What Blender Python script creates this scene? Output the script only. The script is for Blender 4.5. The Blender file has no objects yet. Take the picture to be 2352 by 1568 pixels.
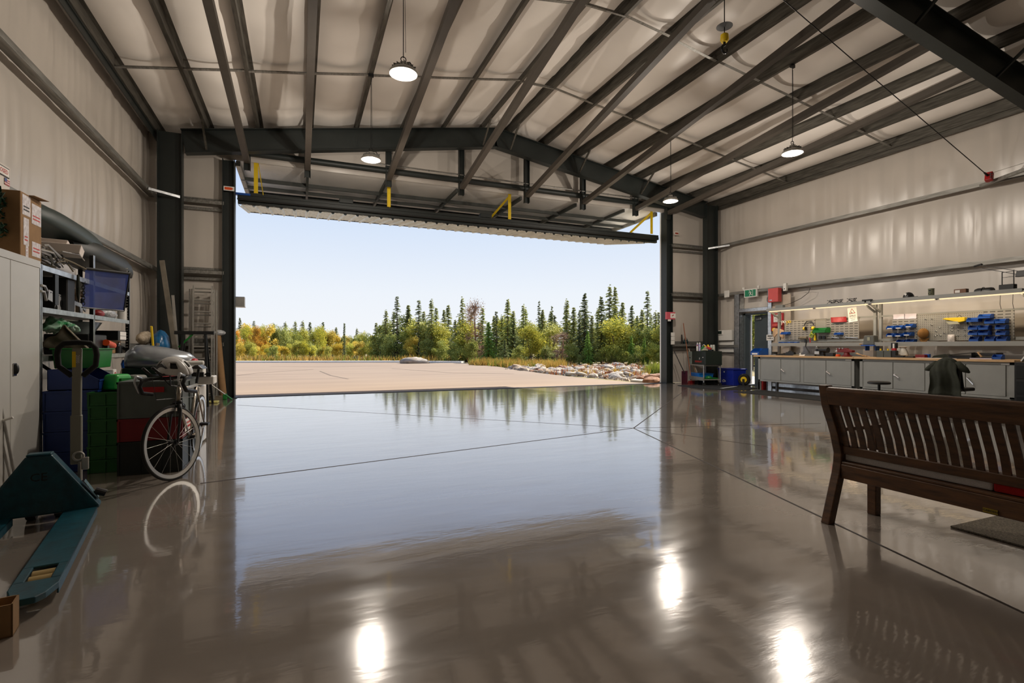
import bpy, math, random
from mathutils import Vector, Matrix, noise
S = bpy.context.scene
C = S.collection
rnd = random.Random(7)
PI = math.pi

# ------------------------------------------------------------------ camera, sky, sun, exposure
TH = math.atan(486 / 1176.0)
CAMH = 1.2
cd = bpy.data.cameras.new('camera'); cd.lens = 18.0; cd.sensor_width = 36.0
cd.shift_y = 12.0 / 2352.0; cd.clip_start = 0.05; cd.clip_end = 600
cam = bpy.data.objects.new('camera', cd); C.objects.link(cam)
cam.location = (0, 0, CAMH); cam.rotation_euler = (PI / 2, 0, -TH)
S.camera = cam

EXPOSURE = 0.0
SKY_STRENGTH = 1.0
SUN_STRENGTH = 11.0
LAMP_W = 145.0
BENCH_LAMP_W = 5.0
S.view_settings.view_transform = 'Standard'
S.view_settings.look = 'None'
S.view_settings.gamma = 1.0
S.view_settings.use_curve_mapping = False
S.view_settings.exposure = EXPOSURE
S.cycles.use_denoising = True
S.cycles.max_bounces = 8
S.cycles.diffuse_bounces = 4
S.cycles.glossy_bounces = 4
S.cycles.use_adaptive_sampling = True
S.cycles.adaptive_threshold = 0.02
S.cycles.sample_clamp_indirect = 6.0
S.cycles.caustics_reflective = True
S.cycles.caustics_refractive = False

def lin(c):
    return tuple(((v / 255.0) / 12.92 if v <= 10.3 else ((v / 255.0 + 0.055) / 1.055) ** 2.4) for v in c)

W = bpy.data.worlds.new('sky'); S.world = W; W.use_nodes = True
nt = W.node_tree; nt.nodes.clear()
o_ = nt.nodes.new('ShaderNodeOutputWorld'); b_ = nt.nodes.new('ShaderNodeBackground')
tc = nt.nodes.new('ShaderNodeTexCoord'); sx = nt.nodes.new('ShaderNodeSeparateXYZ'); rp = nt.nodes.new('ShaderNodeValToRGB')
nt.links.new(tc.outputs['Generated'], sx.inputs[0]); nt.links.new(sx.outputs['Z'], rp.inputs[0])
e = rp.color_ramp.elements
e[0].position = 0.0; e[0].color = (*lin((246, 248, 251)), 1)
e[1].position = 1.0; e[1].color = (*lin((96, 146, 220)), 1)
for p_, c_ in ((0.1, (238, 244, 252)), (0.22, (216, 230, 250)), (0.3, (198, 217, 248)), (0.42, (168, 197, 242)), (0.6, (136, 178, 236))):
    k = e.new(p_); k.color = (*lin(c_), 1)
nt.links.new(rp.outputs[0], b_.inputs[0]); b_.inputs[1].default_value = SKY_STRENGTH
nt.links.new(b_.outputs[0], o_.inputs[0])

sl = bpy.data.lights.new('sun', 'SUN'); sl.energy = SUN_STRENGTH; sl.angle = 0.009; sl.color = (1.0, 0.93, 0.82)
so = bpy.data.objects.new('sun', sl); C.objects.link(so)
SUN_EL = math.radians(43); SUN_DIR = Vector((0.93 * math.cos(SUN_EL), 0.37 * math.cos(SUN_EL), math.sin(SUN_EL)))
so.rotation_euler = SUN_DIR.to_track_quat('Z', 'Y').to_euler()

# ------------------------------------------------------------------ measuring the photograph: pixel -> point on a known plane
FX = (math.sin(TH), math.cos(TH)); RX = (math.cos(TH), -math.sin(TH))
def ray(px, py):
    a = (px - 1176.0) / 1176.0; b = (796.0 - py) / 1176.0
    return (FX[0] + a * RX[0], FX[1] + a * RX[1], b)
def fl(px, py, z=0.0):
    d = ray(px, py); t = (z - CAMH) / d[2]; return Vector((d[0] * t, d[1] * t, z))
def ay(px, py, Y):
    d = ray(px, py); t = Y / d[1]; return Vector((d[0] * t, Y, CAMH + d[2] * t))
def ax(px, py, X):
    d = ray(px, py); t = X / d[0]; return Vector((X, d[1] * t, CAMH + d[2] * t))

# ------------------------------------------------------------------ mesh builder
class MB:
    def __init__(s): s.v = []; s.f = []; s.m = []; s.k = 0
    def mat(s, k): s.k = k; return s
    def add(s, vs, fs):
        n = len(s.v); s.v += [tuple(p) for p in vs]
        for f in fs: s.f.append(tuple(i + n for i in f)); s.m.append(s.k)
        return s
    def bx(s, x0, x1, y0, y1, z0, z1, M=None):
        vs = [Vector((x, y, z)) for z in (z0, z1) for y in (y0, y1) for x in (x0, x1)]
        if M is not None: vs = [M @ p for p in vs]
        return s.add(vs, [(0, 2, 3, 1), (4, 5, 7, 6), (0, 1, 5, 4), (2, 6, 7, 3), (0, 4, 6, 2), (1, 3, 7, 5)])
    def cb(s, c, d, rot=None):
        M = Matrix.Translation(Vector(c))
        if rot is not None:
            from mathutils import Euler
            M = M @ Euler(rot).to_matrix().to_4x4()
        return s.bx(-d[0] / 2, d[0] / 2, -d[1] / 2, d[1] / 2, -d[2] / 2, d[2] / 2, M)
    def taper(s, x0, x1, y0, y1, z0, z1, tx, ty):
        vs = [(x0, y0, z0), (x1, y0, z0), (x0, y1, z0), (x1, y1, z0), (x0 + tx, y0 + ty, z1), (x1 - tx, y0 + ty, z1), (x0 + tx, y1 - ty, z1), (x1 - tx, y1 - ty, z1)]
        return s.add(vs, [(0, 2, 3, 1), (4, 5, 7, 6), (0, 1, 5, 4), (2, 6, 7, 3), (0, 4, 6, 2), (1, 3, 7, 5)])
    def frame(s, u, up=None):
        u = Vector(u).normalized(); h = Vector(up) if up is not None else (Vector((0, 0, 1)) if abs(u.z) < 0.95 else Vector((0, 1, 0)))
        w = u.cross(h).normalized(); v = w.cross(u).normalized(); return u, w, v
    def extr(s, poly, p0, p1, up=None):
        p0 = Vector(p0); p1 = Vector(p1); u, w, v = s.frame(p1 - p0, up); n = len(poly)
        vs = [p0 + w * a + v * b for a, b in poly] + [p1 + w * a + v * b for a, b in poly]
        return s.add(vs, [(i, (i + 1) % n, n + (i + 1) % n, n + i) for i in range(n)] + [tuple(range(n))[::-1], tuple(range(n, 2 * n))])
    def bar(s, p0, p1, a, b, up=None):
        return s.extr([(-a / 2, -b / 2), (a / 2, -b / 2), (a / 2, b / 2), (-a / 2, b / 2)], p0, p1, up)
    def ibeam(s, p0, p1, d, bf, tf, tw, up=None):
        h = d / 2; b = bf / 2; t = tw / 2
        return s.extr([(-b, -h), (b, -h), (b, -h + tf), (t, -h + tf), (t, h - tf), (b, h - tf), (b, h), (-b, h), (-b, h - tf), (-t, h - tf), (-t, -h + tf), (-b, -h + tf)], p0, p1, up)
    def cyl(s, p0, p1, r0, r1=None, n=12, caps=True):
        r1 = r0 if r1 is None else r1; p0 = Vector(p0); p1 = Vector(p1); u, w, v = s.frame(p1 - p0)
        vs = []
        for p, r in ((p0, r0), (p1, r1)):
            vs += [p + (w * math.cos(2 * PI * i / n) + v * math.sin(2 * PI * i / n)) * r for i in range(n)]
        fs = [(i, (i + 1) % n, n + (i + 1) % n, n + i) for i in range(n)]
        if caps: fs += [tuple(range(n))[::-1], tuple(range(n, 2 * n))]
        return s.add(vs, fs)
    def tube(s, pts, r, n=8, closed=False):
        pts = [Vector(p) for p in pts]; m = len(pts); rs = r if isinstance(r, (list, tuple)) else [r] * m
        vs = []; prev = None
        for i, p in enumerate(pts):
            a = pts[i - 1] if (i > 0 or closed) else p; b = pts[(i + 1) % m] if (i < m - 1 or closed) else p
            u = (b - a).normalized()
            if prev is None: _, w, v = s.frame(u)
            else:
                w = (prev - u * prev.dot(u)); w = w.normalized() if w.length > 1e-6 else s.frame(u)[1]
                v = w.cross(u) * -1; v = u.cross(w)
            prev = w
            v = u.cross(w)
            vs += [p + (w * math.cos(2 * PI * j / n) + v * math.sin(2 * PI * j / n)) * rs[i] for j in range(n)]
        fs = []
        for i in range(m if closed else m - 1):
            a = i * n; b = ((i + 1) % m) * n
            fs += [(a + j, a + (j + 1) % n, b + (j + 1) % n, b + j) for j in range(n)]
        if not closed: fs += [tuple(range(n))[::-1], tuple(range((m - 1) * n, m * n))]
        return s.add(vs, fs)
    def lathe(s, prof, c=(0, 0, 0), n=20, axis='z', M=None, sc=(1, 1)):
        c = Vector(c); vs = []
        for r, h in prof:
            for i in range(n):
                a = 2 * PI * i / n; x = r * math.cos(a) * sc[0]; y = r * math.sin(a) * sc[1]
                p = {'z': Vector((x, y, h)), 'x': Vector((h, x, y)), 'y': Vector((x, h, y))}[axis]
                if M is not None: p = M @ p
                vs.append(c + p)
        fs = []
        for k in range(len(prof) - 1):
            fs += [(k * n + i, k * n + (i + 1) % n, (k + 1) * n + (i + 1) % n, (k + 1) * n + i) for i in range(n)]
        fs += [tuple(range(n))[::-1], tuple(range((len(prof) - 1) * n, len(prof) * n))]
        return s.add(vs, fs)
    def sph(s, c, r, n=12, m=8, zmin=-1.0):
        r = r if isinstance(r, (list, tuple)) else (r, r, r); prof = []
        vs = []; c = Vector(c)
        for k in range(m + 1):
            t = -PI / 2 + PI * k / m; z = max(math.sin(t), zmin); q = math.cos(t)
            for i in range(n):
                a = 2 * PI * i / n; vs.append(c + Vector((r[0] * q * math.cos(a), r[1] * q * math.sin(a), r[2] * z)))
        fs = []
        for k in range(m): fs += [(k * n + i, k * n + (i + 1) % n, (k + 1) * n + (i + 1) % n, (k + 1) * n + i) for i in range(n)]
        return s.add(vs, fs)
    def prism(s, poly, ax_, a, b):
        """polygon of (u,v) extruded along axis ax_ from a to b; u,v are the two other axes in xyz order"""
        n = len(poly)
        def P(u, v, w): return {'x': (w, u, v), 'y': (u, w, v), 'z': (u, v, w)}[ax_]
        vs = [P(u, v, a) for u, v in poly] + [P(u, v, b) for u, v in poly]
        return s.add(vs, [(i, (i + 1) % n, n + (i + 1) % n, n + i) for i in range(n)] + [tuple(range(n))[::-1], tuple(range(n, 2 * n))])
    def tor(s, c, R, r, n=32, m=8, axis='z', M=None, sc=(1, 1)):
        pts = []
        for i in range(n):
            a = 2 * PI * i / n; x = R * math.cos(a) * sc[0]; y = R * math.sin(a) * sc[1]
            p = {'z': Vector((x, y, 0)), 'x': Vector((0, x, y)), 'y': Vector((x, 0, y))}[axis]
            pts.append(Vector(c) + (M @ p if M is not None else p))
        return s.tube(pts, r, m, closed=True)
    def grid(s, F, nu, nv, skip=None):
        vs = [F(i / nu, j / nv) for j in range(nv + 1) for i in range(nu + 1)]; w = nu + 1; fs = []
        for j in range(nv):
            for i in range(nu):
                if skip and skip(i, j): continue
                fs.append((j * w + i, j * w + i + 1, (j + 1) * w + i + 1, (j + 1) * w + i))
        return s.add(vs, fs)
    def build(s, name, mats, parent=None, smooth=False, bev=0.0, seg=1, sub=0, solid=0.0, loc=None):
        me = bpy.data.meshes.new(name); me.from_pydata(s.v, [], s.f)
        mats = mats if isinstance(mats, (list, tuple)) else [mats]
        for m in mats: me.materials.append(m)
        for p, k in zip(me.polygons, s.m): p.material_index = min(k, len(mats) - 1)
        if smooth:
            for p in me.polygons: p.use_smooth = True
            if smooth != 'all':
                me.update()
                try: me.set_sharp_from_angle(angle=math.radians(38))
                except Exception: pass
        me.validate(); me.update()
        o = bpy.data.objects.new(name, me); C.objects.link(o)
        if parent is not None: o.parent = parent
        if loc is not None: o.location = loc
        if solid: md = o.modifiers.new('solid', 'SOLIDIFY'); md.thickness = solid; md.offset = 0
        if bev: md = o.modifiers.new('bevel', 'BEVEL'); md.width = bev; md.segments = seg; md.limit_method = 'ANGLE'; md.angle_limit = math.radians(40)
        if sub: md = o.modifiers.new('sub', 'SUBSURF'); md.levels = sub; md.render_levels = sub
        return o

def tag(o, label, cat, group=None, kind=None):
    o['label'] = label; o['category'] = cat
    if group: o['group'] = group
    if kind: o['kind'] = kind
    return o
def thing(name, label, cat, loc=(0, 0, 0), rz=0.0, group=None, rot=None):
    o = bpy.data.objects.new(name, None); C.objects.link(o); o.empty_display_size = 0.1
    o.location = loc; o.rotation_euler = rot if rot is not None else (0, 0, rz)
    return tag(o, label, cat, group)
def copy_tree(o, parent=None):
    c = o.copy(); C.objects.link(c)
    if parent is not None: c.parent = parent
    for ch in list(o.children): copy_tree(ch, c)
    return c
NSTR = {}
def struct(o, label=None, cat=None, group=None):
    o['kind'] = 'structure'
    if label: tag(o, label, cat or 'structure', group)
    return o
def lettering(txt, size, M, mat, parent=None, name='lettering', ext=0.001, align='CENTER'):
    cu = bpy.data.curves.new(name, 'FONT'); cu.body = txt; cu.size = size; cu.extrude = ext; cu.align_x = align; cu.align_y = 'CENTER'; cu.resolution_u = 2
    t = bpy.data.objects.new(name, cu); C.objects.link(t)
    dg = bpy.context.evaluated_depsgraph_get(); me = bpy.data.meshes.new_from_object(t.evaluated_get(dg))
    bpy.data.objects.remove(t); me.transform(M); me.materials.clear(); me.materials.append(mat)
    o = bpy.data.objects.new(name, me); C.objects.link(o)
    if parent is not None: o.parent = parent
    return o
def facing(loc, d, up=(0, 0, 1)):
    """matrix that puts text upright on a face whose outward normal is d"""
    z = Vector(d).normalized(); y = Vector(up); x = y.cross(z).normalized(); y = z.cross(x)
    return Matrix(((x.x, y.x, z.x, loc[0]), (x.y, y.y, z.y, loc[1]), (x.z, y.z, z.z, loc[2]), (0, 0, 0, 1)))

# ------------------------------------------------------------------ materials
MC = {}
def mk(name, rgb, rough=0.5, metal=0.0, var=0.12, scale=6.0, bump=0.0, bscale=40.0, rgb2=None, spec=0.5, coat=0.0, emit=None, estr=0.0, stretch=None, trans=0.0, alpha=1.0):
    if name in MC: return MC[name]
    m = bpy.data.materials.new(name); m.use_nodes = True; t = m.node_tree; b = t.nodes['Principled BSDF']
    b.inputs['Roughness'].default_value = rough; b.inputs['Metallic'].default_value = metal
    b.inputs['Specular IOR Level'].default_value = spec; b.inputs['Coat Weight'].default_value = coat
    c1 = lin(rgb); c2 = lin(rgb2) if rgb2 else tuple(v * (1 - var * 1.6) for v in c1)
    co = t.nodes.new('ShaderNodeTexCoord'); mp = t.nodes.new('ShaderNodeMapping'); t.links.new(co.outputs['Object'], mp.inputs[0])
    if stretch: mp.inputs['Scale'].default_value = stretch
    nz = t.nodes.new('ShaderNodeTexNoise'); nz.inputs['Scale'].default_value = scale; nz.inputs['Detail'].default_value = 4.0
    t.links.new(mp.outputs[0], nz.inputs['Vector'])
    r = t.nodes.new('ShaderNodeValToRGB'); r.color_ramp.elements[0].position = 0.3; r.color_ramp.elements[1].position = 0.7
    r.color_ramp.elements[0].color = (*c2, 1); r.color_ramp.elements[1].color = (*c1, 1)
    t.links.new(nz.outputs['Fac'], r.inputs[0]); t.links.new(r.outputs[0], b.inputs['Base Color'])
    if bump:
        n2 = t.nodes.new('ShaderNodeTexNoise'); n2.inputs['Scale'].default_value = bscale; n2.inputs['Detail'].default_value = 3.0
        t.links.new(mp.outputs[0], n2.inputs['Vector'])
        bp = t.nodes.new('ShaderNodeBump'); bp.inputs['Strength'].default_value = bump; bp.inputs['Distance'].default_value = 0.02
        t.links.new(n2.outputs['Fac'], bp.inputs['Height']); t.links.new(bp.outputs[0], b.inputs['Normal'])
    if emit:
        b.inputs['Emission Color'].default_value = (*lin(emit), 1); b.inputs['Emission Strength'].default_value = estr
    if trans: b.inputs['Transmission Weight'].default_value = trans
    if alpha < 1: b.inputs['Alpha'].default_value = alpha
    MC[name] = m; return m
def leafmat(name, rgb, rgb2, scale=0.9):
    m = mk(name, rgb, 0.65, 0, rgb2=rgb2, scale=scale, spec=0.2); t = m.node_tree; b = t.nodes['Principled BSDF']
    tr = t.nodes.new('ShaderNodeBsdfTranslucent'); mx = t.nodes.new('ShaderNodeMixShader'); mx.inputs[0].default_value = 0.3
    src = b.inputs['Base Color'].links[0].from_socket; t.links.new(src, tr.inputs[0])
    out = t.nodes['Material Output']; t.links.new(b.outputs[0], mx.inputs[1]); t.links.new(tr.outputs[0], mx.inputs[2]); t.links.new(mx.outputs[0], out.inputs[0])
    return m

M_liner = mk('vinyl_liner_dimmed', (200, 192, 182), 0.33, 0, var=0.05, scale=1.2, spec=0.8)  # wall copy of the vinyl, darkened to offset the lamp light
M_cliner = mk('vinyl_liner_lit', (246, 240, 232), 0.4, 0, var=0.04, scale=1.2, spec=0.5)  # same vinyl made paler: the lit ceiling's brightness put into the colour
M_steel = mk('dark_frame_steel', (32, 38, 36), 0.5, 0.0, var=0.15, scale=3)
M_galv = mk('galvanised_purlin', (100, 97, 89), 0.5, 0.5, rgb2=(66, 63, 57), scale=5, stretch=(6, 0.6, 6))
M_girt = mk('galvanised_girt', (150, 148, 142), 0.45, 0.5, rgb2=(112, 110, 104), scale=5, stretch=(6, 0.6, 6))
M_zinc = mk('bright_zinc', (205, 208, 210), 0.28, 0.85, rgb2=(165, 168, 170), scale=14)
M_chrome = mk('chrome', (225, 226, 228), 0.12, 1.0, var=0.03)
M_alu = mk('aluminium', (196, 194, 188), 0.35, 0.8, var=0.1, scale=10)
M_black = mk('black_plastic', (22, 23, 24), 0.42, 0, var=0.15)
M_rubber = mk('black_rubber', (24, 24, 23), 0.8, 0, var=0.2, scale=20)
M_dkmetal = mk('black_metal', (26, 28, 29), 0.4, 0.3, var=0.15)
M_white = mk('white_plastic', (226, 224, 218), 0.4, 0, var=0.05)
M_paper = mk('paper', (232, 228, 222), 0.8, 0, var=0.05)
M_grey = mk('grey_paint', (128, 128, 122), 0.45, 0, var=0.06)
M_bgrey = mk('bench_grey_paint', (142, 143, 139), 0.45, 0, var=0.05)
M_blue = mk('blue_plastic', (18, 82, 172), 0.4, 0, var=0.15)
M_dblue = mk('dark_blue_plastic', (22, 62, 132), 0.42, 0, var=0.12)
M_green = mk('green_plastic', (22, 118, 42), 0.42, 0, var=0.12)
M_red = mk('red_plastic', (176, 26, 30), 0.42, 0, var=0.12)
M_dred = mk('vise_red_paint', (118, 22, 24), 0.4, 0, var=0.2)
M_alarm = mk('alarm_red_paint', (206, 84, 80), 0.42, 0, var=0.06)
M_yellow = mk('yellow_paint', (236, 200, 22), 0.45, 0, var=0.1)
M_orange = mk('orange_plastic', (228, 84, 28), 0.45, 0, var=0.12)
M_card = mk('cardboard', (150, 116, 78), 0.85, 0, var=0.12, scale=9)
M_wood = mk('bench_hardwood', (98, 64, 34), 0.42, 0, rgb2=(60, 38, 20), scale=5, stretch=(8, 1.2, 8), bump=0.1, bscale=30)
M_ply = mk('pale_wood', (204, 170, 128), 0.5, 0, rgb2=(184, 148, 106), scale=4, stretch=(8, 1, 8))
M_teal = mk('teal_paint', (10, 76, 90), 0.4, 0, rgb2=(10, 54, 66), scale=16, bump=0.05)
M_cabinet = mk('cabinet_grey', (198, 196, 190), 0.4, 0.0, var=0.03)
M_matt = mk('dark_mat', (30, 31, 30), 0.9, 0, var=0.2, scale=60, bump=0.4, bscale=200)
M_brown = mk('brown_fabric', (122, 112, 92), 0.85, 0, var=0.2, scale=8)
M_olive = mk('olive_fabric', (40, 44, 32), 0.9, 0, var=0.25, scale=10)
M_lens = mk('lamp_lens', (255, 250, 240), 0.4, 0, var=0.0, emit=(255, 226, 190), estr=9.0)
M_tubelamp = mk('tube_lamp', (255, 246, 230), 0.4, 0, var=0.0, emit=(255, 220, 170), estr=1.1)
M_signgreen = mk('exit_green', (20, 104, 70), 0.4, 0, var=0.02, emit=(20, 104, 70), estr=0.25)
M_ink = mk('black_ink', (24, 24, 24), 0.7, 0, var=0.0)
M_redink = mk('red_ink', (186, 48, 40), 0.6, 0, var=0.0)
# ------------------------------------------------------------------ building shell
XL, XR, XC = -3.15, 13.05, 4.95
YF, YB = 13.72, -6.0
def zroof(x, off=0.0): return 7.38 - abs(x - XC) / 6.0 - off
EAVE = zroof(XL)
PUR = sorted([XC + s * d for s in (-1, 1) for d in (0.4, 1.48, 2.57, 3.67, 4.75, 5.85, 6.87, 7.85)])

# floor: glossy grey epoxy over saw-cut concrete
M_floor = mk('epoxy_floor', (146, 136, 126), 0.1, 0, rgb2=(136, 127, 118), scale=0.9, spec=0.5)
def _floor_nodes():
    t = M_floor.node_tree; b = t.nodes['Principled BSDF']
    b.inputs['IOR'].default_value = 1.5
    b.inputs['Coat Weight'].default_value = 1.0; b.inputs['Coat IOR'].default_value = 1.5; b.inputs['Coat Roughness'].default_value = 0.04
    co = t.nodes.new('ShaderNodeTexCoord')
    mp = t.nodes.new('ShaderNodeMapping'); mp.inputs['Scale'].default_value = (0.7, 2.4, 1.0); mp.inputs['Rotation'].default_value = (0, 0, -0.35)
    t.links.new(co.outputs['Object'], mp.inputs[0])
    n1 = t.nodes.new('ShaderNodeTexNoise'); n1.inputs['Scale'].default_value = 2.2; n1.inputs['Detail'].default_value = 5; n1.inputs['Roughness'].default_value = 0.55
    t.links.new(mp.outputs[0], n1.inputs['Vector'])
    n2 = t.nodes.new('ShaderNodeTexNoise'); n2.inputs['Scale'].default_value = 26; n2.inputs['Detail'].default_value = 2
    t.links.new(mp.outputs[0], n2.inputs['Vector'])
    ad = t.nodes.new('ShaderNodeMath'); ad.operation = 'MULTIPLY_ADD'; ad.inputs[1].default_value = 0.05
    t.links.new(n2.outputs['Fac'], ad.inputs[0]); t.links.new(n1.outputs['Fac'], ad.inputs[2])
    bp = t.nodes.new('ShaderNodeBump'); bp.inputs['Strength'].default_value = 0.028; bp.inputs['Distance'].default_value = 0.05
    t.links.new(ad.outputs[0], bp.inputs['Height']); t.links.new(bp.outputs[0], b.inputs['Normal']); t.links.new(bp.outputs[0], b.inputs['Coat Normal'])
    rr = t.nodes.new('ShaderNodeMapRange'); rr.inputs['From Min'].default_value = 0.3; rr.inputs['From Max'].default_value = 0.7
    rr.inputs['To Min'].default_value = 0.1; rr.inputs['To Max'].default_value = 0.2
    t.links.new(n1.outputs['Fac'], rr.inputs['Value']); t.links.new(rr.outputs[0], b.inputs['Roughness'])
_floor_nodes()
fm = MB(); fm.bx(XL - 0.1, XR + 0.1, YB, YF - 0.05, -0.15, 0.0)
floor = struct(fm.build('floor', M_floor), 'glossy grey epoxy hangar floor mirroring the open door', 'floor')

M_joint = mk('joint_filler', (58, 50, 44), 0.7, 0, var=0.1)
def joint(p, q, w=0.014):
    p = Vector(p); q = Vector(q); m = MB(); d = (q - p).normalized(); n = Vector((-d.y, d.x, 0)) * w / 2
    m.add([p - n, q - n, q + n, p + n, p - n + Vector((0, 0, .0018)), q - n + Vector((0, 0, .0018)), q + n + Vector((0, 0, .0018)), p + n + Vector((0, 0, .0018))],
          [(0, 1, 2, 3), (4, 5, 6, 7), (0, 1, 5, 4), (1, 2, 6, 5), (2, 3, 7, 6), (3, 0, 4, 7)])
    o = m.build('trim_joint', M_joint); struct(o, 'dark saw cut joint line across the grey hangar floor', 'floor joint', 'saw cut joints in the floor')
K = fl(1455, 983)
for a, b in (((1455, 983), (460, 1110)), ((1455, 983), (545, 930)), ((1455, 983), (1885, 972)), ((1455, 983), (2352, 1408)), ((1455, 983), (1580, 891)), ((1478, 986), (1760, 1025))):
    joint(fl(*a), fl(*b), 0.016 if a == (1455, 983) and b[1] in (1110, 1408, 891) else 0.009)

# ceiling liner: vinyl-faced insulation sagging between the purlins
def ceil_pt(x, y):
    k = 0.0
    for a, b in zip(PUR[:-1], PUR[1:]):
        if a <= x <= b: k = math.sin(PI * (x - a) / (b - a)); break
    seam = abs(((y + 0.35) / 1.83) % 1.0 - 0.5) * 2          # 1 at the seams
    sag = 0.11 * k * (1 - 0.55 * seam ** 8)
    n = noise.noise(Vector((x * 1.1, y * 2.6, 3.1))) * 0.018 + noise.noise(Vector((x * 2.0, y * 7.0, 9.1))) * 0.006 * k
    tie = 0.0
    for s in (10.44, 7.68, 2.2, -0.6):
        tie += 0.03 * k * math.exp(-((y - s) / 0.12) ** 2)
    edge = 0.06 * (math.exp(-((y - 13.3) / 0.35) ** 2) + math.exp(-((y - 4.9) / 0.3) ** 2))
    return zroof(x) - sag + tie * 1.2 + n * k - edge * k * 0
for side in (-1, 1):
    m = MB(); xa, xb = (XL - 0.1, XC) if side < 0 else (XC, XR + 0.1)
    m.grid(lambda u, v: (xa + (xb - xa) * u, YB + (YF + 0.1 - YB) * v, ceil_pt(xa + (xb - xa) * u, YB + (YF + 0.1 - YB) * v)), 92, 132)
    struct(m.build('ceiling', M_cliner, smooth='all'), 'white quilted vinyl insulation lining the %s roof slope' % ('left' if side < 0 else 'right'), 'ceiling')

# side walls
GZ = (0.0, 1.25, 2.84, 4.48, EAVE + 0.1)
def bulge(z, y, amp=0.05, sd=0.0):
    k = 0.0
    for a, b in zip(GZ[:-1], GZ[1:]):
        if a <= z <= b: t = (z - a) / (b - a); k = math.sin(PI * t) ** 0.7; top = t; break
    f1 = noise.noise(Vector((y * 2.3 + sd, z * 0.25, 1.7 + sd)))
    f2 = noise.noise(Vector((y * 6.5 + sd, z * 0.5, 4.2)))
    f3 = abs(noise.noise(Vector((y * 3.6 + sd * 2, z * 0.16, 7.7))))
    seam = math.exp(-((((y + 0.4) / 1.83) % 1.0 - 0.5) * 1.83 / 0.05) ** 2)
    return k * (amp + 0.03 * f1 + 0.011 * f2) - 0.022 * (1 - min(1, f3 * 7)) * k - 0.02 * seam * k
DY0, DY1, DZ = 11.22, 12.16, 2.2
m = MB(); nu, nv = 300, 64
m.grid(lambda u, v: (XL - 0.02 + bulge(EAVE * v + 0.05 * v, YB + (YF + .1 - YB) * u, sd=3.0), YB + (YF + .1 - YB) * u, EAVE * v + 0.05 * v), nu, nv)
struct(m.build('wall_left', M_liner, smooth='all'), 'left hangar wall of creased white vinyl insulation', 'wall')
m = MB(); ys = [YB + (DY0 - YB) * i / 260 for i in range(261)] + [DY0 + (DY1 - DY0) * i / 10 for i in range(1, 11)] + [DY1 + (YF + .1 - DY1) * i / 26 for i in range(1, 27)]
zs = [DZ * i / 20 for i in range(21)] + [DZ + (EAVE + .05 - DZ) * i / 44 for i in range(1, 45)]
m.grid(lambda u, v: (XR + 0.02 - bulge(zs[round(v * 64)], ys[round(u * (len(ys) - 1))], sd=11.0) * (0.0 if (zs[round(v * 64)] <= DZ + .01 and DY0 - .01 <= ys[round(u * (len(ys) - 1))] <= DY1 + .01) else 1), ys[round(u * (len(ys) - 1))], zs[round(v * 64)]), len(ys) - 1, 64,
       skip=lambda i, j: 260 <= i < 270 and j < 20)
struct(m.build('wall_right', M_liner, smooth='all'), 'right hangar wall of creased white vinyl insulation', 'wall')

# front wall: two side panels and the gable above the door opening
OX0, OX1, OZ = -1.42, 11.02, 5.62
m = MB()
def fpanel(xa, xb, za, zb, n1, n2, ztop=None):
    def F(u, v):
        x = xa + (xb - xa) * u; zt = ztop(x) if ztop else zb; z = za + (zt - za) * v
        k = math.sin(PI * u) ** .5 * math.sin(PI * v) ** .5 if zb > 0 else 0
        return (x, YF - (0.035 + 0.02 * noise.noise(Vector((x * 4, z * .8, 5)))) * k, z)
    m.grid(F, n1, n2)
for a, b in zip(GZ[:-1], GZ[1:]):
    fpanel(XL - .05, OX0 - .1, a, min(b, EAVE), 14, 14); fpanel(OX1 + .1, XR + .05, a, min(b, EAVE), 14, 14)
xs = [OX0 - .1, .16, 2.1, 4.1, 6.0, 7.85, 9.75, OX1 + .1]
for a, b in zip(xs[:-1], xs[1:]): fpanel(a, b, OZ, 7, 14, 12, ztop=lambda x: zroof(x) + .03)
fpanel(XL - .05, OX0 - .1, OZ, 7, 8, 6, ztop=lambda x: zroof(x) + .03); fpanel(OX1 + .1, XR + .05, OZ, 7, 8, 6, ztop=lambda x: zroof(x) + .03)
struct(m.build('wall_front', M_liner, smooth='all'), 'front hangar wall around and above the wide door opening', 'wall')
m = MB(); m.add([(XL - .1, YB, 0), (XR + .1, YB, 0), (XR + .1, YB, EAVE), (XC, YB, 7.45), (XL - .1, YB, EAVE)], [(0, 1, 2, 3, 4)])
struct(m.build('wall_back', M_liner), 'white lined back wall of the hangar', 'wall')
# outer skins keep sun out of the seams
M_clad = mk('white_cladding', (222, 222, 218), 0.5, 0.1, var=0.04)
m = MB(); m.bx(XL - .28, XL - .22, YB - .1, YF + .12, 0, EAVE + .2)
struct(m.build('wall_left_cladding', M_clad), 'outer metal cladding of the left wall', 'wall')
m = MB(); m.bx(XR + .22, XR + .28, YB - .1, DY0 - .02, 0, EAVE + .2); m.bx(XR + .22, XR + .28, DY1 + .02, YF + .12, 0, EAVE + .2); m.bx(XR + .22, XR + .28, DY0 - .02, DY1 + .02, DZ + .02, EAVE + .2)
struct(m.build('wall_right_cladding', M_clad), 'outer metal cladding of the right wall', 'wall')
m = MB(); m.bx(XL - .28, OX0 - .06, YF + .12, YF + .18, 0, EAVE + .2); m.bx(OX1 + .06, XR + .28, YF + .12, YF + .18, 0, EAVE + .2)
m.prism([(XL - .28, EAVE), (OX0 - .06, OZ + .1), (OX1 + .06, OZ + .1), (XR + .28, EAVE), (XC, 7.75)], 'y', YF + .12, YF + .18)
struct(m.build('wall_front_cladding', M_clad), 'outer metal cladding of the front wall', 'wall')
m = MB()
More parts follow.
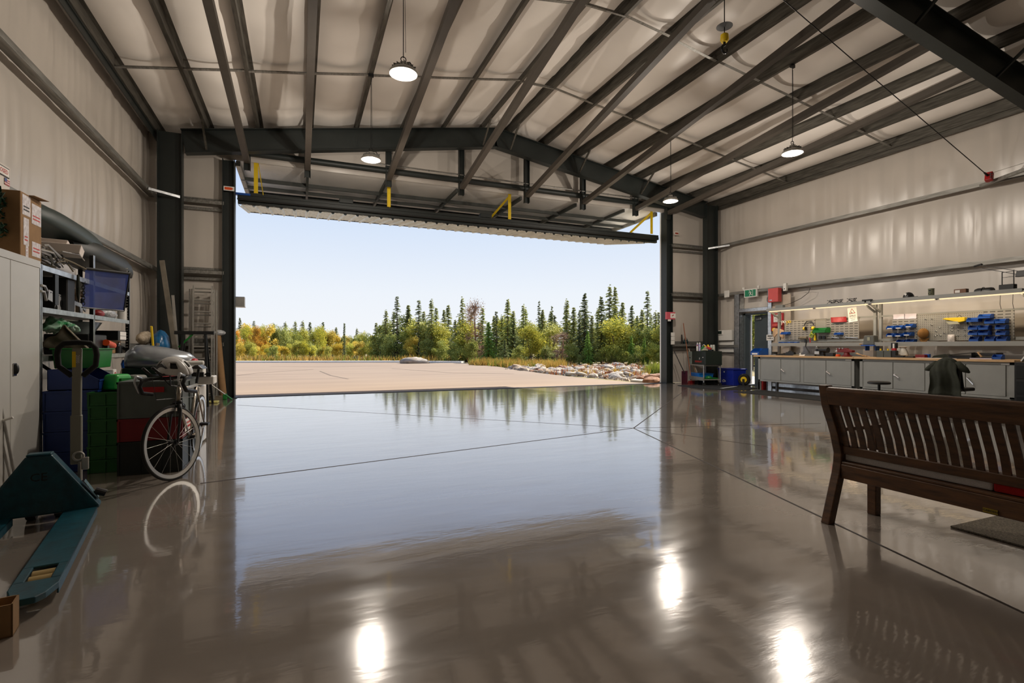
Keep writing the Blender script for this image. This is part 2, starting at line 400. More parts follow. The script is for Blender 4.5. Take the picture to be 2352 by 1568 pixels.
m.add([(XL - .3, YB - .1, EAVE + .2), (XC, YB - .1, 7.62), (XR + .3, YB - .1, EAVE + .2), (XL - .3, YF + .2, EAVE + .2), (XC, YF + .2, 7.62), (XR + .3, YF + .2, EAVE + .2)], [(0, 1, 4, 3), (1, 2, 5, 4)])
struct(m.build('ceiling_outer_roof', M_clad), 'metal roof sheeting over the hangar', 'roof')

# frames, purlins, girts
def col_frame(y, tagtxt):
    for side in (-1, 1):
        sx_ = lambda d: XC + side * d
        m = MB(); m.ibeam((sx_(7.56), y, 0), (sx_(7.56), y, 5.86), 0.46, 0.2, 0.014, 0.012, up=(1, 0, 0))
        m.bx(sx_(7.56) - .28, sx_(7.56) + .28, y - .13, y + .13, 0, .02)
        struct(m.build('frame_column', M_steel), 'dark steel %s column on the %s side' % (tagtxt, 'left' if side < 0 else 'right'), 'column')
        z0 = zroof(sx_(7.76), .22); z1 = zroof(XC, .22); m = MB(); D = 0.52
        m.ibeam((sx_(7.32), y, zroof(sx_(7.32), .22) - D / 2), (XC, y, z1 - D / 2), D, 0.2, 0.016, 0.012, up=(0, 0, 1))
        struct(m.build('frame_rafter', M_steel), 'dark steel %s rafter under the %s roof slope' % (tagtxt, 'left' if side < 0 else 'right'), 'rafter')
FY, RY = 13.12, 4.9
col_frame(FY, 'front frame'); col_frame(RY, 'middle frame'); col_frame(-3.3, 'back frame')
for i, x in enumerate(PUR):
    s = -1 if x < XC else 1
    m = MB(); zb = zroof(x, .22); zt = zroof(x, .015); t = .006
    # Z section, web upright, lower flange turned up-slope
    poly = [(-.035, 0), (-.035, .02), (-.033, .02), (-.033, t), (.03, t), (.03, .2), (.095, .2), (.095, .205), (.027, .205), (.027, 0)]
    poly = [(a * -s, b) for a, b in poly]
    m.extr(poly, (x, YB + .05, zb), (x, YF - .02, zb), up=(0, 0, 1))
    far = abs(x - XC) > 7.5
    o = m.build('roof_purlin' if not far else 'eave_strut', M_galv)
    struct(o, 'galvanised %s running the length of the %s roof slope' % ('eave strut' if far else 'roof purlin', 'left' if s < 0 else 'right'), 'purlin', ('eave struts' if far else 'roof purlins') + (' left' if s < 0 else ' right'))
    if far:
        m = MB(); m.bx(x - .01 + s * .02, x + .01 + s * .02, YB + .05, YF - .02, zb - .13, zb); m.bx(x - .05 + s * .02, x + .03 + s * .02, YB + .05, YF - .02, zb - .02, zb)
        m.build('eave_flange', M_steel if s < 0 else M_galv, o)
for yy in (10.46, 7.68, 2.2, -.6):
    for a, b in zip(PUR[:-1], PUR[1:]):
        if a < XC < b: continue
        m = MB(); za, zb_ = zroof(a, .2), zroof(b, .2)
        m.extr([(-.03, 0), (.03, 0), (.03, .004), (-.026, .004), (-.026, .05), (-.03, .05)], (a, yy, za), (b, yy + rnd.uniform(-.03, .03), zb_), up=(0, 0, 1))
        struct(m.build('purlin_brace', M_girt), 'thin steel angle bracing between two roof purlins', 'brace', 'purlin braces')
    m = MB(); m.bar((XC - .42, yy, zroof(XC, .27)), (XC + .42, yy, zroof(XC, .27)), .04, .04)
    struct(m.build('purlin_brace', M_girt), 'thin steel angle bracing between two roof purlins', 'brace', 'purlin braces')
# flange braces from the front rafter up to the purlins
for x in (PUR[1], PUR[3], PUR[5], PUR[7], PUR[8], PUR[10], PUR[12]):
    m = MB(); m.bar((x, FY - .06, zroof(x, .22) - .46), (x, FY - .78, zroof(x, .14)), .04, .04)
    struct(m.build('flange_brace', M_galv), 'short steel brace slanting from front rafter to purlin', 'brace', 'flange braces')
for x in (PUR[-3], PUR[-5]):
    m = MB(); m.bar((x, RY - .06, zroof(x, .22) - .46), (x, RY - .78, zroof(x, .14)), .04, .04)
    struct(m.build('flange_brace', M_steel), 'short dark brace slanting from middle rafter to purlin', 'brace', 'flange braces')
def girt(side, z0, ya, yb):
    X = XL + .02 if side < 0 else XR - .02; sg = 1 if side < 0 else -1
    m = MB(); d = .205; t = .006
    # web flat, inner flange turned down with a return lip, outer flange turned up
    poly = [(0, 0), (d, 0), (d, -.085), (d - t, -.085), (d - t, -t), (0, -t)]
    pts = [(X + sg * a, z0 + b) for a, b in poly]
    m.prism([(a, b) for a, b in pts], 'y', ya, yb) if False else None
    vs0 = [(a, ya, b) for a, b in pts]; vs1 = [(a, yb, b) for a, b in pts]; n = len(pts)
    m.add(vs0 + vs1, [(i, (i + 1) % n, n + (i + 1) % n, n + i) for i in range(n)] + [tuple(range(n)), tuple(range(n, 2 * n))])
    m.bx(min(X, X + sg * .07), max(X, X + sg * .07), ya, yb, z0, z0 + .005)
    m.bx(min(X + sg * (d - .03), X + sg * (d - t)), max(X + sg * (d - .03), X + sg * (d - t)), ya, yb, z0 - .09, z0 - .085)
    return m
for side, nm in ((-1, 'left'), (1, 'right')):
    for z0, w in ((4.56, 'upper'), (2.95, 'middle')):
        o = girt(side, z0, YB + .05, YF - .02).build('wall_girt', M_girt)
        struct(o, 'galvanised %s girt running along the %s wall' % (w, nm), 'girt')
m = girt(-1, 1.26, YB + .05, YF - .02); struct(m.build('wall_girt', M_girt), 'galvanised low girt behind the shelves on the left wall', 'girt')
m = girt(1, 1.26, DY1 + .1, YF - .02); struct(m.build('wall_girt', M_girt), 'galvanised low girt near the right front corner', 'girt')
# front wall girts between columns and jambs
for nm, xa, xb in (('left', -2.86, OX0 - .22), ('right', OX1 + .22, 12.9)):
    for z0, w in ((4.56, 'upper'), (2.95, 'middle'), (1.3, 'lower')):
        m = MB(); Y = YF - .03
        m.bx(xa, xb, Y - .2, Y, z0 - .006, z0); m.bx(xa, xb, Y - .2, Y - .194, z0 - .085, z0); m.bx(xa, xb, Y - .01, Y - .004, z0, z0 + .08); m.bx(xa, xb, Y - .07, Y, z0 - .215, z0 - .15)
        struct(m.build('wall_girt', M_girt), 'galvanised %s girt on the front wall %s of the door' % (w, nm), 'girt')
# fly braces from girts to the front columns
m = MB(); p = ax(340, 433, XL + .23); q = Vector((-2.42, FY - .12, 4.44)); m.bar(p, q, .05, .05); struct(m.build('flange_brace', M_zinc), 'bright zinc brace from the upper left girt to the front column', 'brace')
m = MB(); p = ax(1676, 563, XR - .23); q = Vector((12.30, FY - .12, 4.40)); m.bar(p, q, .05, .05); struct(m.build('flange_brace', M_zinc), 'bright zinc brace from the upper right girt to the front column', 'brace')
m = MB(); p = Vector((XR - .22, 6.0, 4.48)); q = Vector((12.33, RY + .1, 4.48)); m.bar(p, q, .06, .06); struct(m.build('flange_brace', M_girt), 'steel brace from the upper right girt to the middle column', 'brace')

# ------------------------------------------------------------------ bifold door, jambs, header
for nm, xa, xb in (('left', OX0 - .25, OX0), ('right', OX1, OX1 + .25)):
    m = MB(); xm = (xa + xb) / 2; zt = zroof(xm, .74)
    m.ibeam((xm, YF - .1, 0), (xm, YF - .1, zt), xb - xa, .28, .014, .012, up=(1, 0, 0)); m.bx(xa - .05, xb + .05, YF - .28, YF + .08, 0, .015)
    struct(m.build('door_jamb', M_steel), 'dark steel jamb post at the %s side of the hangar door' % nm, 'door jamb')
SX = (-1.15, .16, 2.1, 4.05, 6.0, 7.85, 9.75, 11.0)
m = MB(); m.cyl((OX0 - .1, 13.45, 5.74), (11.3, 13.45, 5.74), .075, n=16)
struct(m.build('door_drive_shaft', M_steel, smooth=True), 'long dark drive tube over the hangar door', 'shaft')
m = MB(); m.cyl((1.7, 13.4, 5.87), (11.0, 13.4, 5.87), .016, n=8)
for x in [1.9 + .62 * i for i in range(15)]: m.cyl((x, 13.4, 5.87), (x + .03, 13.4, 5.87), .022, n=8)
struct(m.build('conduit', M_girt, smooth=True), 'thin grey conduit clipped along the drive tube', 'conduit')
for i, x in enumerate(SX):
    zt = zroof(x, .58); m = MB()
    m.ibeam((x, FY + .3, zt) if x not in (SX[0], SX[-1]) else (x, FY + .3, 5.72), (x, FY + .3, 5.32), .14, .13, .012, .01, up=(1, 0, 0))
    struct(m.build('header_hanger', M_steel), 'short dark steel post hanging at the foot of a brace beam', 'hanger', 'header hangers')
    z1 = zroof(x, .22) - .07
    m = MB(); m.bar((x + .0, FY + .22, 5.52), (x, RY + .02, z1), .125, .125, up=(0, 0, 1))
    struct(m.build('brace_beam', mk('beam_grey_brown', (70, 64, 57), .5, 0, var=.1)), 'square steel brace beam sloping from the door header to the middle frame', 'beam', 'brace beams')

door = thing('door_1', 'white insulated bifold hangar door folded open above the opening', 'hangar door', (4.8, YF + .05, 5.6)); door['kind'] = 'structure'
DL = Vector((4.8, YF + .05, 5.6)); HY = 16.42
def dl(x, y, z): return (x - DL.x, y - DL.y, z - DL.z)
m = MB(); x0, x1 = OX0, 10.9
def upf(u, v):
    x = x0 + (x1 - x0) * u; y = 13.85 + (HY - 13.85) * v
    k = abs(math.sin(PI * (u * 6.4))) ** .5 * math.sin(PI * v) ** .5
    return dl(x, y, 5.66 - .05 * k - .025 * abs(noise.noise(Vector((x * 2.2, y * 1.3, 2)))) * k)
m.grid(upf, 120, 30); m.build('upper_liner', M_cliner, door, smooth='all')
m = MB(); m.bx(*[v for t in zip(dl(x0, 13.82, 5.69), dl(x1, HY + .05, 5.75)) for v in t]); m.build('upper_panel', M_clad, door)
M_drib = mk('door_rib_grey', (70, 72, 68), .5, .1, var=.1)
for x in (OX0 + .04, 10.86):
    m = MB(); m.bar(dl(x, 13.82, 5.58), dl(x, HY, 5.58), .1, .12); m.build('end_frame', M_girt, door)
for x in [.17, 2.1, 4.05, 6.0, 7.85, 9.6]:
    m = MB(); m.bar(dl(x, 13.82, 5.57), dl(x, HY, 5.57), .06, .1); m.build('rib', M_drib, door)
m = MB(); m.bar(dl(x0, HY + .06, 5.6), dl(x1, HY + .06, 5.6), .05, .32); m.build('hinge_rail', M_drib, door)
for y in (14.95, 15.7, HY - .02):
    m = MB(); m.bar(dl(x0, y, 5.56), dl(x1, y, 5.56), .06, .09); m.build('rail', M_drib, door)
# lower leaf: bottom beam near the jambs, corrugated sheet rising to the hinge
m = MB(); Yb = 13.92
for dy, z, a, b in ((0, 4.88, .06, .05), (.02, 4.80, .12, .09), (.1, 4.72, .1, .1)):
    m.bar(dl(OX0 + .02, Yb + dy, z), dl(11.02, Yb + dy, z), a, b)
m.build('bottom_beam', M_steel, door)
m = MB(); m.bar(dl(OX0 + .02, Yb - .08, 4.74), dl(10.9, Yb - .08, 4.74), .03, .03); m.build('bottom_seal', M_rubber, door)
m = MB(); pitch = .305; n = int((10.81 + 1.4) / pitch); pro = []
for i in range(n + 1):
    xx = -1.40 + i * pitch
    pro += [(xx, 0), (xx + .025, -.04), (xx + .06, -.04), (xx + .085, 0), (xx + .165, 0), (xx + .175, .008), (xx + .205, .008), (xx + .215, 0)]
pro = [(a, b) for a, b in pro if a <= 10.82]
ya, za, yb, zb_ = Yb + .1, 4.66, HY, 5.06
vs = [dl(a, ya, za + b) for a, b in pro] + [dl(a, yb, zb_ + b) for a, b in pro]; k = len(pro)
m.add(vs, [(i, i + 1, k + i + 1, k + i) for i in range(k - 1)])
M_corr = mk('corrugated_sheet', (206, 206, 196), .38, .25, rgb2=(168, 168, 158), scale=3, stretch=(6, .5, 1))
m.build('corrugated_sheet', M_corr, door, solid=.004)
m = MB(); m.bar(dl(-1.4, HY + .01, 5.07), dl(10.82, HY + .01, 5.07), .03, .05); m.build('hinge_edge', M_steel, door)
m = MB(); m.extr([(-6.1, -.015), (6.1, -.015), (6.1, .015), (-6.1, .015)], dl(4.7, Yb + .15, 4.8), dl(4.7, HY - .05, 5.2)); m.build('lower_back', M_clad, door)
for px, py in ((588, 400), (893, 430), (1170, 460), (1496, 500)):
    p = ay(px, py, 13.78); m = MB(); m.bx(*[v for t in zip(dl(p.x - .045, 13.76, 4.9), dl(p.x + .045, 13.775, 5.66)) for v in t]); s_ = m.build('lift_strap', M_yellow, door)
    s_['label'] = 'yellow lift strap'
    m = MB(); m.bar(dl(p.x + .05, 13.8, 5.62), dl(p.x - (.35 if px > 1000 else -.12), 14.45, 5.05), .09, .012, up=(1, 0, 0)); m.build('strap_tail', M_yellow, s_)
    m = MB(); m.cb(dl(p.x - .3 if px > 1000 else p.x + .14, 14.5, 5.0), (.16, .12, .12)); m.build('strap_pulley', M_black, s_)
for px in (795, 1115):
    p = ay(px, 445, 13.95); m = MB(); m.cb(dl(p.x, 13.97, 4.97), (.34, .2, .12)); m.build('latch_box', M_steel, door, bev=.01)
m = MB(); m.bx(*[v for t in zip(dl(OX0 - .02, 13.86, 4.85), dl(OX0 + .3, 13.96, 4.9)) for v in t]); m.build('edge_marker', M_blue, door)
m = MB(); m.bx(OX0, OX1, YF - .08, YF + .05, 0.0, .012); struct(m.build('trim_threshold', mk('threshold_dark', (52, 52, 54), .6, 0)), 'dark threshold strip under the hangar door opening', 'threshold')

# ------------------------------------------------------------------ person door in the right wall
M_dgrey = mk('door_grey_paint', (78, 88, 92), .45, 0, var=.06)
d2 = thing('door_2', 'grey steel exit door standing ajar beside the workbench', 'door', (XR + .05, DY0 + .06, 0)); d2['kind'] = 'structure'
m = MB(); X = XR - .04
m.bx(X, X + .2, DY1 - .005, DY1 + .055, 0, DZ + .05); m.bx(X, X + .2, DY0 - .055, DY0 + .005, 0, DZ + .05); m.bx(X, X + .2, DY0 - .055, DY1 + .055, DZ, DZ + .05)
m.bx(XR - .02, XR + .25, DY0 - .03, DY1 + .03, -.01, .02)
fr = struct(m.build('trim_door_frame', M_dgrey, bev=.003), 'grey steel frame around the ajar exit door', 'door frame')
ang = math.radians(-16); M = Matrix.Translation((0, 0, 0))
d2.rotation_euler = (0, 0, ang)
wd = DY1 - DY0 - .1
m = MB(); m.bx(.0, .045, 0, wd, .012, DZ - .01); m.build('leaf', M_dgrey, d2, bev=.002)
m = MB(); m.bx(-.06, 0, wd - .42, wd - .14, DZ - .16, DZ - .09); c_ = m.build('closer', M_zinc, d2, bev=.008)
m = MB(); m.bar((-.03, wd - .2, DZ - .08), (-.16, wd - .05, DZ - .03), .02, .012); m.build('closer_arm', M_dkmetal, c_)
m = MB(); m.cyl((-.05, wd - .08, 1.02), (0, wd - .08, 1.02), .028, n=14); m.bar((-.05, wd - .08, 1.02), (-.05, wd - .2, 1.02), .016, .016); m.build('lever_handle', M_zinc, d2, smooth=True)
m = MB(); m.bx(-.004, 0, .03, wd - .03, .02, .2); m.build('kick_plate', M_dgrey, d2)
# zinc door posts and header running to the girt
for nm, y0, y1 in (('far', DY1 + .06, DY1 + .27), ('near', DY0 - .2, DY0 - .06)):
    m = MB(); m.bx(XR - .22, XR - .21, y0, y1, 0, 2.86); m.bx(XR - .22, XR - .02, y0, y0 + .008, 0, 2.86); m.bx(XR - .22, XR - .02, y1 - .008, y1, 0, 2.86)
    struct(m.build('trim_door_post', M_zinc), 'bright zinc post on the %s side of the exit door' % nm, 'post')
m = MB(); m.bx(XR - .22, XR - .21, DY0 - .06, DY1 + .06, DZ + .09, DZ + .19); m.bx(XR - .22, XR - .02, DY0 - .06, DY1 + .06, DZ + .185, DZ + .19)
struct(m.build('trim_door_header', M_zinc), 'bright zinc header over the exit door', 'header')
m = MB(); m.bx(XR - .2, XR - .19, 5.0, DY0 - .2, .03, .13); m.bx(XR - .2, XR - .02, 5.0, DY0 - .2, .03, .04)
struct(m.build('baseboard_right', M_zinc), 'bright zinc base channel under the workbenches', 'base channel')
# ------------------------------------------------------------------ high bay lamps
def make_lamp():
    t = thing('high_bay_lamp', 'round high bay lamp', 'lamp', (0, 0, 0), group='high bay lamps')
    m = MB(); m.lathe([(.02, .16), (.05, .155), (.06, .1), (.1, .09), (.17, .05), (.185, .03), (.185, .0), (.175, -.004), (.16, .0), (.02, .0)], n=32); m.build('housing', M_alu, t, smooth=True)
    m = MB()
    for i in range(16):
        a = i * PI / 8; m.bar((.05 * math.cos(a), .05 * math.sin(a), .09), (.15 * math.cos(a), .15 * math.sin(a), .075), .006, .05)
    m.build('cooling_fins', M_grey, t)
    m = MB(); m.lathe([(.158, -.003), (.15, -.008), (.04, -.01), (.04, -.003)], n=32); m.build('lens', M_lens, t, smooth=True)
    m = MB(); m.lathe([(.035, -.004), (.03, -.016), (.001, -.018)], n=16); m.build('sensor_cap', M_grey, t, smooth=True)
    m = MB(); m.tor((0, 0, .2), .035, .006, n=16, axis='y'); m.tube([(0, 0, .16), (.02, 0, .18), (0, 0, .2)], .006); m.build('hook', M_dkmetal, t, smooth=True)
    m = MB(); m.tube([(.02, .0, .16), (.09, .02, .19), (.14, .03, .13), (.17, .02, .14)], .009); m.cyl((.1, .02, .11), (.16, .03, .1), .025); m.build('junction', M_dkmetal, t, smooth=True)
    m = MB(); m.cyl((0, 0, .22), (0, 0, 1.0), .006); m.build('cable', M_dkmetal, t)
    return t
LAMPS = [(1.28, 6.92, 'nearest of the lamps on the left roof slope'), (1.28, 10.34, 'beyond the nearer left lamp'), (8.62, 6.94, 'nearer one before the right wall'), (8.62, 10.4, 'farther one above the right door jamb'),
         (1.28, 3.0, None), (8.62, 3.0, None), (1.28, -1.0, None), (8.62, -1.0, None)]
proto = make_lamp()
for i, (x, y, where) in enumerate(LAMPS[:4]):
    t = proto if i == 0 else copy_tree(proto)
    z = 4.86; t.location = (x, y, z); t['label'] = 'round high bay lamp on a cable, ' + (where or 'over the rear of the hangar, out of sight')
    for ch in t.children:
        if ch.name.startswith('cable'):
            me = bpy.data.meshes.new('cable'); b = MB(); b.cyl((0, 0, .22), (0, 0, zroof(x, .22) - z), .0055)
            b.cyl((.03, 0, .3), (.012, 0, zroof(x, .22) - z - .1), .003); b.bx(-.05, .05, -.02, .02, zroof(x, .22) - z - .06, zroof(x, .22) - z)
            me.from_pydata(b.v, [], b.f); me.materials.append(M_dkmetal); ch.data = me
    ld = bpy.data.lights.new('lamp_light', 'AREA'); ld.shape = 'DISK'; ld.size = .3; ld.energy = LAMP_W * .35; ld.color = (1.0, .89, .77); ld.spread = PI
    lo = bpy.data.objects.new('lamp_light', ld); C.objects.link(lo); lo.location = (x, y, z - .025)
    pd = bpy.data.lights.new('lamp_glow', 'POINT'); pd.energy = LAMP_W * 1.15; pd.shadow_soft_size = .04; pd.color = (1.0, .89, .77)
    po = bpy.data.objects.new('lamp_glow', pd); C.objects.link(po); po.location = (x, y, z - .14)

# crane hook on its rope, pendant on a taut cable
hk = fl(1664, 100, 6.06)
t = thing('crane_hook', 'yellow crane hook block hanging from the ceiling on a thin rope', 'hook', hk)
m = MB(); m.lathe([(.03, .16), (.06, .14), (.065, .06), (.045, .02)], n=14); m.build('hook_block', M_yellow, t, smooth=True)
m = MB(); m.tube([(0, 0, .03), (0, 0, -.03)] + [(.055 * math.sin(a) * -1, 0, -.09 - .06 * math.cos(a) * -1) for a in [i * .35 for i in range(1, 15)]], [.022] * 4 + [.02] * 8 + [.012] * 4, 8); m.build('hook', M_dkmetal, t, smooth=True)
m = MB(); m.cyl((0, 0, .15), (0, 0, zroof(hk.x, .1) - hk.z), .008); m.build('rope', M_dkmetal, t)
m = MB(); m.lathe([(.015, .285), (.125, .275), (.125, .27), (.01, .26)], n=24); m.build('stop_disc', M_black, t, smooth=True)
pr = ax(2272, 406, 12.55)
t = thing('control_pendant', 'red control pendant pulled to the right wall on a taut cable', 'pendant control', pr)
m = MB(); m.cb((0, 0, 0), (.1, .12, .17), (0, .3, .2)); m.cb((0, .02, -.02), (.12, .06, .13), (0, .3, .2)); m.build('housing', M_red, t, bev=.012, seg=2)
m = MB()
for dz in (.04, 0, -.04): m.cyl((-.05, -.05, dz), (-.075, -.055, dz), .014)
m.build('buttons', M_black, t)
an = fl(1700, -86, 7.0) - pr; d = an.normalized()
m = MB(); m.cyl(d * .06, d * .17, .022, .016); m.build('gland', M_black, t)
m = MB(); m.tube([d * .15, an * .5 + Vector((0, 0, -.01)), an], .008); m.build('cable', M_black, t)
m = MB(); q = Vector((XR - .22, 4.6, 4.78)) - pr; m.tube([(0, 0, .06), q], .004); m.build('tie_cord', M_alu, t)

# ------------------------------------------------------------------ park bench in the right foreground
bn = thing('park_bench', 'brown hardwood park bench seen from behind at the right edge', 'bench', (3.34, 2.0, 0))
bl = lambda x, y, z: (x - 3.34, y - 2.0, z)
def post_profile(): return [(3.285, 0.0), (3.40, .36), (3.415, .46), (3.37, .62), (3.29, .80), (3.262, .94)]
def backx(z):
    p = post_profile()
    for (a, za), (b, zb) in zip(p[:-1], p[1:]):
        if za <= z <= zb: return a + (b - a) * (z - za) / (zb - za)
    return p[-1][0]
BY0, BY1 = .72, 2.43
for y in (BY0, BY1 - .06):
    m = MB(); zz = [i / 14 * .94 for i in range(15)]
    pf = [(backx(z) - .0, z) for z in zz]; poly = [bl(a, 0, z) for a, z in pf] + [bl(a + .062, 0, z) for a, z in pf[::-1]]
    m.prism([(p[0], p[2]) for p in poly], 'y', y - 2.0, y + .06 - 2.0); m.build('rear_leg', M_wood, bn, bev=.006, seg=2)
for y in (BY0, BY1 - .06):
    m = MB(); m.bx(*[v for t in zip(bl(3.77, y, 0), bl(3.83, y + .062, .62)) for v in t]); m.build('front_leg', M_wood, bn, bev=.006, seg=2)
    m = MB(); m.bx(*[v for t in zip(bl(3.40, y, .62), bl(3.86, y + .065, .645)) for v in t]); m.build('armrest', M_wood, bn, bev=.006, seg=2)
m = MB(); m.extr([(-.019, 0), (.019, 0), (.019, .1), (.012, .118), (-.012, .118), (-.019, .1)], bl(3.30, BY0 + .06, .815), bl(3.30, BY1 - .06, .815), up=(-.25, 0, 1)); m.build('top_rail', M_wood, bn, bev=.004)
m = MB(); m.bar(bl(3.44, BY0 + .06, .50), bl(3.44, BY1 - .06, .50), .035, .06, up=(-.2, 0, 1)); m.build('lower_rail', M_wood, bn, bev=.004)
ns = 28; y0, y1 = BY0 + .085, BY1 - .085
for i in range(ns):
    y = y1 - (y1 - y0) * i / (ns - 1); zz = [.51 + .32 * k / 8 for k in range(9)]; m = MB()
    pf = [(backx(z) + .026, z) for z in zz]; poly = [(a - 3.34, z) for a, z in pf] + [(a + .014 - 3.34, z) for a, z in pf[::-1]]
    m.prism(poly, 'y', y - .018 - 2.0, y + .018 - 2.0); m.build('back_slat', M_wood, bn)
m = MB(); m.bx(*[v for t in zip(bl(3.405, BY0 + .06, .305), bl(3.44, BY1 - .06, .40)) for v in t]); m.bx(*[v for t in zip(bl(3.41, BY0 + .06, .40), bl(3.45, BY1 - .06, .418)) for v in t]); m.build('seat_rail', M_wood, bn, bev=.004)
m = MB(); m.bx(*[v for t in zip(bl(3.78, BY0 + .06, .31), bl(3.815, BY1 - .06, .40)) for v in t]); m.build('front_rail', M_wood, bn, bev=.004)
for k in range(6):
    x = 3.46 + k * .066; m = MB(); m.bx(*[v for t in zip(bl(x, BY0 + .02, .4), bl(x + .054, BY1 - .02, .418)) for v in t]); m.build('seat_slat', M_wood, bn, bev=.003)
M_brass = mk('brass_plate', (150, 128, 40), .4, .5, var=.15)
pa = ax(2258, 1171, 3.404); pb = ax(2293, 1171, 3.404); m = MB(); m.bx(3.4005 - 3.34, 3.4045 - 3.34, pb.y - 2, pa.y - 2, pa.z - .008, pa.z + .016); pl = m.build('name_plate', M_brass, bn); pl['label'] = 'small brass name plate'
lettering('GARDEN', .016, facing((3.400 - 3.34, (pa.y + pb.y) / 2 - 2, pa.z + .004), (-1, 0, 0)), M_ink, pl, ext=.0004)
ya = ax(1928, 1040, 3.46).y - .02; yb = ax(2280, 1130, 3.46).y
M_foam = mk('white_foam', (214, 208, 204), .95, 0, var=.06, scale=60, bump=.3, bscale=160); M_rfoam = mk('red_foam', (196, 34, 30), .95, 0, var=.08, scale=60, bump=.3, bscale=160)
m = MB(); m.bx(3.455, 3.75, yb, ya, .42, .475); tag(m.build('seat_pad', M_foam, bev=.01, seg=2), 'white foam seat pad lying on the wooden bench', 'cushion')
m = MB(); m.bx(3.455, 3.75, BY0 + .1, yb - .004, .42, .478); tag(m.build('seat_pad', M_rfoam, bev=.01, seg=2), 'red foam seat pad lying on the wooden bench', 'cushion')
M_rug = mk('grey_carpet', (158, 148, 130), .98, 0, rgb2=(92, 85, 74), scale=120, bump=.7, bscale=260)
m = MB(); m.bx(0, .95, -1.5, 0, 0, .012); tag(m.build('carpet_mat', M_rug, bev=.003, loc=(3.985, 2.03, .001)), 'speckled grey carpet mat on the floor under the bench', 'mat')

# ------------------------------------------------------------------ floor mats
def mat_poly(pts, label):
    pts = [fl(*p) for p in pts]; c = sum(pts, Vector()) / len(pts); m = MB(); m.prism([(p.x - c.x, p.y - c.y) for p in pts], 'z', 0, .01)
    o = m.build('floor_mat', M_matt, loc=(c.x, c.y, .001)); tag(o, label, 'mat')
mat_poly([(1684, 900), (1892, 921), (2100, 940), (2100, 925), (1892, 910), (1752, 896.5)], 'long black floor mat in front of the workbenches')
mat_poly([(1556, 885), (1590, 891), (1650, 895), (1716, 895.5), (1740, 892), (1712, 888), (1640, 885)], 'black floor mat by the exit door and tool cart')

# ------------------------------------------------------------------ workbenches along the right wall
WX0, WX1 = 11.78, 12.52
def workbench(ya, yb, doors, label):
    """ya far end, yb near end"""
    cy = (ya + yb) / 2; t = thing('workbench', label, 'workbench', (12.15, cy, 0)); L = lambda x, y, z: (x - 12.15, y - cy, z)
    B = lambda m, x0, x1, y0, y1, z0, z1: m.bx(*[v for p in zip(L(x0, min(y0, y1), z0), L(x1, max(y0, y1), z1)) for v in p])
    m = MB(); B(m, WX0 - .05, WX1, ya + .12, yb, .92, .965); m.build('worktop', M_ply, t, bev=.004)
    m = MB(); B(m, WX0 + .012, WX1 - .02, ya, yb + .02, .25, .92); m.build('cabinet_body', M_bgrey, t)
    m = MB(); B(m, WX0, WX0 + .03, ya, ya - .07, 0, .92); B(m, WX0, WX0 + .03, yb + .02, yb + .09, 0, .92); B(m, WX0, WX0 + .03, ya, yb + .02, .87, .92); B(m, WX0, WX0 + .03, ya, yb + .02, .25, .292)
    for (a, b, c) in doors[:-1]: pass
    m.build('front_frame', M_bgrey, t, bev=.003)
    for y in (ya - .03, yb + .05):
        for x in (WX0 + .03, WX1 - .05):
            m = MB(); B(m, x - .03, x + .03, y + .03, y - .03, 0, .25); m.build('leg', M_bgrey, t)
    for k, (a, b, hinge) in enumerate(doors):
        m = MB(); B(m, WX0 - .004, WX0 + .012, a - .004, b + .004, .298, .862); d = m.build('door', M_bgrey, t, bev=.003)
        if hinge:
            yh = a - .035; m = MB(); m.cyl(L(WX0 - .004, yh, .60), L(WX0 - .03, yh, .60), .02, n=12); m.bar(L(WX0 - .03, yh + .01, .61), L(WX0 - .045, yh - .1, .54 if a > 6 else .49), .022, .014); m.build('handle', M_chrome, d, smooth=True)
    for k in range(0, len(doors) - 1):
        a = doors[k][1]; b = doors[k + 1][0]
        if a - b > .04: m = MB(); B(m, WX0, WX0 + .02, a - .006, b + .006, .29, .87); m.build('stile', M_bgrey, t)
    return t
workbench(10.56, 7.86, [(10.42, 9.83, False), (9.82, 9.26, True), (9.16, 8.57, False), (8.56, 7.95, True)], 'grey steel workbench with pale wooden top, nearer the exit door')
workbench(7.76, 5.0, [(7.66, 7.05, False), (7.04, 6.44, True), (6.35, 5.75, False), (5.74, 5.14, True)], 'grey steel workbench with pale wooden top, behind the draped chair')
m = MB(); m.bx(-.002, 0, -.06, .06, 0, .022); tag(m.build('label_plate', M_white, loc=(WX0 - .0, 5.15, .872)), 'small white label plate at the near end of the workbench front', 'label')
m = MB(); m.bx(-.002, 0, -.07, .07, 0, .022); tag(m.build('label_plate', M_white, loc=(WX0 - .0, 8.02, .878)), 'small white label plate under the vise on the workbench front', 'label')

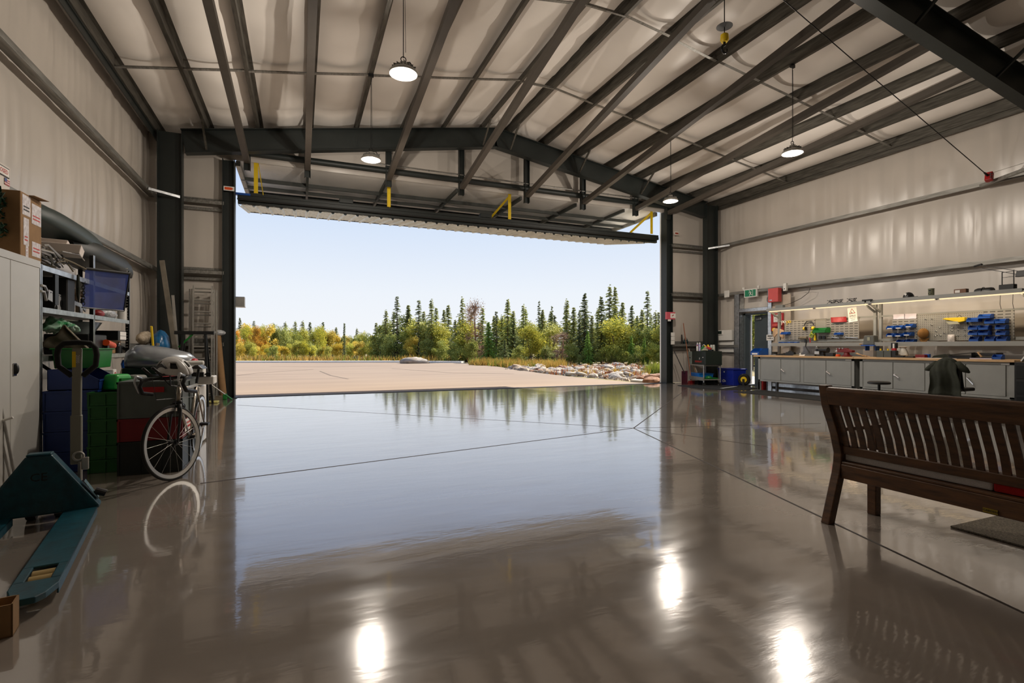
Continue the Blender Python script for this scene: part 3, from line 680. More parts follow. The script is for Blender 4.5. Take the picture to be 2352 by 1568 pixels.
# back frames with pegboards, a trough rail, top shelf and strip lamps
M_peg = mk('pegboard_grey', (140, 137, 128), .5, 0, var=.05)
def _peg_nodes(m, kind):
    t = m.node_tree; b = t.nodes['Principled BSDF']; src = b.inputs['Base Color'].links[0].from_socket
    co = t.nodes.new('ShaderNodeTexCoord'); sp = t.nodes.new('ShaderNodeSeparateXYZ'); t.links.new(co.outputs['Object'], sp.inputs[0])
    def cell(sock, n):
        a = t.nodes.new('ShaderNodeMath'); a.operation = 'MULTIPLY'; a.inputs[1].default_value = n; t.links.new(sock, a.inputs[0])
        f = t.nodes.new('ShaderNodeMath'); f.operation = 'FRACT'; t.links.new(a.outputs[0], f.inputs[0])
        s_ = t.nodes.new('ShaderNodeMath'); s_.operation = 'SUBTRACT'; s_.inputs[1].default_value = .5; t.links.new(f.outputs[0], s_.inputs[0])
        ab = t.nodes.new('ShaderNodeMath'); ab.operation = 'ABSOLUTE'; t.links.new(s_.outputs[0], ab.inputs[0]); return ab.outputs[0]
    ny, nz, ty, tz = (26, 26, .16, .16) if kind == 'holes' else (8.5, 17, .36, .17)
    cy_, cz_ = cell(sp.outputs['Y'], ny), cell(sp.outputs['Z'], nz)
    l1 = t.nodes.new('ShaderNodeMath'); l1.operation = 'LESS_THAN'; l1.inputs[1].default_value = ty; t.links.new(cy_, l1.inputs[0])
    l2 = t.nodes.new('ShaderNodeMath'); l2.operation = 'LESS_THAN'; l2.inputs[1].default_value = tz; t.links.new(cz_, l2.inputs[0])
    mu = t.nodes.new('ShaderNodeMath'); mu.operation = 'MULTIPLY'; t.links.new(l1.outputs[0], mu.inputs[0]); t.links.new(l2.outputs[0], mu.inputs[1])
    mx = t.nodes.new('ShaderNodeMixRGB'); t.links.new(mu.outputs[0], mx.inputs[0]); t.links.new(src, mx.inputs[1]); mx.inputs[2].default_value = (*lin((70, 68, 62)), 1)
    t.links.new(mx.outputs[0], b.inputs['Base Color'])
_peg_nodes(M_peg, 'holes')
M_louv = mk('louvre_panel_grey', (142, 138, 130), .5, 0, var=.05); _peg_nodes(M_louv, 'slots')
PX = 12.4
def backframe(ya, yb, label, panels):
    cy = (ya + yb) / 2; t = thing('tool_wall_frame', label, 'tool rack', (PX, cy, .965)); L = lambda x, y, z: (x - PX, y - cy, z - .965)
    B = lambda m, x0, x1, y0, y1, z0, z1: m.bx(*[v for p in zip(L(x0, min(y0, y1), z0), L(x1, max(y0, y1), z1)) for v in p])
    for y in (ya - .04, yb + .04):
        m = MB(); B(m, PX, PX + .06, y + .03, y - .03, .965, 2.26); m.build('upright', M_bgrey, t)
    for z0, z1, nm in ((1.325, 1.385, 'back_rail'), (1.885, 1.925, 'top_rail')):
        m = MB(); B(m, PX + .005, PX + .03, ya, yb, z0, z1); m.build(nm, M_bgrey, t)
    m = MB(); B(m, PX - .24, PX, ya - .01, yb + .01, 1.225, 1.235); B(m, PX - .245, PX - .235, ya - .01, yb + .01, 1.215, 1.305); m.build('trough_shelf', M_bgrey, t)
    for a, b, z0, z1, mt in panels:
        m = MB(); B(m, PX - .02, PX - .008, a, b, z0, z1); m.build('panel', mt, t)
    m = MB(); B(m, 11.98, PX + .02, ya, yb, 2.215, 2.25); B(m, 11.975, 11.985, ya, yb, 2.18, 2.255); m.build('top_shelf', M_bgrey, t)
    for y in (ya - .04, yb + .04):
        m = MB(); m.bar(L(PX + .02, y, 2.0), L(12.02, y, 2.2), .03, .04); m.build('shelf_bracket', M_bgrey, t)
    return t
backframe(10.46, 7.78, 'grey tool rack with slotted panels over the workbench nearer the exit door', [(10.2, 9.3, 1.38, 1.92, M_louv), (9.29, 9.0, 1.38, 1.92, M_peg), (8.99, 8.17, 1.40, 1.91, M_louv)])
backframe(7.74, 5.0, 'grey tool rack with perforated panels over the workbench behind the chair', [(7.42, 6.92, 1.34, 1.9, M_louv), (6.91, 6.34, 1.33, 1.90, M_peg), (6.335, 5.75, 1.33, 1.90, M_peg), (5.745, 5.28, 1.32, 1.89, M_louv)])
for i, (a, b, w) in enumerate(((10.42, 9.06, 'far end over the first workbench'), (9.03, 7.7, 'near end over the first workbench'), (7.66, 6.36, 'far end over the second workbench'), (6.33, 4.96, 'near end over the second workbench'))):
    cy = (a + b) / 2; t = thing('strip_lamp', 'glowing warm strip lamp under the top shelf, ' + w, 'lamp', (12.03, cy, 2.175), group='strip lamps over the workbenches')
    m = MB(); m.bx(-.045, .045, b - cy, a - cy, .012, .04); m.build('housing', M_bgrey, t)
    m = MB(); m.cyl((0, b - cy + .02, 0), (0, a - cy - .02, 0), .017, n=12); m.build('tube', M_tubelamp, t, smooth=True)
    m = MB(); m.bx(-.03, .03, b - cy, b - cy + .02, -.02, .02); m.bx(-.03, .03, a - cy - .02, a - cy, -.02, .02); m.build('end_cap', M_white, t)
    ld = bpy.data.lights.new('strip_light', 'AREA'); ld.shape = 'RECTANGLE'; ld.size = .05; ld.size_y = a - b - .1; ld.energy = BENCH_LAMP_W; ld.color = (1.0, .78, .52)
    lo = bpy.data.objects.new('strip_light', ld); C.objects.link(lo); lo.location = (12.03, cy, 2.14); lo.rotation_euler = (0, math.radians(-38), 0)
# ------------------------------------------------------------------ things on and over the workbenches
def bin_mesh(w, d, h):
    """open-fronted picking bin facing -x, origin at bottom centre of the back"""
    m = MB(); t = .004
    m.bx(-d, 0, -w / 2, w / 2, 0, t); m.bx(-t, 0, -w / 2, w / 2, 0, h)
    for s in (-1, 1):
        pts = [(-d, 0), (0, 0), (0, h), (-d * .62, h), (-d, h * .48)]
        y0 = s * w / 2; vs = [(a, y0, b) for a, b in pts] + [(a, y0 - s * t, b) for a, b in pts]; n = 5
        m.add(vs, [(i, (i + 1) % n, n + (i + 1) % n, n + i) for i in range(n)] + [tuple(range(n)), tuple(range(n, 2 * n))])
    m.bx(-d, -d + t, -w / 2, w / 2, 0, h * .46); m.bx(-d - .006, -d + t, -w / 2, w / 2, h * .4, h * .48)
    return m
BINS = {}
def bin_(p, w, d, h, mat, label, group=None, lab=False, fill=None):
    key = (w, d, h, mat.name)
    if key not in BINS:
        o = bin_mesh(w, d, h).build('storage_bin', mat); BINS[key] = o
    else:
        o = BINS[key].copy(); C.objects.link(o)
    o.location = p; tag(o, label, 'bin', group)
    if lab:
        m = MB(); m.bx(-d - .003, -d - .001, -w * .32, w * .32, h * .08, h * .3); m.build('label_card', M_paper, o)
    return o
PF = PX - .022
ROWN = ['top row', 'second row', 'third row', 'fourth row', 'bottom row']
rg = [[(2242, 739), (2269, 731)], [(2281, 743), (2306, 742)], [(2243, 757), (2267, 757), (2306, 756)], [(2243, 769), (2267, 769), (2307, 769)], [(2245, 784), (2281, 784), (2309, 784)]]
for r, row in enumerate(rg):
    for k, (px, py) in enumerate(row):
        p = ax(px, py, PF); bin_(p, .15 if r != 0 else .19, .14, .085 if r < 4 else .1, M_blue, 'blue picking bin on the right slotted panel, %s, %s' % (ROWN[r], ['left', 'middle', 'right'][k] if len(row) == 3 else ['left', 'right'][k]), 'blue bins on the right slotted panel')
lg = [[(2053, 756), (2073, 755), (2096, 752)], [(2053, 773), (2072, 773), (2092, 771)], [(2076, 789), (2098, 788)]]
for r, row in enumerate(lg):
    for k, (px, py) in enumerate(row):
        p = ax(px, py, PF); bin_(p, .15, .15, .08 if r < 2 else .09, M_blue, 'blue picking bin on the slotted panel left of the brown cap, %s, %s' % (['upper row', 'middle row', 'bottom row'][r], ['left', 'middle', 'right'][k] if len(row) == 3 else ['left', 'right'][k]), 'blue bins beside the brown cap', lab=(r < 2))
p = ax(1893, 764, PF); bin_(p, .34, .2, .13, M_green, 'long green bin on the slotted panel of the first workbench')
p = ax(1930, 769, PF); bin_(p, .17, .12, .06, M_blue, 'small blue bin on the panel below the red sign')
p = ax(1808, 768, PF); bin_(p, .22, .13, .07, M_blue, 'small blue bin on the panel near the exit door')
for k, px in enumerate((1801, 1815, 1830)):
    p = ax(px, 786, 12.34); p.z = 1.237; bin_(p, .17, .15, .095, M_blue, 'blue bin on the trough shelf near the exit door, %s of three' % ['left', 'middle', 'right'][k], 'blue bins on the trough shelf')
p = ax(1755, 812, 12.2); p.z = .966; p.x = 12.2; bin_(p, .3, .36, .19, M_blue, 'big blue bin on the far corner of the first worktop', lab=True)
p = ax(2297, 832, 11.95); p.z = .966; o = bin_(p, .14, .12, .09, M_blue, 'small blue bin at the near end of the second worktop')

def obj(m, name, mat, loc, label, cat, group=None, rz=0.0, **k):
    o = m.build(name, mat, **k); o.location = loc; o.rotation_euler = (0, 0, rz); return tag(o, label, cat, group)
WT = .966
def onw(px, py, X):
    p = ax(px, py, X); p.z = WT; return p
# vise
p = onw(1945, 818, 11.92); t = thing('bench_vise', 'dark red bench vise on the front edge of the first worktop', 'vise', p)
m = MB(); m.lathe([(.11, 0), (.11, .02), (.07, .035), (.055, .09), (.06, .1)], n=20); m.build('base', M_dred, t, smooth=True)
m = MB(); m.prism([(-.16, .1), (.1, .1), (.12, .15), (.06, .2), (-.02, .2), (-.03, .17), (-.16, .15)], 'x', -.055, .055); m.build('body', M_dred, t, bev=.008)
m = MB(); m.prism([(.09, .1), (.2, .1), (.2, .2), (.13, .2), (.12, .16)], 'x', -.055, .055); m.bx(-.03, .03, -.05, .12, .11, .14); m.build('moving_jaw', M_dred, t, bev=.006)
m = MB(); m.bx(-.07, .07, .045, .06, .18, .208); m.bx(-.07, .07, .125, .14, .18, .208); m.build('jaw_plates', M_zinc, t)
m = MB(); m.cyl((0, .2, .13), (0, .27, .13), .025, n=14); m.cyl((0, .25, -.06), (0, .25, .19), .007); m.sph((0, .25, -.06), .013); m.sph((0, .25, .19), .013); m.build('handle', M_chrome, t, smooth=True)
# grinder-like black machine and box
p = onw(1890, 817, 12.0); t = thing('bench_grinder', 'black bench tool beside the red vise on the first worktop', 'grinder', p)
m = MB(); m.taper(-.08, .08, -.09, .09, 0, .03, .01, .01); m.bx(-.05, .05, -.05, .05, .03, .1); m.build('base', M_black, t, bev=.006)
m = MB(); m.cyl((0, -.1, .15), (0, .1, .15), .06, n=18); m.cyl((0, -.14, .15), (0, -.1, .15), .07, n=20); m.cyl((0, .1, .15), (0, .14, .15), .07, n=20); m.build('motor', M_black, t, smooth=True)
m = MB(); m.bx(-.09, -.085, .06, .16, .19, .195); m.bx(-.1, -.07, .03, .15, .05, .12); m.build('tool_rest', M_alu, t)
p = onw(1908, 818, 11.93); obj(MB().bx(-.05, .05, -.1, .1, 0, .085), 'tool_box', M_black, p, 'small black box on the worktop between the grinder and vise', 'box', bev=.006)
p = onw(1925, 818, 11.9); m = MB(); m.lathe([(.05, 0), (.055, .03), (.04, .05), (.02, .055)], n=18); obj(m, 'tape_roll', M_orange, p, 'squat orange-red round tin on the worktop left of the vise', 'tin', smooth=True)
# scatter on the first worktop
scat = [(1779, .03, .05, .02, M_zinc, 'small bright metal part at the far end of the first worktop', 'metal part'), (1793, .05, .12, .03, M_black, 'flat black tool beside the big blue bin', 'tool'), (1802, .05, .09, .05, M_rubber, 'black round-edged part on the first worktop, second from the blue bin', 'machine part'),
        (1816, .06, .13, .09, M_black, 'dark lumpy tool under the hanging bins on the first worktop', 'tool'), (1831, .04, .1, .03, M_brown, 'brown scrap lying on the first worktop', 'scrap'), (1838, .02, .03, .05, M_zinc, 'small shiny bolt standing on the first worktop', 'bolt'),
        (1851, .05, .16, .025, M_paper, 'pale strip lying on the first worktop before the grinder', 'strip'), (1862, .06, .13, .04, M_black, 'long black tool lying left of the grinder', 'tool'), (1871, .05, .1, .03, M_dkmetal, 'dark metal part touching the grinder', 'machine part')]
for px, a, b, c, mt, lb, ct in scat:
    p = onw(px, 816, 12.0 + rnd.uniform(-.1, .15)); m = MB(); m.taper(-a, a, -b, b, 0, c, a * .3, b * .15); m.cyl((0, -b * .5, c), (0, b * .4, c), c * .35, n=8); obj(m, ct.replace(' ', '_'), mt, p, lb, ct, rz=rnd.uniform(-.4, .4), bev=.004)
p = onw(1814, 813, 12.1); m = MB(); m.lathe([(.055, 0), (.06, .05), (.05, .1), (.015, .11), (.012, .13)], n=16); obj(m, 'oil_can', M_dkmetal, p, 'squat dark oil can on the first worktop under the trough shelf', 'can', smooth=True)
# papers behind
p = onw(1800, 806, 12.45); m = MB(); m.bx(0, .004, -.16, .16, 0, .2); obj(m, 'paper_sheet', M_paper, p, 'white sheet leaning behind the first worktop, nearest the exit door', 'paper')
p = onw(1995, 812, 12.45); m = MB(); m.bx(0, .004, -.13, .13, 0, .17); m.bx(-.002, 0, -.1, .1, .05, .1); obj(m, 'paper_sheet', M_paper, p, 'white sheet leaning behind the gap between the two worktops', 'paper')
p = onw(1985, 822, 11.95); m = MB()
for k in range(5): m.bar((rnd.uniform(-.06, .06), -.1 + k * .04, .012 + .01 * k), (rnd.uniform(-.06, .06), .04 + k * .04, .03 + .015 * k), .03, .012)
obj(m, 'wood_scraps', M_ply, p, 'little heap of pale wood scraps where the worktops meet', 'wood scraps')
# batteries
for k, (px, lb) in enumerate(((2024, 'left of the pair'), (2041, 'right of the pair'))):
    p = onw(px, 826, 11.98); t = thing('lead_battery', 'dark grey lead battery with yellow terminal on the second worktop, ' + lb, 'battery', p, group='pair of batteries')
    m = MB(); m.bx(-.05, .05, -.075, .075, 0, .14); m.bx(-.045, .045, -.07, .07, .14, .15); m.build('case', mk('battery_grey', (76, 82, 80), .5), t, bev=.005)
    m = MB(); m.cyl((-.02, 0, .15), (-.02, 0, .19), .018, n=10); m.build('terminal', M_yellow, t, smooth=True)
p = onw(2054, 826, 12.0); t = thing('jump_starter', 'black upright charger with red base and lit white top beside the batteries', 'charger', p)
m = MB(); m.bx(-.05, .05, -.06, .06, 0, .15); m.build('base', M_black, t, bev=.006); m = MB(); m.bx(-.03, .03, -.04, .04, .15, .2); m.build('collar', M_red, t, bev=.006); m = MB(); m.bx(-.02, .05, -.05, .06, .2, .32); m.build('body', M_dkmetal, t, bev=.006); m = MB(); m.bx(-.03, -.018, -.018, .018, .2, .3); m.build('light_strip', M_white, t, bev=.004)
# label / scale device on blue stand on the uprights
p = ax(2000, 790, 12.22); t = thing('hot_air_station', 'grey soldering unit on a blue shelf fixed between the tool racks', 'soldering unit', p)
m = MB(); m.bx(-.12, .12, -.15, .15, -.045, -.02); m.bx(-.02, .12, -.12, -.1, -.15, -.045); m.bx(-.02, .12, .1, .12, -.15, -.045); m.build('blue_shelf', M_blue, t, bev=.004)
m = MB(); m.taper(-.09, .1, -.13, .13, -.018, .2, .02, .02); m.build('case', mk('unit_grey', (84, 86, 82), .5), t, bev=.012); m = MB(); m.bx(-.083, -.074, -.03, .03, .08, .16); m.build('display', mk('display', (150, 150, 130), .3), t)
# yellow desk lamp cone: translucent plastic bag
p = onw(2073, 824, 12.2); m = MB(); m.lathe([(.06, 0), (.09, .05), (.08, .12), (.05, .2), (.07, .23)], n=14, sc=(1, 1.3)); obj(m, 'plastic_bag', mk('cloudy_plastic', (206, 204, 198), .35, var=.1, scale=20, bump=.3), p, 'cloudy plastic bag standing on the second worktop', 'bag', smooth=True)
p = onw(2067, 827, 11.95); obj(MB().bx(-.04, .04, -.1, .1, 0, .045), 'tool_case', M_dkmetal, p, 'flat dark case in front of the cloudy plastic bag', 'case', bev=.006)
p = onw(2088, 828, 11.98); obj(MB().bx(-.05, .05, -.11, .11, 0, .03), 'tool_case', M_black, p, 'flat black case between the plastic bag and the red box', 'case', bev=.005)
p = onw(2116, 829, 12.0); m = MB(); m.bx(-.05, .05, -.09, .09, 0, .07); obj(m, 'small_box', M_dred, p, 'dark red box on the second worktop', 'box', bev=.005)
p = onw(2130, 829, 12.1); obj(MB().bx(-.03, .03, -.05, .05, 0, .08), 'small_box', M_blue, p, 'small blue box just right of the dark red one', 'box', bev=.004)
for px, rz, lb in ((2128, .2, 'left of the dark papers'), (2152, -.1, 'middle of the papers'), (2180, .15, 'under the black ring binder')):
    p = onw(px, 832, 11.9); m = MB(); m.bx(-.1, .1, -.15, .15, 0, .006); obj(m, 'paper_sheet', M_paper, p, 'loose white papers on the second worktop, ' + lb, 'paper', 'loose papers on the second worktop', rz=rz)
p = onw(2170, 828, 12.1); m = MB(); m.prism([(-.2, 0), (.2, 0), (.16, .05), (-.05, .09)], 'x', -.08, .08); obj(m, 'tool_pouch', M_olive, p, 'dark cloth pouch lying beyond the papers', 'pouch', bev=.006)
p = onw(2213, 830, 11.98); m = MB(); m.bx(-.13, .13, -.19, .19, 0, .06); m.bar((-.14, .2, .07), (-.05, -.2, .12), .2, .012); obj(m, 'ring_binder', M_black, p, 'black ring binder lying open on the second worktop', 'binder', bev=.004)
p = onw(2268, 831, 12.1); m = MB(); m.bx(-.13, .13, -.2, .2, 0, .05); m.bx(-.12, .12, -.19, .2, .06, .12); obj(m, 'laptop_bag', M_black, p, 'black flat case stack left of the small blue bin', 'case', bev=.006)
p = onw(2256, 832, 11.86); obj(MB().bx(-.06, .06, -.17, .17, 0, .02), 'notebook', mk('lilac_cover', (188, 180, 196), .6), p, 'pale lilac notebook at the front edge of the second worktop', 'notebook', bev=.002)
p = onw(2250, 826, 12.0); m = MB(); m.bar((-.02, -.05, .04), (.0, .02, .13), .05, .02); obj(m, 'glue_tube', M_ply, p, 'tan tube leaning against the black case stack', 'tube')
# far right black stand with leaning folders
p = Vector((11.9, 4.62, 0)); t = thing('drawer_unit', 'black drawer unit standing at the near end of the workbenches', 'drawer unit', p)
m = MB(); m.bx(-.3, .3, -.33, .33, .05, .93); m.build('body', M_black, t, bev=.01); m = MB(); m.bx(-.26, .26, -.28, .28, 0, .05); m.build('plinth', M_rubber, t)
for k in range(3): m = MB(); m.bx(-.31, -.3, -.3, .3, .1 + k * .27, .33 + k * .27); d = m.build('drawer', M_dkmetal, t, bev=.004); m = MB(); m.bx(-.33, -.31, -.1, .1, .24 + k * .27, .26 + k * .27); m.build('handle', M_zinc, d)
for k in range(5):
    m = MB(); m.bar((0, 0, 0), (0, -.17, .28), .26, .02, up=(0, 1, 0)); obj(m, 'file_folder', [M_paper, M_grey, M_white, M_grey, M_dkmetal][k], (11.9, 4.93 - k * .075, .945), 'leaning %s file folder on the black drawer unit, %s' % (['white', 'grey', 'pale', 'mid grey', 'dark'][k], ['outermost left', 'second from left', 'middle of five', 'fourth from left', 'outermost right'][k]), 'folder', 'leaning folders')

# hung on panels and signs
p = ax(1958, 722, PX - .03); t = thing('camera_sign', 'white SMILE sign with a warning triangle above the first tool rack', 'sign', p, rot=(math.radians(-6), 0, 0))
m = MB(); m.bx(-.002, .002, -.11, .11, -.18, .17); m.build('board', M_paper, t)
tri = [(-.08, .02), (.08, .02), (0, .15)]; tin = [(-.055, .036), (.055, .036), (0, .125)]
m = MB(); vs = [(-.003, -a, b) for a, b in tri] + [(-.003, -a, b) for a, b in tin]; m.add(vs, [(0, 1, 4, 3), (1, 2, 5, 4), (2, 0, 3, 5)]); m.build('warning_triangle', mk('sign_brown_red', (150, 70, 52), .6), t)
m = MB(); m.add([(-.0032, .03, .05), (-.0032, .0, .05), (-.0032, .015, .075), (-.0032, -.03, .045), (-.0032, .03, .042)], [(4, 3, 1, 2, 0)]); m.build('pictogram', M_ink, t)
lettering('SMILE', .062, facing((-.003, 0, -.035), (-1, 0, 0)), M_ink, t); lettering("You're on", .03, facing((-.003, 0, -.09), (-1, 0, 0)), M_ink, t); lettering('camera!', .03, facing((-.003, 0, -.13), (-1, 0, 0)), M_ink, t)
p = ax(1927, 737, PX - .03); m = MB()
def rs(u, v): return (-.06 * math.sin(PI * u) * (1 - v) - .02 * v, .2 - .4 * u, -.03 + .13 * v)
m.grid(rs, 12, 4); tag(m.build('curled_sign', mk('sign_red', (160, 24, 26), .45), solid=.004, loc=p), 'curled dark red sign on top of the first tool panel', 'sign')
for px, py, mt, lb in ((1800, 739, M_paper, 'clear safety glasses hung on the panel nearest the exit door'), (1812, 739, M_yellow, 'yellow safety glasses hung on the panel')):
    p = ax(px, py, PF - .02); m = MB(); m.tor((-.01, -.035, 0), .03, .006, n=14, m=6, axis='x'); m.tor((-.01, .035, 0), .03, .006, n=14, m=6, axis='x'); m.tube([(-.01, .065, .01), (.0, .07, -.03), (.0, .06, -.09)], .004); obj(m, 'safety_glasses', mt, p, lb, 'glasses', smooth=True)
p = ax(1858, 752, PF - .04); t = thing('ear_defenders', 'black and yellow ear defenders hung on the first tool panel', 'ear defenders', p)
m = MB(); m.tube([(.0, .13 * math.cos(a), .05 + .12 * math.sin(a)) for a in [PI * i / 12 for i in range(13)]], .012); m.build('headband', M_black, t, smooth=True)
for s in (-1, 1): m = MB(); m.cyl((0, s * .1, -.02), (0, s * .15, -.03), .05, .04, n=16); c_ = m.build('cup', M_yellow, t, smooth=True); m = MB(); m.cyl((0, s * .085, -.018), (0, s * .1, -.02), .045, n=16); m.build('cushion', M_black, c_, smooth=True)
p = ax(1868, 765, PF - .04); m = MB(); m.tor((0, 0, 0), .055, .02, n=18, m=8, axis='x'); m.tor((-.02, .03, -.06), .045, .018, n=18, m=8, axis='x'); obj(m, 'cable_coil', mk('hi_vis_cable', (188, 210, 62), .5, rgb2=(30, 32, 30), scale=30), p, 'coiled black and lime strap under the ear defenders', 'strap', smooth=True)
p = ax(1872, 777, PF - .03); m = MB(); m.lathe([(.005, .12), (.02, .08), (.03, .0), (.03, -.05), (.02, -.06)], n=12); obj(m, 'glue_bottle', M_yellow, p, 'yellow pointed bottle hung left of the black cut-outs', 'bottle', smooth=True)
for px, lb in ((1884, 'left'), (1893, 'right')):
    p = ax(px, 775, PF - .003); obj(MB().bx(-.02, 0, -.04, .04, -.04, .04), 'tool_holder', M_black, p, 'square black tool holder on the first panel, %s of two' % lb, 'tool holder', 'square tool holders', bev=.004)
for px, w, lb in ((1918, .18, 'shorter wrench hung below the green bin'), (1955, .28, 'long bright wrench hung near the right end of the first panel')):
    p = ax(px, 775, PF - .012); m = MB(); m.bar((0, w / 2, .01), (0, -w / 2, -.01), .012, .018); m.tor((0, w / 2, .01), .022, .008, n=12, m=6, axis='x'); m.cb((0, -w / 2, -.01), (.012, .03, .03)); obj(m, 'wrench', M_zinc, p, lb, 'wrench')
p = ax(1846, 776, PF - .06); t = thing('cordless_drill', 'dark cordless drill hanging from the first tool panel', 'drill', p)
m = MB(); m.cyl((0, .1, 0), (0, -.1, 0), .035, n=14); m.cyl((0, .16, 0), (0, .1, 0), .015, .03, n=12); m.build('body', M_brown, t, smooth=True); m = MB(); m.bar((0, -.04, -.02), (0, -.07, -.16), .04, .05); m.bx(-.04, .04, -.13, -.02, -.2, -.15); m.build('grip', M_black, t, bev=.006)
p = ax(1852, 795, 12.15); m = MB(); m.tube([(0, 0, .12), (0, .02, .0), (.0, -.03, -.08), (0, -.09, -.16)], .014); obj(m, 'power_cable', M_black, p, 'thick black cord hanging from the drill to the worktop', 'cord', smooth=True)
p = ax(1895, 790, 12.2); t = thing('pipe_clamp', 'black and steel clamp hanging on the trough shelf of the first rack', 'clamp', p)
m = MB(); m.cyl((0, .28, 0), (0, -.25, 0), .012, n=10); m.build('bar', M_dkmetal, t); m = MB(); m.cb((0, .22, -.03), (.03, .05, .1)); m.cb((0, -.02, .0), (.05, .06, .07)); m.build('jaws', M_alu, t, bev=.005); m = MB(); m.cyl((0, .24, -.05), (0, .24, -.17), .01, n=8); m.build('screw', M_zinc, t)
p = ax(1860, 781, 12.3); m = MB(); m.cyl((0, 0, .06), (-.02, -.03, -.08), .016, .012, n=10); obj(m, 'screwdriver', M_red, p, 'red handled screwdriver hung beside the yellow bottle', 'screwdriver', smooth=True)
p = ax(1979, 790, 12.18); m = MB(); m.lathe([(.01, -.02), (.045, -.01), (.05, .01), (.01, .015)], n=14); m.bar((0, -.03, 0), (0, -.14, .06), .012, .012); obj(m, 'brush', M_ply, p, 'small tan brush on the trough shelf near the soldering unit', 'brush', smooth=True)
# brown cap, work light, plastic packet, note papers
p = ax(2121, 766, PF - .05); t = thing('baseball_cap', 'brown baseball cap hung on the perforated panel', 'cap', p, rot=(0, math.radians(-78), 0))
m = MB(); m.sph((0, 0, 0), (.115, .095, .13), 18, 12, zmin=-.15); m.build('crown', mk('brown_cap_cloth', (142, 100, 46), .9, var=.2, scale=14), t, smooth=True)
m = MB(); m.grid(lambda u, v: (-.1 - .1 * math.sin(PI * u) * v, (u - .5) * .2, -.02 - .02 * v), 14, 4); m.build('visor', MC['brown_cap_cloth'], t, smooth=True, solid=.006)
p = ax(2192, 735, PF - .06); t = thing('work_light', 'yellow flat work light hung on the perforated panel', 'work light', p)
m = MB(); m.prism([(.2, .03), (.12, .05), (-.2, .05), (-.2, -.03), (-.1, -.05)], 'x', -.05, .04); m.build('body', M_yellow, t, bev=.008); m = MB(); m.prism([(.12, -.02), (-.08, -.03), (-.12, -.085), (.07, -.085)], 'x', -.066, -.05); m.build('lens', mk('worklight_lens', (176, 174, 150), .25), t); m = MB(); m.tube([(-.02, -.15, .04), (-.03, -.1, .1), (-.02, -.05, .045)], .006); m.cb((0, -.2, -.06), (.06, .05, .05)); m.build('cable', M_black, t, smooth=True)
p = ax(2185, 777, PF - .03); m = MB(); m.grid(lambda u, v: (-.01 - .03 * math.sin(PI * u) * math.sin(PI * v), .06 - .12 * u, -.09 + .17 * v), 6, 6); tag(m.build('plastic_packet', mk('clear_packet', (214, 206, 200), .3, var=.2, scale=30), solid=.004, loc=p), 'small clear plastic packet hung on the trough shelf', 'packet')
for px, py, lb in ((2065, 727, 'left'), (2091, 726, 'right')):
    p = ax(px, py, PF - .004); obj(MB().bx(-.003, 0, -.12, .12, -.055, .055), 'note_sheet', mk('lilac_paper', (214, 206, 214), .8), p, 'pale note sheet on top of the slotted panel, %s of two' % lb, 'paper', 'note sheets on the panel')
# pegs
pegs = [(2126, 733), (2140, 732), (2150, 760), (2158, 752), (2140, 746), (2148, 771), (2160, 770), (2186, 752), (2200, 752), (2186, 759), (2200, 758), (2216, 758), (2233, 757), (2216, 770), (2233, 769), (2200, 770), (2168, 764), (2152, 768)]
pg0 = None
for px, py in pegs:
    p = ax(px, py, PF)
    if pg0 is None:
        m = MB(); m.cyl((0, 0, 0), (-.05, 0, .01), .006, n=6); m.cyl((-.005, -.015, 0), (-.005, .015, 0), .008, n=6); pg0 = m.build('panel_peg', M_zinc); o = pg0
    else: o = pg0.copy(); C.objects.link(o)
    o.location = p; tag(o, 'small bright hook peg on the perforated panels of the second rack', 'peg', 'pegs on the perforated panels')

# on the top shelf
SH = 2.251
def onsh(px, py, X=12.12):
    p = ax(px, py, X); p.z = SH; return p
p = onsh(2087, 685); t = thing('baseball_cap', 'black baseball cap with a white leaf badge on the top shelf', 'cap', p)
m = MB(); m.sph((0, 0, 0), (.11, .1, .125), 20, 12, zmin=0); m.build('crown', M_black, t, smooth=True); m = MB(); m.grid(lambda u, v: ((u - .5) * .17, -.08 - .1 * math.sin(PI * u) * v, .008 + .012 * math.sin(PI * u)), 12, 4); m.build('visor', M_black, t, smooth=True, solid=.005)
m = MB(); lf = [(0, .04), (.012, .02), (.03, .022), (.02, -.002), (.006, -.008), (.004, -.022), (-.004, -.022), (-.006, -.008), (-.02, -.002), (-.03, .022), (-.012, .02)]
m.add([(-.112, -a, .065 + b) for a, b in lf], [tuple(range(11))]); m.build('badge', M_white, t)
p = onsh(2139, 681, 12.05); t = thing('tin_can', 'pale green tin can with a printed label on the top shelf', 'tin', p); m = MB(); m.lathe([(.05, 0), (.052, .01), (.052, .135), (.055, .14), (.055, .15), (.045, .15)], n=24); m.build('body', mk('tin_green', (126, 128, 104), .4, .2), t, smooth=True); m = MB(); m.bx(-.0545, -.052, -.02, .02, .09, .12); m.tor((-.053, 0, .045), .022, .004, n=16, m=5, axis='x'); m.build('printed_label', M_dkmetal, t)
p = onsh(2208, 673, 12.05); t = thing('small_carton', 'small brown carton with a white label on the top shelf', 'box', p); m = MB(); m.bx(-.05, .05, -.1, .1, 0, .085); m.build('carton', mk('carton_brown', (120, 88, 70), .8), t, bev=.003); m = MB(); m.bx(-.052, -.05, .0, .08, .015, .065); m.build('label_card', M_paper, t)
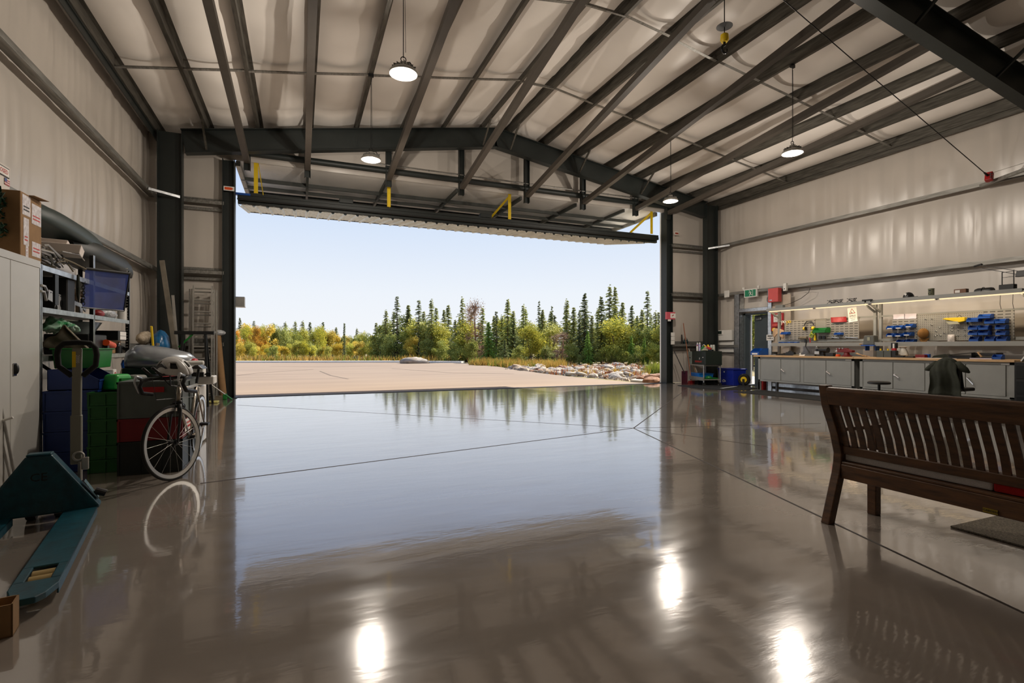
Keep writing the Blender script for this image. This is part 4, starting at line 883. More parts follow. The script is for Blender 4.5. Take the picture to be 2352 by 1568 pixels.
p = onsh(2262, 668, 12.1); m = MB(); m.lathe([(.075, -.13), (.085, -.1), (.085, .1), (.07, .14)], n=20, axis='y', sc=(1, .9)); m.tor((0, .02, 0), .087, .006, n=24, m=6, axis='y'); m.v = [(a, b, max(c, -.0) * 1) for a, b, c in m.v]; obj(m, 'glasses_case', M_black, p, 'black rounded case on the top shelf left of the desk lamp', 'case', smooth=True)
p = onsh(2315, 664, 12.1); t = thing('desk_lamp', 'black twin-arm desk lamp standing on the top shelf', 'desk lamp', p)
m = MB(); m.bx(-.06, .06, -.11, .11, 0, .1); m.build('base', M_black, t, bev=.006)
m = MB(); m.cyl((0, -.085, .1), (0, -.085, .36), .008); m.cyl((0, .085, .1), (0, .085, .34), .008); m.bar((0, -.085, .24), (0, .085, .235), .008, .008); m.bar((0, -.085, .34), (0, .085, .33), .008, .008); m.build('uprights', M_black, t)
m = MB(); m.bar((-.02, .42, .52), (.0, -.2, .31), .01, .01); m.bar((.02, .4, .46), (.0, -.16, .26), .01, .01); m.build('arms', M_black, t); m = MB(); m.taper(-.05, .05, -.27, -.12, .22, .33, .01, .02); m.build('counterweight', M_black, t, bev=.006); m = MB(); m.cb((0, .45, .52), (.06, .14, .035), (-.2, 0, 0)); m.build('lamp_head', M_black, t, bev=.012)
for px, py, lb in ((1911, 694, 'over the grinder'), (1926, 691, 'between two larger coils'), (1957, 688, 'over the SMILE sign')):
    p = onsh(px, py); m = MB(); pts = [(.05 * math.cos(a * 1.7), .1 * math.cos(a), .05 + .05 * math.sin(a * 1.31)) for a in [i * .5 for i in range(34)]]; m.tube(pts, .006, 6); obj(m, 'cable_coil', M_black, p, 'tangle of black cable on the top shelf ' + lb, 'cable', 'cable tangles on the top shelf')
p = onsh(1992, 692, 12.0); m = MB(); m.bx(-.04, .04, -.1, .1, 0, .03); m.bar((-.05, -.1, -.03), (-.05, -.14, .02), .02, .02); obj(m, 'power_supply', M_black, p, 'flat black power supply where the two top shelves meet', 'power supply', bev=.004)
for px in (2298, 2327):
    p = ax(px, 690, 12.3); m = MB(); m.tube([(0, 0, .0), (.005, .01, -.2), (0, -.01, -.3)], .005); obj(m, 'lamp_cord', M_black, (p.x, p.y, 2.21), 'thin dark cord hanging from the top shelf, %s of two' % ('left' if px < 2300 else 'right'), 'cord', 'cords under the top shelf')

# stool and chair
p = fl(2019, 878, .56); t = thing('work_stool', 'black round stool in front of the second workbench', 'stool', (p.x, p.y, 0))
m = MB(); m.lathe([(.16, .53), (.175, .54), (.175, .565), (.15, .58), (.001, .582)], n=28); m.build('seat', M_black, t, smooth=True); m = MB(); m.cyl((0, 0, .1), (0, 0, .53), .022); m.build('column', M_dkmetal, t); m = MB()
for k in range(5): a = k * 2 * PI / 5; m.bar((0, 0, .12), (.26 * math.cos(a), .26 * math.sin(a), .06), .04, .03); m.sph((.26 * math.cos(a), .26 * math.sin(a), .03), .03, 10, 6)
m.build('star_base', M_dkmetal, t)
p = fl(2172, 955); p = ax(2176, 845, 10.3); cx_, cy_ = 10.3, p.y
t = thing('work_chair', 'swivel work chair under a dark green jacket', 'chair', (cx_, cy_, 0))
m = MB(); m.bx(-.03, .03, -.19, .19, .55, .92); m.build('backrest', M_black, t, bev=.02, seg=2); m = MB(); m.bx(.0, .42, -.2, .2, .44, .5); m.build('seat', M_black, t, bev=.02, seg=2); m = MB(); m.cyl((.2, 0, .1), (.2, 0, .44), .025); m.bar((0, 0, .46), (-.01, 0, .6), .05, .02)
for k in range(5): a = k * 2 * PI / 5; m.bar((.2, 0, .12), (.2 + .28 * math.cos(a), .28 * math.sin(a), .06), .04, .03); m.sph((.2 + .28 * math.cos(a), .28 * math.sin(a), .03), .03, 10, 6)
m.build('base', M_dkmetal, t)
j = thing('jacket', 'dark olive jacket draped over the work chair back', 'jacket', (cx_, cy_, .5))
def jk(u, v):
    y = (u - .5); w = .17 + .09 * v ** .6; fold = .022 * math.sin(u * 11 + 1) * (0.3 + v) + .003 * math.sin(u * 31 + v * 2)
    z = .49 - .62 * v - .1 * abs(y * 2) ** 2.2 * (1 - v * .6); return (-.06 - .05 * math.sin(PI * min(1, v * 1.3)) - fold, y * 2 * w + .015 * math.sin(v * 9), z)
m = MB(); m.grid(jk, 48, 20); m.grid(lambda u, v: (.05 + .02 * math.sin(u * 13), (u - .5) * 2 * (.17 + .05 * v), .49 - .45 * v - .1 * abs((u - .5) * 2) ** 2.2), 24, 10); m.grid(lambda u, v: (-.06 + .11 * v - 0, (u - .5) * .34, .49 + .02 * math.sin(PI * v) - .1 * abs((u - .5) * 2) ** 2.2), 24, 4); m.build('body', M_olive, j, smooth='all', solid=.012)
for s in (-1, 1):
    m = MB(); m.tube([(0, s * .14, .4), (-.02, s * .2, .36), (-.02, s * .27, .31), (-.03, s * .33, .29 if s > 0 else .27)], [.07, .06, .05, .015], 10); m.build('sleeve', M_olive, j, smooth='all')

# ------------------------------------------------------------------ right wall near the exit door
XW = XR - .23
p = ax(1726, 673, XW); t = thing('exit_sign', 'green running figure exit sign above the grey door', 'exit sign', p)
m = MB(); m.bx(-.05, .02, -.24, .24, -.13, .13); m.build('housing', M_white, t, bev=.006); m = MB(); m.bx(-.053, -.05, -.205, .205, -.1, .1); m.build('green_panel', M_signgreen, t)
m = MB(); X = -.0545
m.cyl((X, .03, .07), (X - .001, .03, .07), .016, n=14)
for a, b, w in (((.015, .045), (-.02, -.015), .03), ((.015, .035), (.05, .02), .014), ((.05, .02), (.055, -.01), .012), ((.0, .03), (-.035, .04), .014), ((-.035, .04), (-.045, .01), .012), ((-.02, -.015), (.02, -.04), .018), ((.02, -.04), (.02, -.085), .015), ((-.02, -.015), (-.035, -.05), .018), ((-.035, -.05), (-.075, -.06), .015)):
    m.bar((X, a[0], a[1]), (X, b[0], b[1]), w, .001, up=(1, 0, 0))
for yy in (-.07, .07): pass
m.bx(X - .001, X, -.1, -.088, -.085, .09); m.bx(X - .001, X, -.1, -.03, .082, .092); m.build('running_figure', M_white, t)
m = MB(); m.cyl((-.02, -.28, .13), (-.02, -.28, .2), .035, .05, n=12); m.cyl((-.02, .28, .13), (-.02, .28, .2), .035, .05, n=12); m.bx(-.03, .0, -.3, .3, .1, .13); m.build('emergency_heads', M_white, t, smooth=True)
p = ax(1670, 675, XW); obj(MB().bx(-.03, .01, -.1, .1, -.11, .11), 'junction_box', M_white, p, 'white junction box on the right wall girt near the corner column', 'junction box', bev=.01)
p = ax(1785, 678, XW + .02); t = thing('alarm_panel_box', 'salmon red alarm box on the wall beside the exit door', 'alarm box', p); m = MB(); m.bx(-.17, -.02, -.17, .17, -.2, .2); m.build('case', M_alarm, t, bev=.006); m = MB(); m.bx(-.175, -.17, -.16, .16, -.19, .19); d = m.build('door', M_alarm, t, bev=.003); m = MB(); m.bx(-.177, -.175, .03, .12, -.16, -.13); m.build('badge', M_zinc, d)
m = MB(); m.tor((-.03, .24, -.1), .09, .006, n=24, m=6, axis='x'); m.build('cable_loop', M_black, t)
# pale board strip beside the door behind the rack
p = ax(1795, 700, XW + .05); m = MB(); m.bx(0, .02, -.33, .3, -1.3, .35); obj(m, 'backing_board', mk('beige_board', (196, 182, 164), .7), (p.x, 10.75, 2.35), 'beige backing board on the wall behind the red alarm box', 'board')
p = ax(1804, 660, XW - .03); t = thing('wall_speaker', 'small white sensor box on the right wall girt over the tool rack', 'sensor', p); m = MB(); m.bx(-.04, .04, -.05, .05, -.1, .12); m.build('case', M_white, t, bev=.006); m = MB(); m.cyl((-.045, 0, -.04), (-.04, 0, -.04), .016, n=12); m.build('eye', M_black, t)
p = ax(1842, 660, XW - .02); m = MB(); a0 = ax(1833, 662, XW - .02) - p; m.tube([(0, a0.y, .0)] + [ax(px, py, XW - .02) - p for px, py in ((1850, 660), (1861, 661), (1857, 672), (1840, 685), (1815, 697), (1790, 703))], .007, 6); obj(m, 'loose_cable', M_black, p, 'loose black cable looping down from the girt to the first top shelf', 'cable')
p = ax(1792, 703, 12.15); p.z = SH; obj(MB().bx(-.05, .05, -.12, .12, 0, .09), 'power_box', M_grey, p, 'grey printed box at the far end of the top shelf', 'box', bev=.004)
# fire point
p = ax(1785, 738, XR - .23); t = thing('fire_board', 'red fire equipment board with white notice under the first strip lamp', 'fire board', p)
m = MB(); m.bx(0, .03, -.2, .22, -.28, .24); m.build('board', M_red, t, bev=.004); m = MB(); m.bx(-.004, 0, -.14, .12, -.02, .2); n_ = m.build('notice', M_paper, t); m = MB(); m.bx(-.006, -.004, -.1, .1, .14, .165); m.bx(-.006, -.004, -.09, .08, .07, .078); m.build('notice_lines', M_ink, n_)
m = MB(); m.sph((-.06, .02, -.12), (.07, .12, .06), 14, 8); m.sph((-.06, -.14, -.1), (.06, .08, .05), 12, 8); m.build('red_packs', M_alarm, t, smooth=True)
p = ax(1788, 762, 12.45); m = MB(); m.grid(lambda u, v: (-.04 * math.sin(PI * u), (.5 - u) * .36, .1 - .2 * v - .12 * (u - .3) ** 2 - .05 * math.sin(u * 9) * v), 12, 8); tag(m.build('work_gloves', mk('tan_glove', (206, 172, 138), .8, var=.15), solid=.02, smooth='all', loc=p), 'tan work gloves hung by the exit door post', 'gloves')
p = ax(1778, 757, 12.45); m = MB(); m.lathe([(.001, -.02), (.05, -.018), (.055, .0), (.05, .018), (.001, .02)], n=18, axis='x'); obj(m, 'tape_roll', M_yellow, p, 'yellow tape roll hung beside the tan gloves', 'tape', smooth=True)
p = ax(1769, 775, XR - .235); t = thing('instruction_sign', 'white instruction plate on the zinc post by the exit door', 'sign', p); m = MB(); m.bx(-.004, 0, -.13, .13, -.085, .085); m.build('plate', M_white, t, bev=.003); m = MB(); m.bx(-.006, -.004, -.09, .09, .03, .06); m.bx(-.006, -.004, -.09, -.04, -.03, -.01); m.bx(-.006, -.004, -.02, .02, -.04, 0); m.bx(-.006, -.004, .04, .09, -.03, -.01); m.build('printed_bars', M_ink, t)
p = fl(1749, 893); t = thing('fire_extinguisher', 'dark red fire extinguisher on the floor under the first workbench', 'fire extinguisher', (12.05, 10.62, 0)); m = MB(); m.lathe([(.07, 0), (.078, .02), (.078, .38), (.05, .46), (.025, .49), (.025, .52)], n=20); m.build('cylinder', mk('extinguisher_red', (150, 20, 20), .35), t, smooth=True); m = MB(); m.bar((0, -.02, .53), (-.1, .0, .56), .03, .02); m.tube([(.02, 0, .52), (.1, .02, .45), (.09, .02, .2)], .012); m.build('valve_and_hose', M_black, t, smooth=True)
# alarm keypad cabinet
p = ax(1666, 770, XW + .09); t = thing('heating_controller', 'white wall controller with a dark screen beside the corner column', 'controller', p); m = MB(); m.bx(-.1, .04, -.36, .3, -.17, .17); m.build('case', M_white, t, bev=.008); m = MB(); m.bx(-.13, -.1, .0, .22, .02, .17); m.build('screen_bezel', M_white, t, bev=.004); m = MB(); m.bx(-.133, -.13, .03, .19, .045, .145); m.build('screen', mk('dark_screen', (40, 52, 46), .2), t)
m = MB(); m.bx(-.01, .02, -.36, .34, -.55, -.2); m.build('lower_panel', M_white, t)
p = ax(1642, 772, XW); t = thing('breaker_strip', 'row of pale breakers on a black bracket by the corner column', 'breakers', p + Vector((0, .05, 0))); m = MB(); m.bx(0, .03, -.25, .25, -.05, .1); m.build('bracket', M_black, t)
for k in range(4): m = MB(); m.bx(-.05, 0, -.2 + k * .11, -.13 + k * .11, -.06, .09); m.build('breaker', M_white, t, bev=.004)
# jamb controls
p = Vector((OX1 + .1, YF - .26, 0)); q = ay(1543, 725, YF - .26); t = thing('door_control_box', 'red and white control box on the right door jamb', 'control box', q); m = MB(); m.bx(-.24, .12, -.03, .03, -.12, .12); m.build('case', mk('pinkish_red', (214, 96, 110), .45), t, bev=.006); m = MB(); m.bx(-.08, .125, -.034, -.03, -.075, .075); n_ = m.build('notice', M_paper, t); m = MB(); m.bar((-.02, -.036, -.01), (.05, -.036, .03), .03, .002, up=(0, 1, 0)); m.build('printed_mark', mk('sign_brown_red', (150, 70, 52), .6), n_); m = MB(); m.bx(-.16, -.06, -.03, .0, -.18, -.12); m.build('tab', M_white, t)
q = ay(1545, 777, YF - .26); t = thing('switch_column', 'column of pale push switches on the right door jamb', 'switches', q)
for k in range(3): m = MB(); m.bx(-.06, .06, -.03, .02, -.2 + k * .135, -.075 + k * .135); m.build('switch', M_white, t, bev=.005)
q = ay(526, 433, YF - .26); m = MB(); m.bx(-.12, .12, -.02, .0, -.06, .06); t = thing('jamb_sticker', 'small orange arrow sticker on the left door jamb', 'sticker', q); m = MB(); m.bx(-.11, .11, -.004, 0, -.05, .05); m.build('sheet', M_paper, t); m = MB(); m.add([(-.09, -.006, -.03), (.05, -.006, -.03), (.09, -.006, 0), (.05, -.006, .03), (-.09, -.006, .03)], [(0, 1, 2, 3, 4)]); m.build('arrow', M_orange, t)
q = ay(1555, 536, YF - .26); t = thing('jamb_sticker', 'small red marker plate high on the right door jamb', 'sticker', q); m = MB(); m.bx(-.1, .06, -.004, 0, -.05, .05); m.build('sheet', M_paper, t); m = MB(); m.bx(-.08, .05, -.006, -.004, -.03, .03); m.build('mark', mk('sign_brown_red', (150, 70, 52), .6), t)

# ------------------------------------------------------------------ tool cart in the right front corner
CP = Vector((11.86, 12.68, 0))
crz = -.32
t = thing('tool_cart', 'steel two-shelf cart on castors in the right front corner', 'cart', CP, rz=crz)
m = MB(); m.bx(-.28, .28, -.52, .52, .60, .64); m.build('top_shelf', M_alu, t, bev=.004); m = MB(); m.bx(-.28, .28, -.52, .52, .17, .20); m.bx(-.29, -.28, -.52, .52, .15, .26); m.build('lower_shelf', M_grey, t, bev=.004)
for x in (-.26, .26):
    for y in (-.5, .5):
        m = MB(); m.cyl((x, y, .1), (x, y, .62), .02, n=12); m.build('leg', M_zinc, t, smooth=True); m = MB(); m.cyl((x, y - .015, .045), (x, y + .015, .045), .045, n=14); m.build('castor', M_rubber, t, smooth=True)
Mx = Matrix.Translation(CP) @ Matrix.Rotation(crz, 4, 'Z')
cw = lambda x, y, z: Mx @ Vector((x, y, z))
t = thing('equipment_case', 'long dark green and black equipment case with red lettering on the cart', 'equipment case', cw(0, 0, .641), rz=crz)
m = MB(); m.bx(-.26, .26, -.62, .38, 0, .42); m.build('case', mk('case_dark_green', (20, 34, 28), .45), t, bev=.008); m = MB(); m.bx(-.262, .26, .382, .64, 0, .40); e_ = m.build('end_section', mk('case_grey', (128, 138, 132), .45), t, bev=.006); m = MB(); m.bx(-.27, -.262, .45, .58, .19, .215); m.build('handle', M_black, e_)
lettering('KEILERSHOOT', .078, facing((-.2625, -.12, .09), (-1, 0, 0)), M_redink, t); m = MB(); m.bx(-.264, -.26, -.46, -.41, .22, .24); m.bx(-.264, -.26, -.21, -.19, .16, .22); m.build('white_marks', M_white, t)
# things on top of the case
def oncase(y, x=0.0): return cw(x, y, 1.064)
for k, (y, lb) in enumerate(((.33, 'left of two'), (.16, 'right of two'))):
    t = thing('spray_can', 'violet and white spray can on the equipment case, ' + lb, 'spray can', oncase(y - .02, -.1), group='violet spray cans'); m = MB(); m.lathe([(.033, 0), (.033, .2), (.022, .225)], n=16); m.build('body', mk('can_violet', (84, 76, 158), .35, rgb2=(210, 206, 226), scale=18), t, smooth=True); m = MB(); m.lathe([(.024, .225), (.024, .255), (.014, .27)], n=14); m.build('cap', M_white, t, smooth=True)
t = thing('white_bottle', 'white bottle with a red cap between the spray cans', 'bottle', oncase(.23, -.14)); m = MB(); m.lathe([(.03, 0), (.032, .13), (.015, .16)], n=14); m.build('body', M_white, t, smooth=True); m = MB(); m.lathe([(.018, .16), (.018, .19)], n=12); m.build('cap', M_red, t, smooth=True)
t = thing('green_jug', 'green jug with a white handle on the equipment case', 'jug', oncase(.0, 0)); m = MB(); m.lathe([(.1, 0), (.11, .06), (.09, .13), (.05, .15)], n=18, sc=(1, 1.2)); m.build('body', M_green, t, smooth=True); m = MB(); m.tor((-.02, .02, .15), .05, .01, n=16, m=6, axis='x'); m.build('handle', M_white, t, smooth=True)
t = thing('cloth_heap', 'crumpled pale rags on the equipment case', 'rags', oncase(-.2, 0)); m = MB(); m.grid(lambda u, v: ((v - .5) * .3, (u - .5) * .36, max(0, .12 * math.sin(PI * u) * math.sin(PI * v) * (1 + .6 * noise.noise(Vector((u * 5, v * 5, 1)))) + .02)), 16, 12); m.build('rag', mk('pale_rag', (196, 186, 164), .9, rgb2=(120, 116, 96), scale=12), t, smooth='all', solid=.006)
t = thing('power_drill', 'red and yellow hand tool standing on the equipment case', 'tool', oncase(-.42, -.05), rz=.3); m = MB(); m.bar((0, -.06, .05), (0, .08, .14), .06, .07); m.build('body', M_red, t, bev=.012); m = MB(); m.bar((0, .0, .1), (.0, .05, .2), .05, .04); m.cyl((0, .1, .14), (0, .16, .17), .02); m.build('yellow_grip', M_yellow, t, bev=.01); m = MB(); m.bx(-.05, .05, -.12, .02, 0, .05); m.build('battery', M_black, t, bev=.008)
t = thing('clear_jars', 'two clear capped jars at the back of the equipment case', 'jars', oncase(-.28, .16)); 
for k in range(2): m = MB(); m.lathe([(.04, 0), (.04, .15), (.03, .17)], n=14); m.v = [(a, b + k * .1, c) for a, b, c in m.v]; j_ = m.build('jar', mk('jar_glass', (186, 188, 180), .2), t, smooth=True); m = MB(); m.lathe([(.033, .17), (.033, .195)], n=14); m.v = [(a, b + k * .1, c) for a, b, c in m.v]; m.build('lid', M_white, j_, smooth=True)
# lower shelf
t = thing('blue_tub', 'low bright blue tub on the lower shelf of the cart', 'tub', cw(-.02, .18, .201), rz=crz); m = MB(); m.taper(-.22, .22, -.3, .3, 0, .15, -.02, -.03); m.bx(-.25, .25, -.34, .34, .14, .155); m.build('tub', mk('bright_blue', (20, 118, 212), .4), t, bev=.006)
t = thing('green_tray', 'green tray with tools on the lower shelf of the cart', 'tray', cw(-.02, -.32, .201), rz=crz); m = MB(); m.taper(-.2, .2, -.17, .17, 0, .04, -.02, -.02); m.lathe([(.1, .04), (.08, .08), (.02, .1)], n=14); m.build('tray', M_green, t, bev=.004)
# recycling bin, reel, brooms
p = Vector((12.55, 12.25, 0)); t = thing('recycling_bin', 'dark blue recycling bin with a white loop mark beside the cart', 'recycling bin', p, rz=-.2); m = MB(); m.taper(-.2, .2, -.36, .36, .0, .5, -.03, -.03); m.build('bin', mk('recycling_blue', (18, 40, 150), .4), t, bev=.01); m = MB(); m.bx(-.25, .25, -.41, .41, .49, .52); m.build('rim', MC['recycling_blue'], t, bev=.006)
m = MB(); m.bar((-.213, .2, .1), (-.218, .12, .16), .02, .002, up=(1, 0, 0)); m.bar((-.218, .12, .16), (-.215, .02, .14), .02, .002, up=(1, 0, 0)); m.bar((-.213, .0, .12), (-.213, .16, .09), .02, .002, up=(1, 0, 0)); m.bx(-.236, -.23, .03, .08, .39, .43); m.build('loop_mark', M_white, t)
t = thing('hose_reel', 'black and yellow hose reel on the floor by the door post', 'hose reel', (12.5, 11.72, 0), rz=.5); m = MB(); m.tor((0, 0, .2), .13, .05, n=24, m=10, axis='x'); m.build('hose', M_rubber, t, smooth=True); m = MB(); m.cyl((-.06, 0, .2), (.06, 0, .2), .09, n=20); m.build('drum', M_yellow, t, smooth=True); m = MB(); m.bx(-.1, .1, -.16, .16, 0, .03); m.bar((-.08, 0, .02), (-.08, 0, .22), .03, .06); m.bar((.08, 0, .02), (.08, 0, .22), .03, .06); m.build('stand', M_black, t)
for k, (px, tp, mt, lb) in enumerate(((1567, 742, mk('broom_red', (150, 92, 62), .6), 'reddish wooden broom handle leaning by the right jamb'), (1592, 800, M_ply, 'pale wooden handle leaning behind the cart, left of two'), (1600, 800, M_ply, 'pale wooden handle leaning behind the cart, right of two'), (1622, 800, M_alu, 'grey metal handle leaning behind the cart'))):
    q = ay(px, tp, YF - .22); q.x = min(q.x, 11.9)+ .0 * k; t = thing('broom', lb, 'broom', (q.x + .05, YF - .6 - .05 * k, 0)); m = MB(); m.cyl((0, 0, .08), (q.x - (q.x + .05), .33 + .05 * k, q.z), .013, n=8); m.build('handle', mt, t); m = MB(); m.taper(-.14, .14, -.04, .04, 0, .1, .02, .015); m.build('broom_head', M_dkmetal if k else M_dred, t, bev=.006)
t = thing('shovel', 'dark shovel leaning against the right jamb', 'shovel', (11.42, 13.1, 0), rz=.3); m = MB(); m.cyl((0, .0, .35), (-.12, .3, 1.05), .016, n=8); m.build('shaft', M_black, t); m = MB(); m.grid(lambda u, v: ((u - .5) * .34, .02 * (1 - (2 * u - 1) ** 2), .42 * v), 8, 6); m.build('blade', mk('plum_plastic', (86, 36, 50), .5), t, solid=.008)
q = ay(1573, 762, YF - .1); t = thing('watering_can', 'dark teal pot on the low girt by the right jamb', 'pot', (q.x, YF - .14, 1.302)); m = MB(); m.lathe([(.07, 0), (.09, .06), (.06, .13), (.05, .14)], n=16); m.build('body', mk('dark_teal_pot', (30, 56, 58), .5), t, smooth=True); m = MB(); m.tor((0, 0, .12), .07, .008, n=16, m=6, axis='y'); m.build('handle', M_dkmetal, t, smooth=True)
q = ay(1565, 760, YF - .1); m = MB(); m.cyl((0, 0, 0), (-.02, 0, .3), .035, .02, n=10); obj(m, 'hand_brush', M_black, (q.x, YF - .14, 1.302), 'black hand brush standing left of the dark teal pot', 'brush', smooth=True)
# ------------------------------------------------------------------ left wall: cabinet, box, board
t = thing('storage_cabinet', 'tall pale grey two-door metal cabinet at the left edge', 'cabinet', (-2.48, 5.58, 0))
L = lambda x, y, z: (x + 2.48, y - 5.58, z)
def B(m, x0, x1, y0, y1, z0, z1): return m.bx(*[v for p in zip(L(x0, y0, z0), L(x1, y1, z1)) for v in p])
m = MB(); B(m, -2.7, -2.256, 5.06, 6.12, .0, 2.0); m.build('body', M_cabinet, t, bev=.004)
for y0, y1 in ((5.08, 5.568), (5.574, 6.085)):
    m = MB(); B(m, -2.257, -2.246, y0, y1, .07, 1.93); d = m.build('door', M_cabinet, t, bev=.003)
    if y0 > 5.5: m = MB(); B(m, -2.247, -2.24, 5.605, 5.665, .95, 1.06); h = m.build('handle', M_chrome, d, bev=.006); m = MB(); m.sph(L(-2.235, 5.637, 1.01), (.02, .022, .045), 14, 10); m.build('handle_recess', M_black, h, smooth=True)
m = MB(); B(m, -2.256, -2.246, 5.07, 6.11, 1.935, 1.998); m.build('top_band', M_cabinet, t)
c0 = ax(47, 590, -2.3); c1 = ax(95, 598, -2.3); ztop = ax(47, 438, -2.3).z; dep = .2
t = thing('cardboard_box', 'tall brown cardboard box with torn labels on the metal cabinet', 'box', ((-2.3 - dep / 2), (c0.y + c1.y) / 2, 2.002)); hw = (c1.y - c0.y) / 2; hh = ztop - 2.0
m = MB(); m.bx(-dep / 2, dep / 2, -hw, hw, 0, hh); m.build('carton', M_card, t, bev=.004)
M_label = mk('torn_label', (224, 220, 222), .6, rgb2=(180, 170, 170), scale=30)
for a, b, z0, z1 in ((-.85, -.1, .66, .97), (0.02, .95, .58, .9), (-.75, -.25, .2, .62), (.05, .9, .07, .3), (-.55, -.3, .02, .2)):
    m = MB(); m.bx(dep / 2, dep / 2 + .002, a * hw, b * hw, z0 * hh, z1 * hh); l_ = m.build('shipping_label', M_label, t)
    m = MB()
    for k in range(2): m.bx(dep / 2 + .002, dep / 2 + .003, (a + .1) * hw, (b - .12) * hw, (z0 + .07 + .05 * k) * hh, (z0 + .09 + .05 * k) * hh)
    m.build('label_print', M_redink if z0 < .5 or a > 0 else M_ink, l_)
m = MB(); m.bar((dep / 2, -hw * .2, hh), (dep / 2 + .03, hw * .9, hh + .005), .08, .004); m.build('flap', M_card, t)
q = ax(17, 470, -2.5)
t = thing('notice_board', 'white board with stickers standing behind the cardboard box', 'board', (-2.5, q.y - .3, 2.002)); m = MB(); m.prism([(-.5, 0), (.3, 0), (.32, ax(18, 386, -2.5).z - 2.0), (-.1, ax(0, 372, -2.5).z - 2), (-.5, .95)], 'x', -.01, .01); m.build('board', mk('board_white', (214, 206, 196), .6, var=.04), t)
q2 = ax(8, 393, -2.49); o0 = Vector((-2.5, q.y - .3, 2.002)); m = MB(); c = q2 - o0; m.bx(.012, .015, c.y - .25, c.y + .09, c.z - .045, c.z + .045); s_ = m.build('sticker', M_ink, t); m = MB(); m.bx(.015, .017, c.y - .25, c.y + .082, c.z - .036, c.z + .036); m.build('sticker_face', M_paper, s_)
lettering('CLOSED', .055, facing((.0175, c.y - .04, c.z), (1, 0, 0)), M_redink, s_)
c = ax(15, 418, -2.49) - o0; m = MB(); m.bx(.012, .014, c.y - .045, c.y + .045, c.z - .03, c.z + .03); f_ = m.build('flag_sticker', M_paper, t); m = MB()
for k in range(3): m.bx(.014, .0155, c.y - .045, c.y + .045, c.z - .03 + k * .02, c.z - .02 + k * .02)
m.build('red_stripes', M_red, f_); m = MB(); m.bx(.014, .016, c.y - .045, c.y - .005, c.z - .002, c.z + .03); m.build('blue_canton', M_dblue, f_)
q = ax(-2, 490, -2.42); t = thing('green_wreath', 'dark green leafy wreath hung at the far left edge', 'wreath', q); m = MB()
for i in range(160): a = i * 2.4; r = .1 + rnd.uniform(-.035, .035); c = Vector((rnd.uniform(-.02, .02), r * math.cos(a), r * 1.5 * math.sin(a))); m.bar(c, c + Vector((rnd.uniform(-.02, .02), rnd.uniform(-.05, .05), rnd.uniform(-.05, .05))), .02, .003)
m.build('leaves', mk('wreath_green', (20, 66, 40), .6, var=.3), t)

# ------------------------------------------------------------------ shelving
SX0, SX1, SY0, SY1, SYM = -2.26, -2.84, 6.16, 8.85, 7.5
t = thing('shelf_rack', 'black slotted-post rack with bright metal shelves full of parts on the left wall', 'shelving', (-2.55, 7.5, 0)); L = lambda x, y, z: (x + 2.55, y - 7.5, z)
LV = (.55, 1.11, 1.575, 1.975)
for y in (SY0, SYM, SY1):
    for x, mt in ((SX0, M_zinc if y < 8 else M_dkmetal), (SX1, M_dkmetal)):
        m = MB(); s = -1 if x == SX0 else 1; PT = 2.28 if y > SY0 else 1.98
        m.bx(*[v for p in zip(L(min(x, x + s * .045), y - .002, 0), L(max(x, x + s * .045), y + .002, PT)) for v in p])
        if mt is M_zinc:
            m.mat(1); m.bx(*[v for p in zip(L(x - .002, y - .022, 0), L(x + .002, y - .006, PT)) for v in p]); m.bx(*[v for p in zip(L(x - .002, y + .006, 0), L(x + .002, y + .022, PT)) for v in p])
        else:
            m.bx(*[v for p in zip(L(x - .002, y - .02, 0), L(x + .002, y + .025, PT)) for v in p])
        po = m.build('post', [M_dkmetal, mt], t)
        if y == SY1 and x == SX0:
            m = MB()
            for k in range(55): m.bx(*[v for p in zip(L(x - .034, y - .0035, .15 + k * .04), L(x - .014, y - .0025, .162 + k * .04)) for v in p]); m.bx(*[v for p in zip(L(x - .043, y - .0035, .15 + k * .04), L(x - .039, y - .0025, .156 + k * .04)) for v in p])
            m.build('slots', M_white, po); m = MB(); m.bx(*[v for p in zip(L(x + .002, y - .006, 0), L(x + .006, y + .0, 2.28)) for v in p]); m.build('bright_edge', M_zinc, po)
for z in LV:
    for y0, y1 in ((SY0 + .02, SYM - .02), (SYM + .02, SY1 - .02)):
        m = MB(); m.bx(*[v for p in zip(L(SX0 - .006, y0, z - .05), L(SX0 + .004, y1, z)) for v in p]); m.bx(*[v for p in zip(L(SX1, y0, z - .05), L(SX1 + .006, y1, z)) for v in p]); b_o = m.build('beam', M_zinc, t)
        m = MB(); m.bx(*[v for p in zip(L(SX1, y0, z - .012), L(SX0 - .006, y1, z)) for v in p]); m.build('shelf_board', M_grey, t)
for y in (SYM, SY1):
    for za, zb in ((.6, 1.05), (1.15, 1.5)): m = MB(); m.bar(L(SX0 - .02, y, za), L(SX1 + .02, y, zb), .012, .035); m.build('diagonal_brace', M_dkmetal, t)
def on(px, py, X, z): p = ax(px, py, X); p.z = z + .001; return p
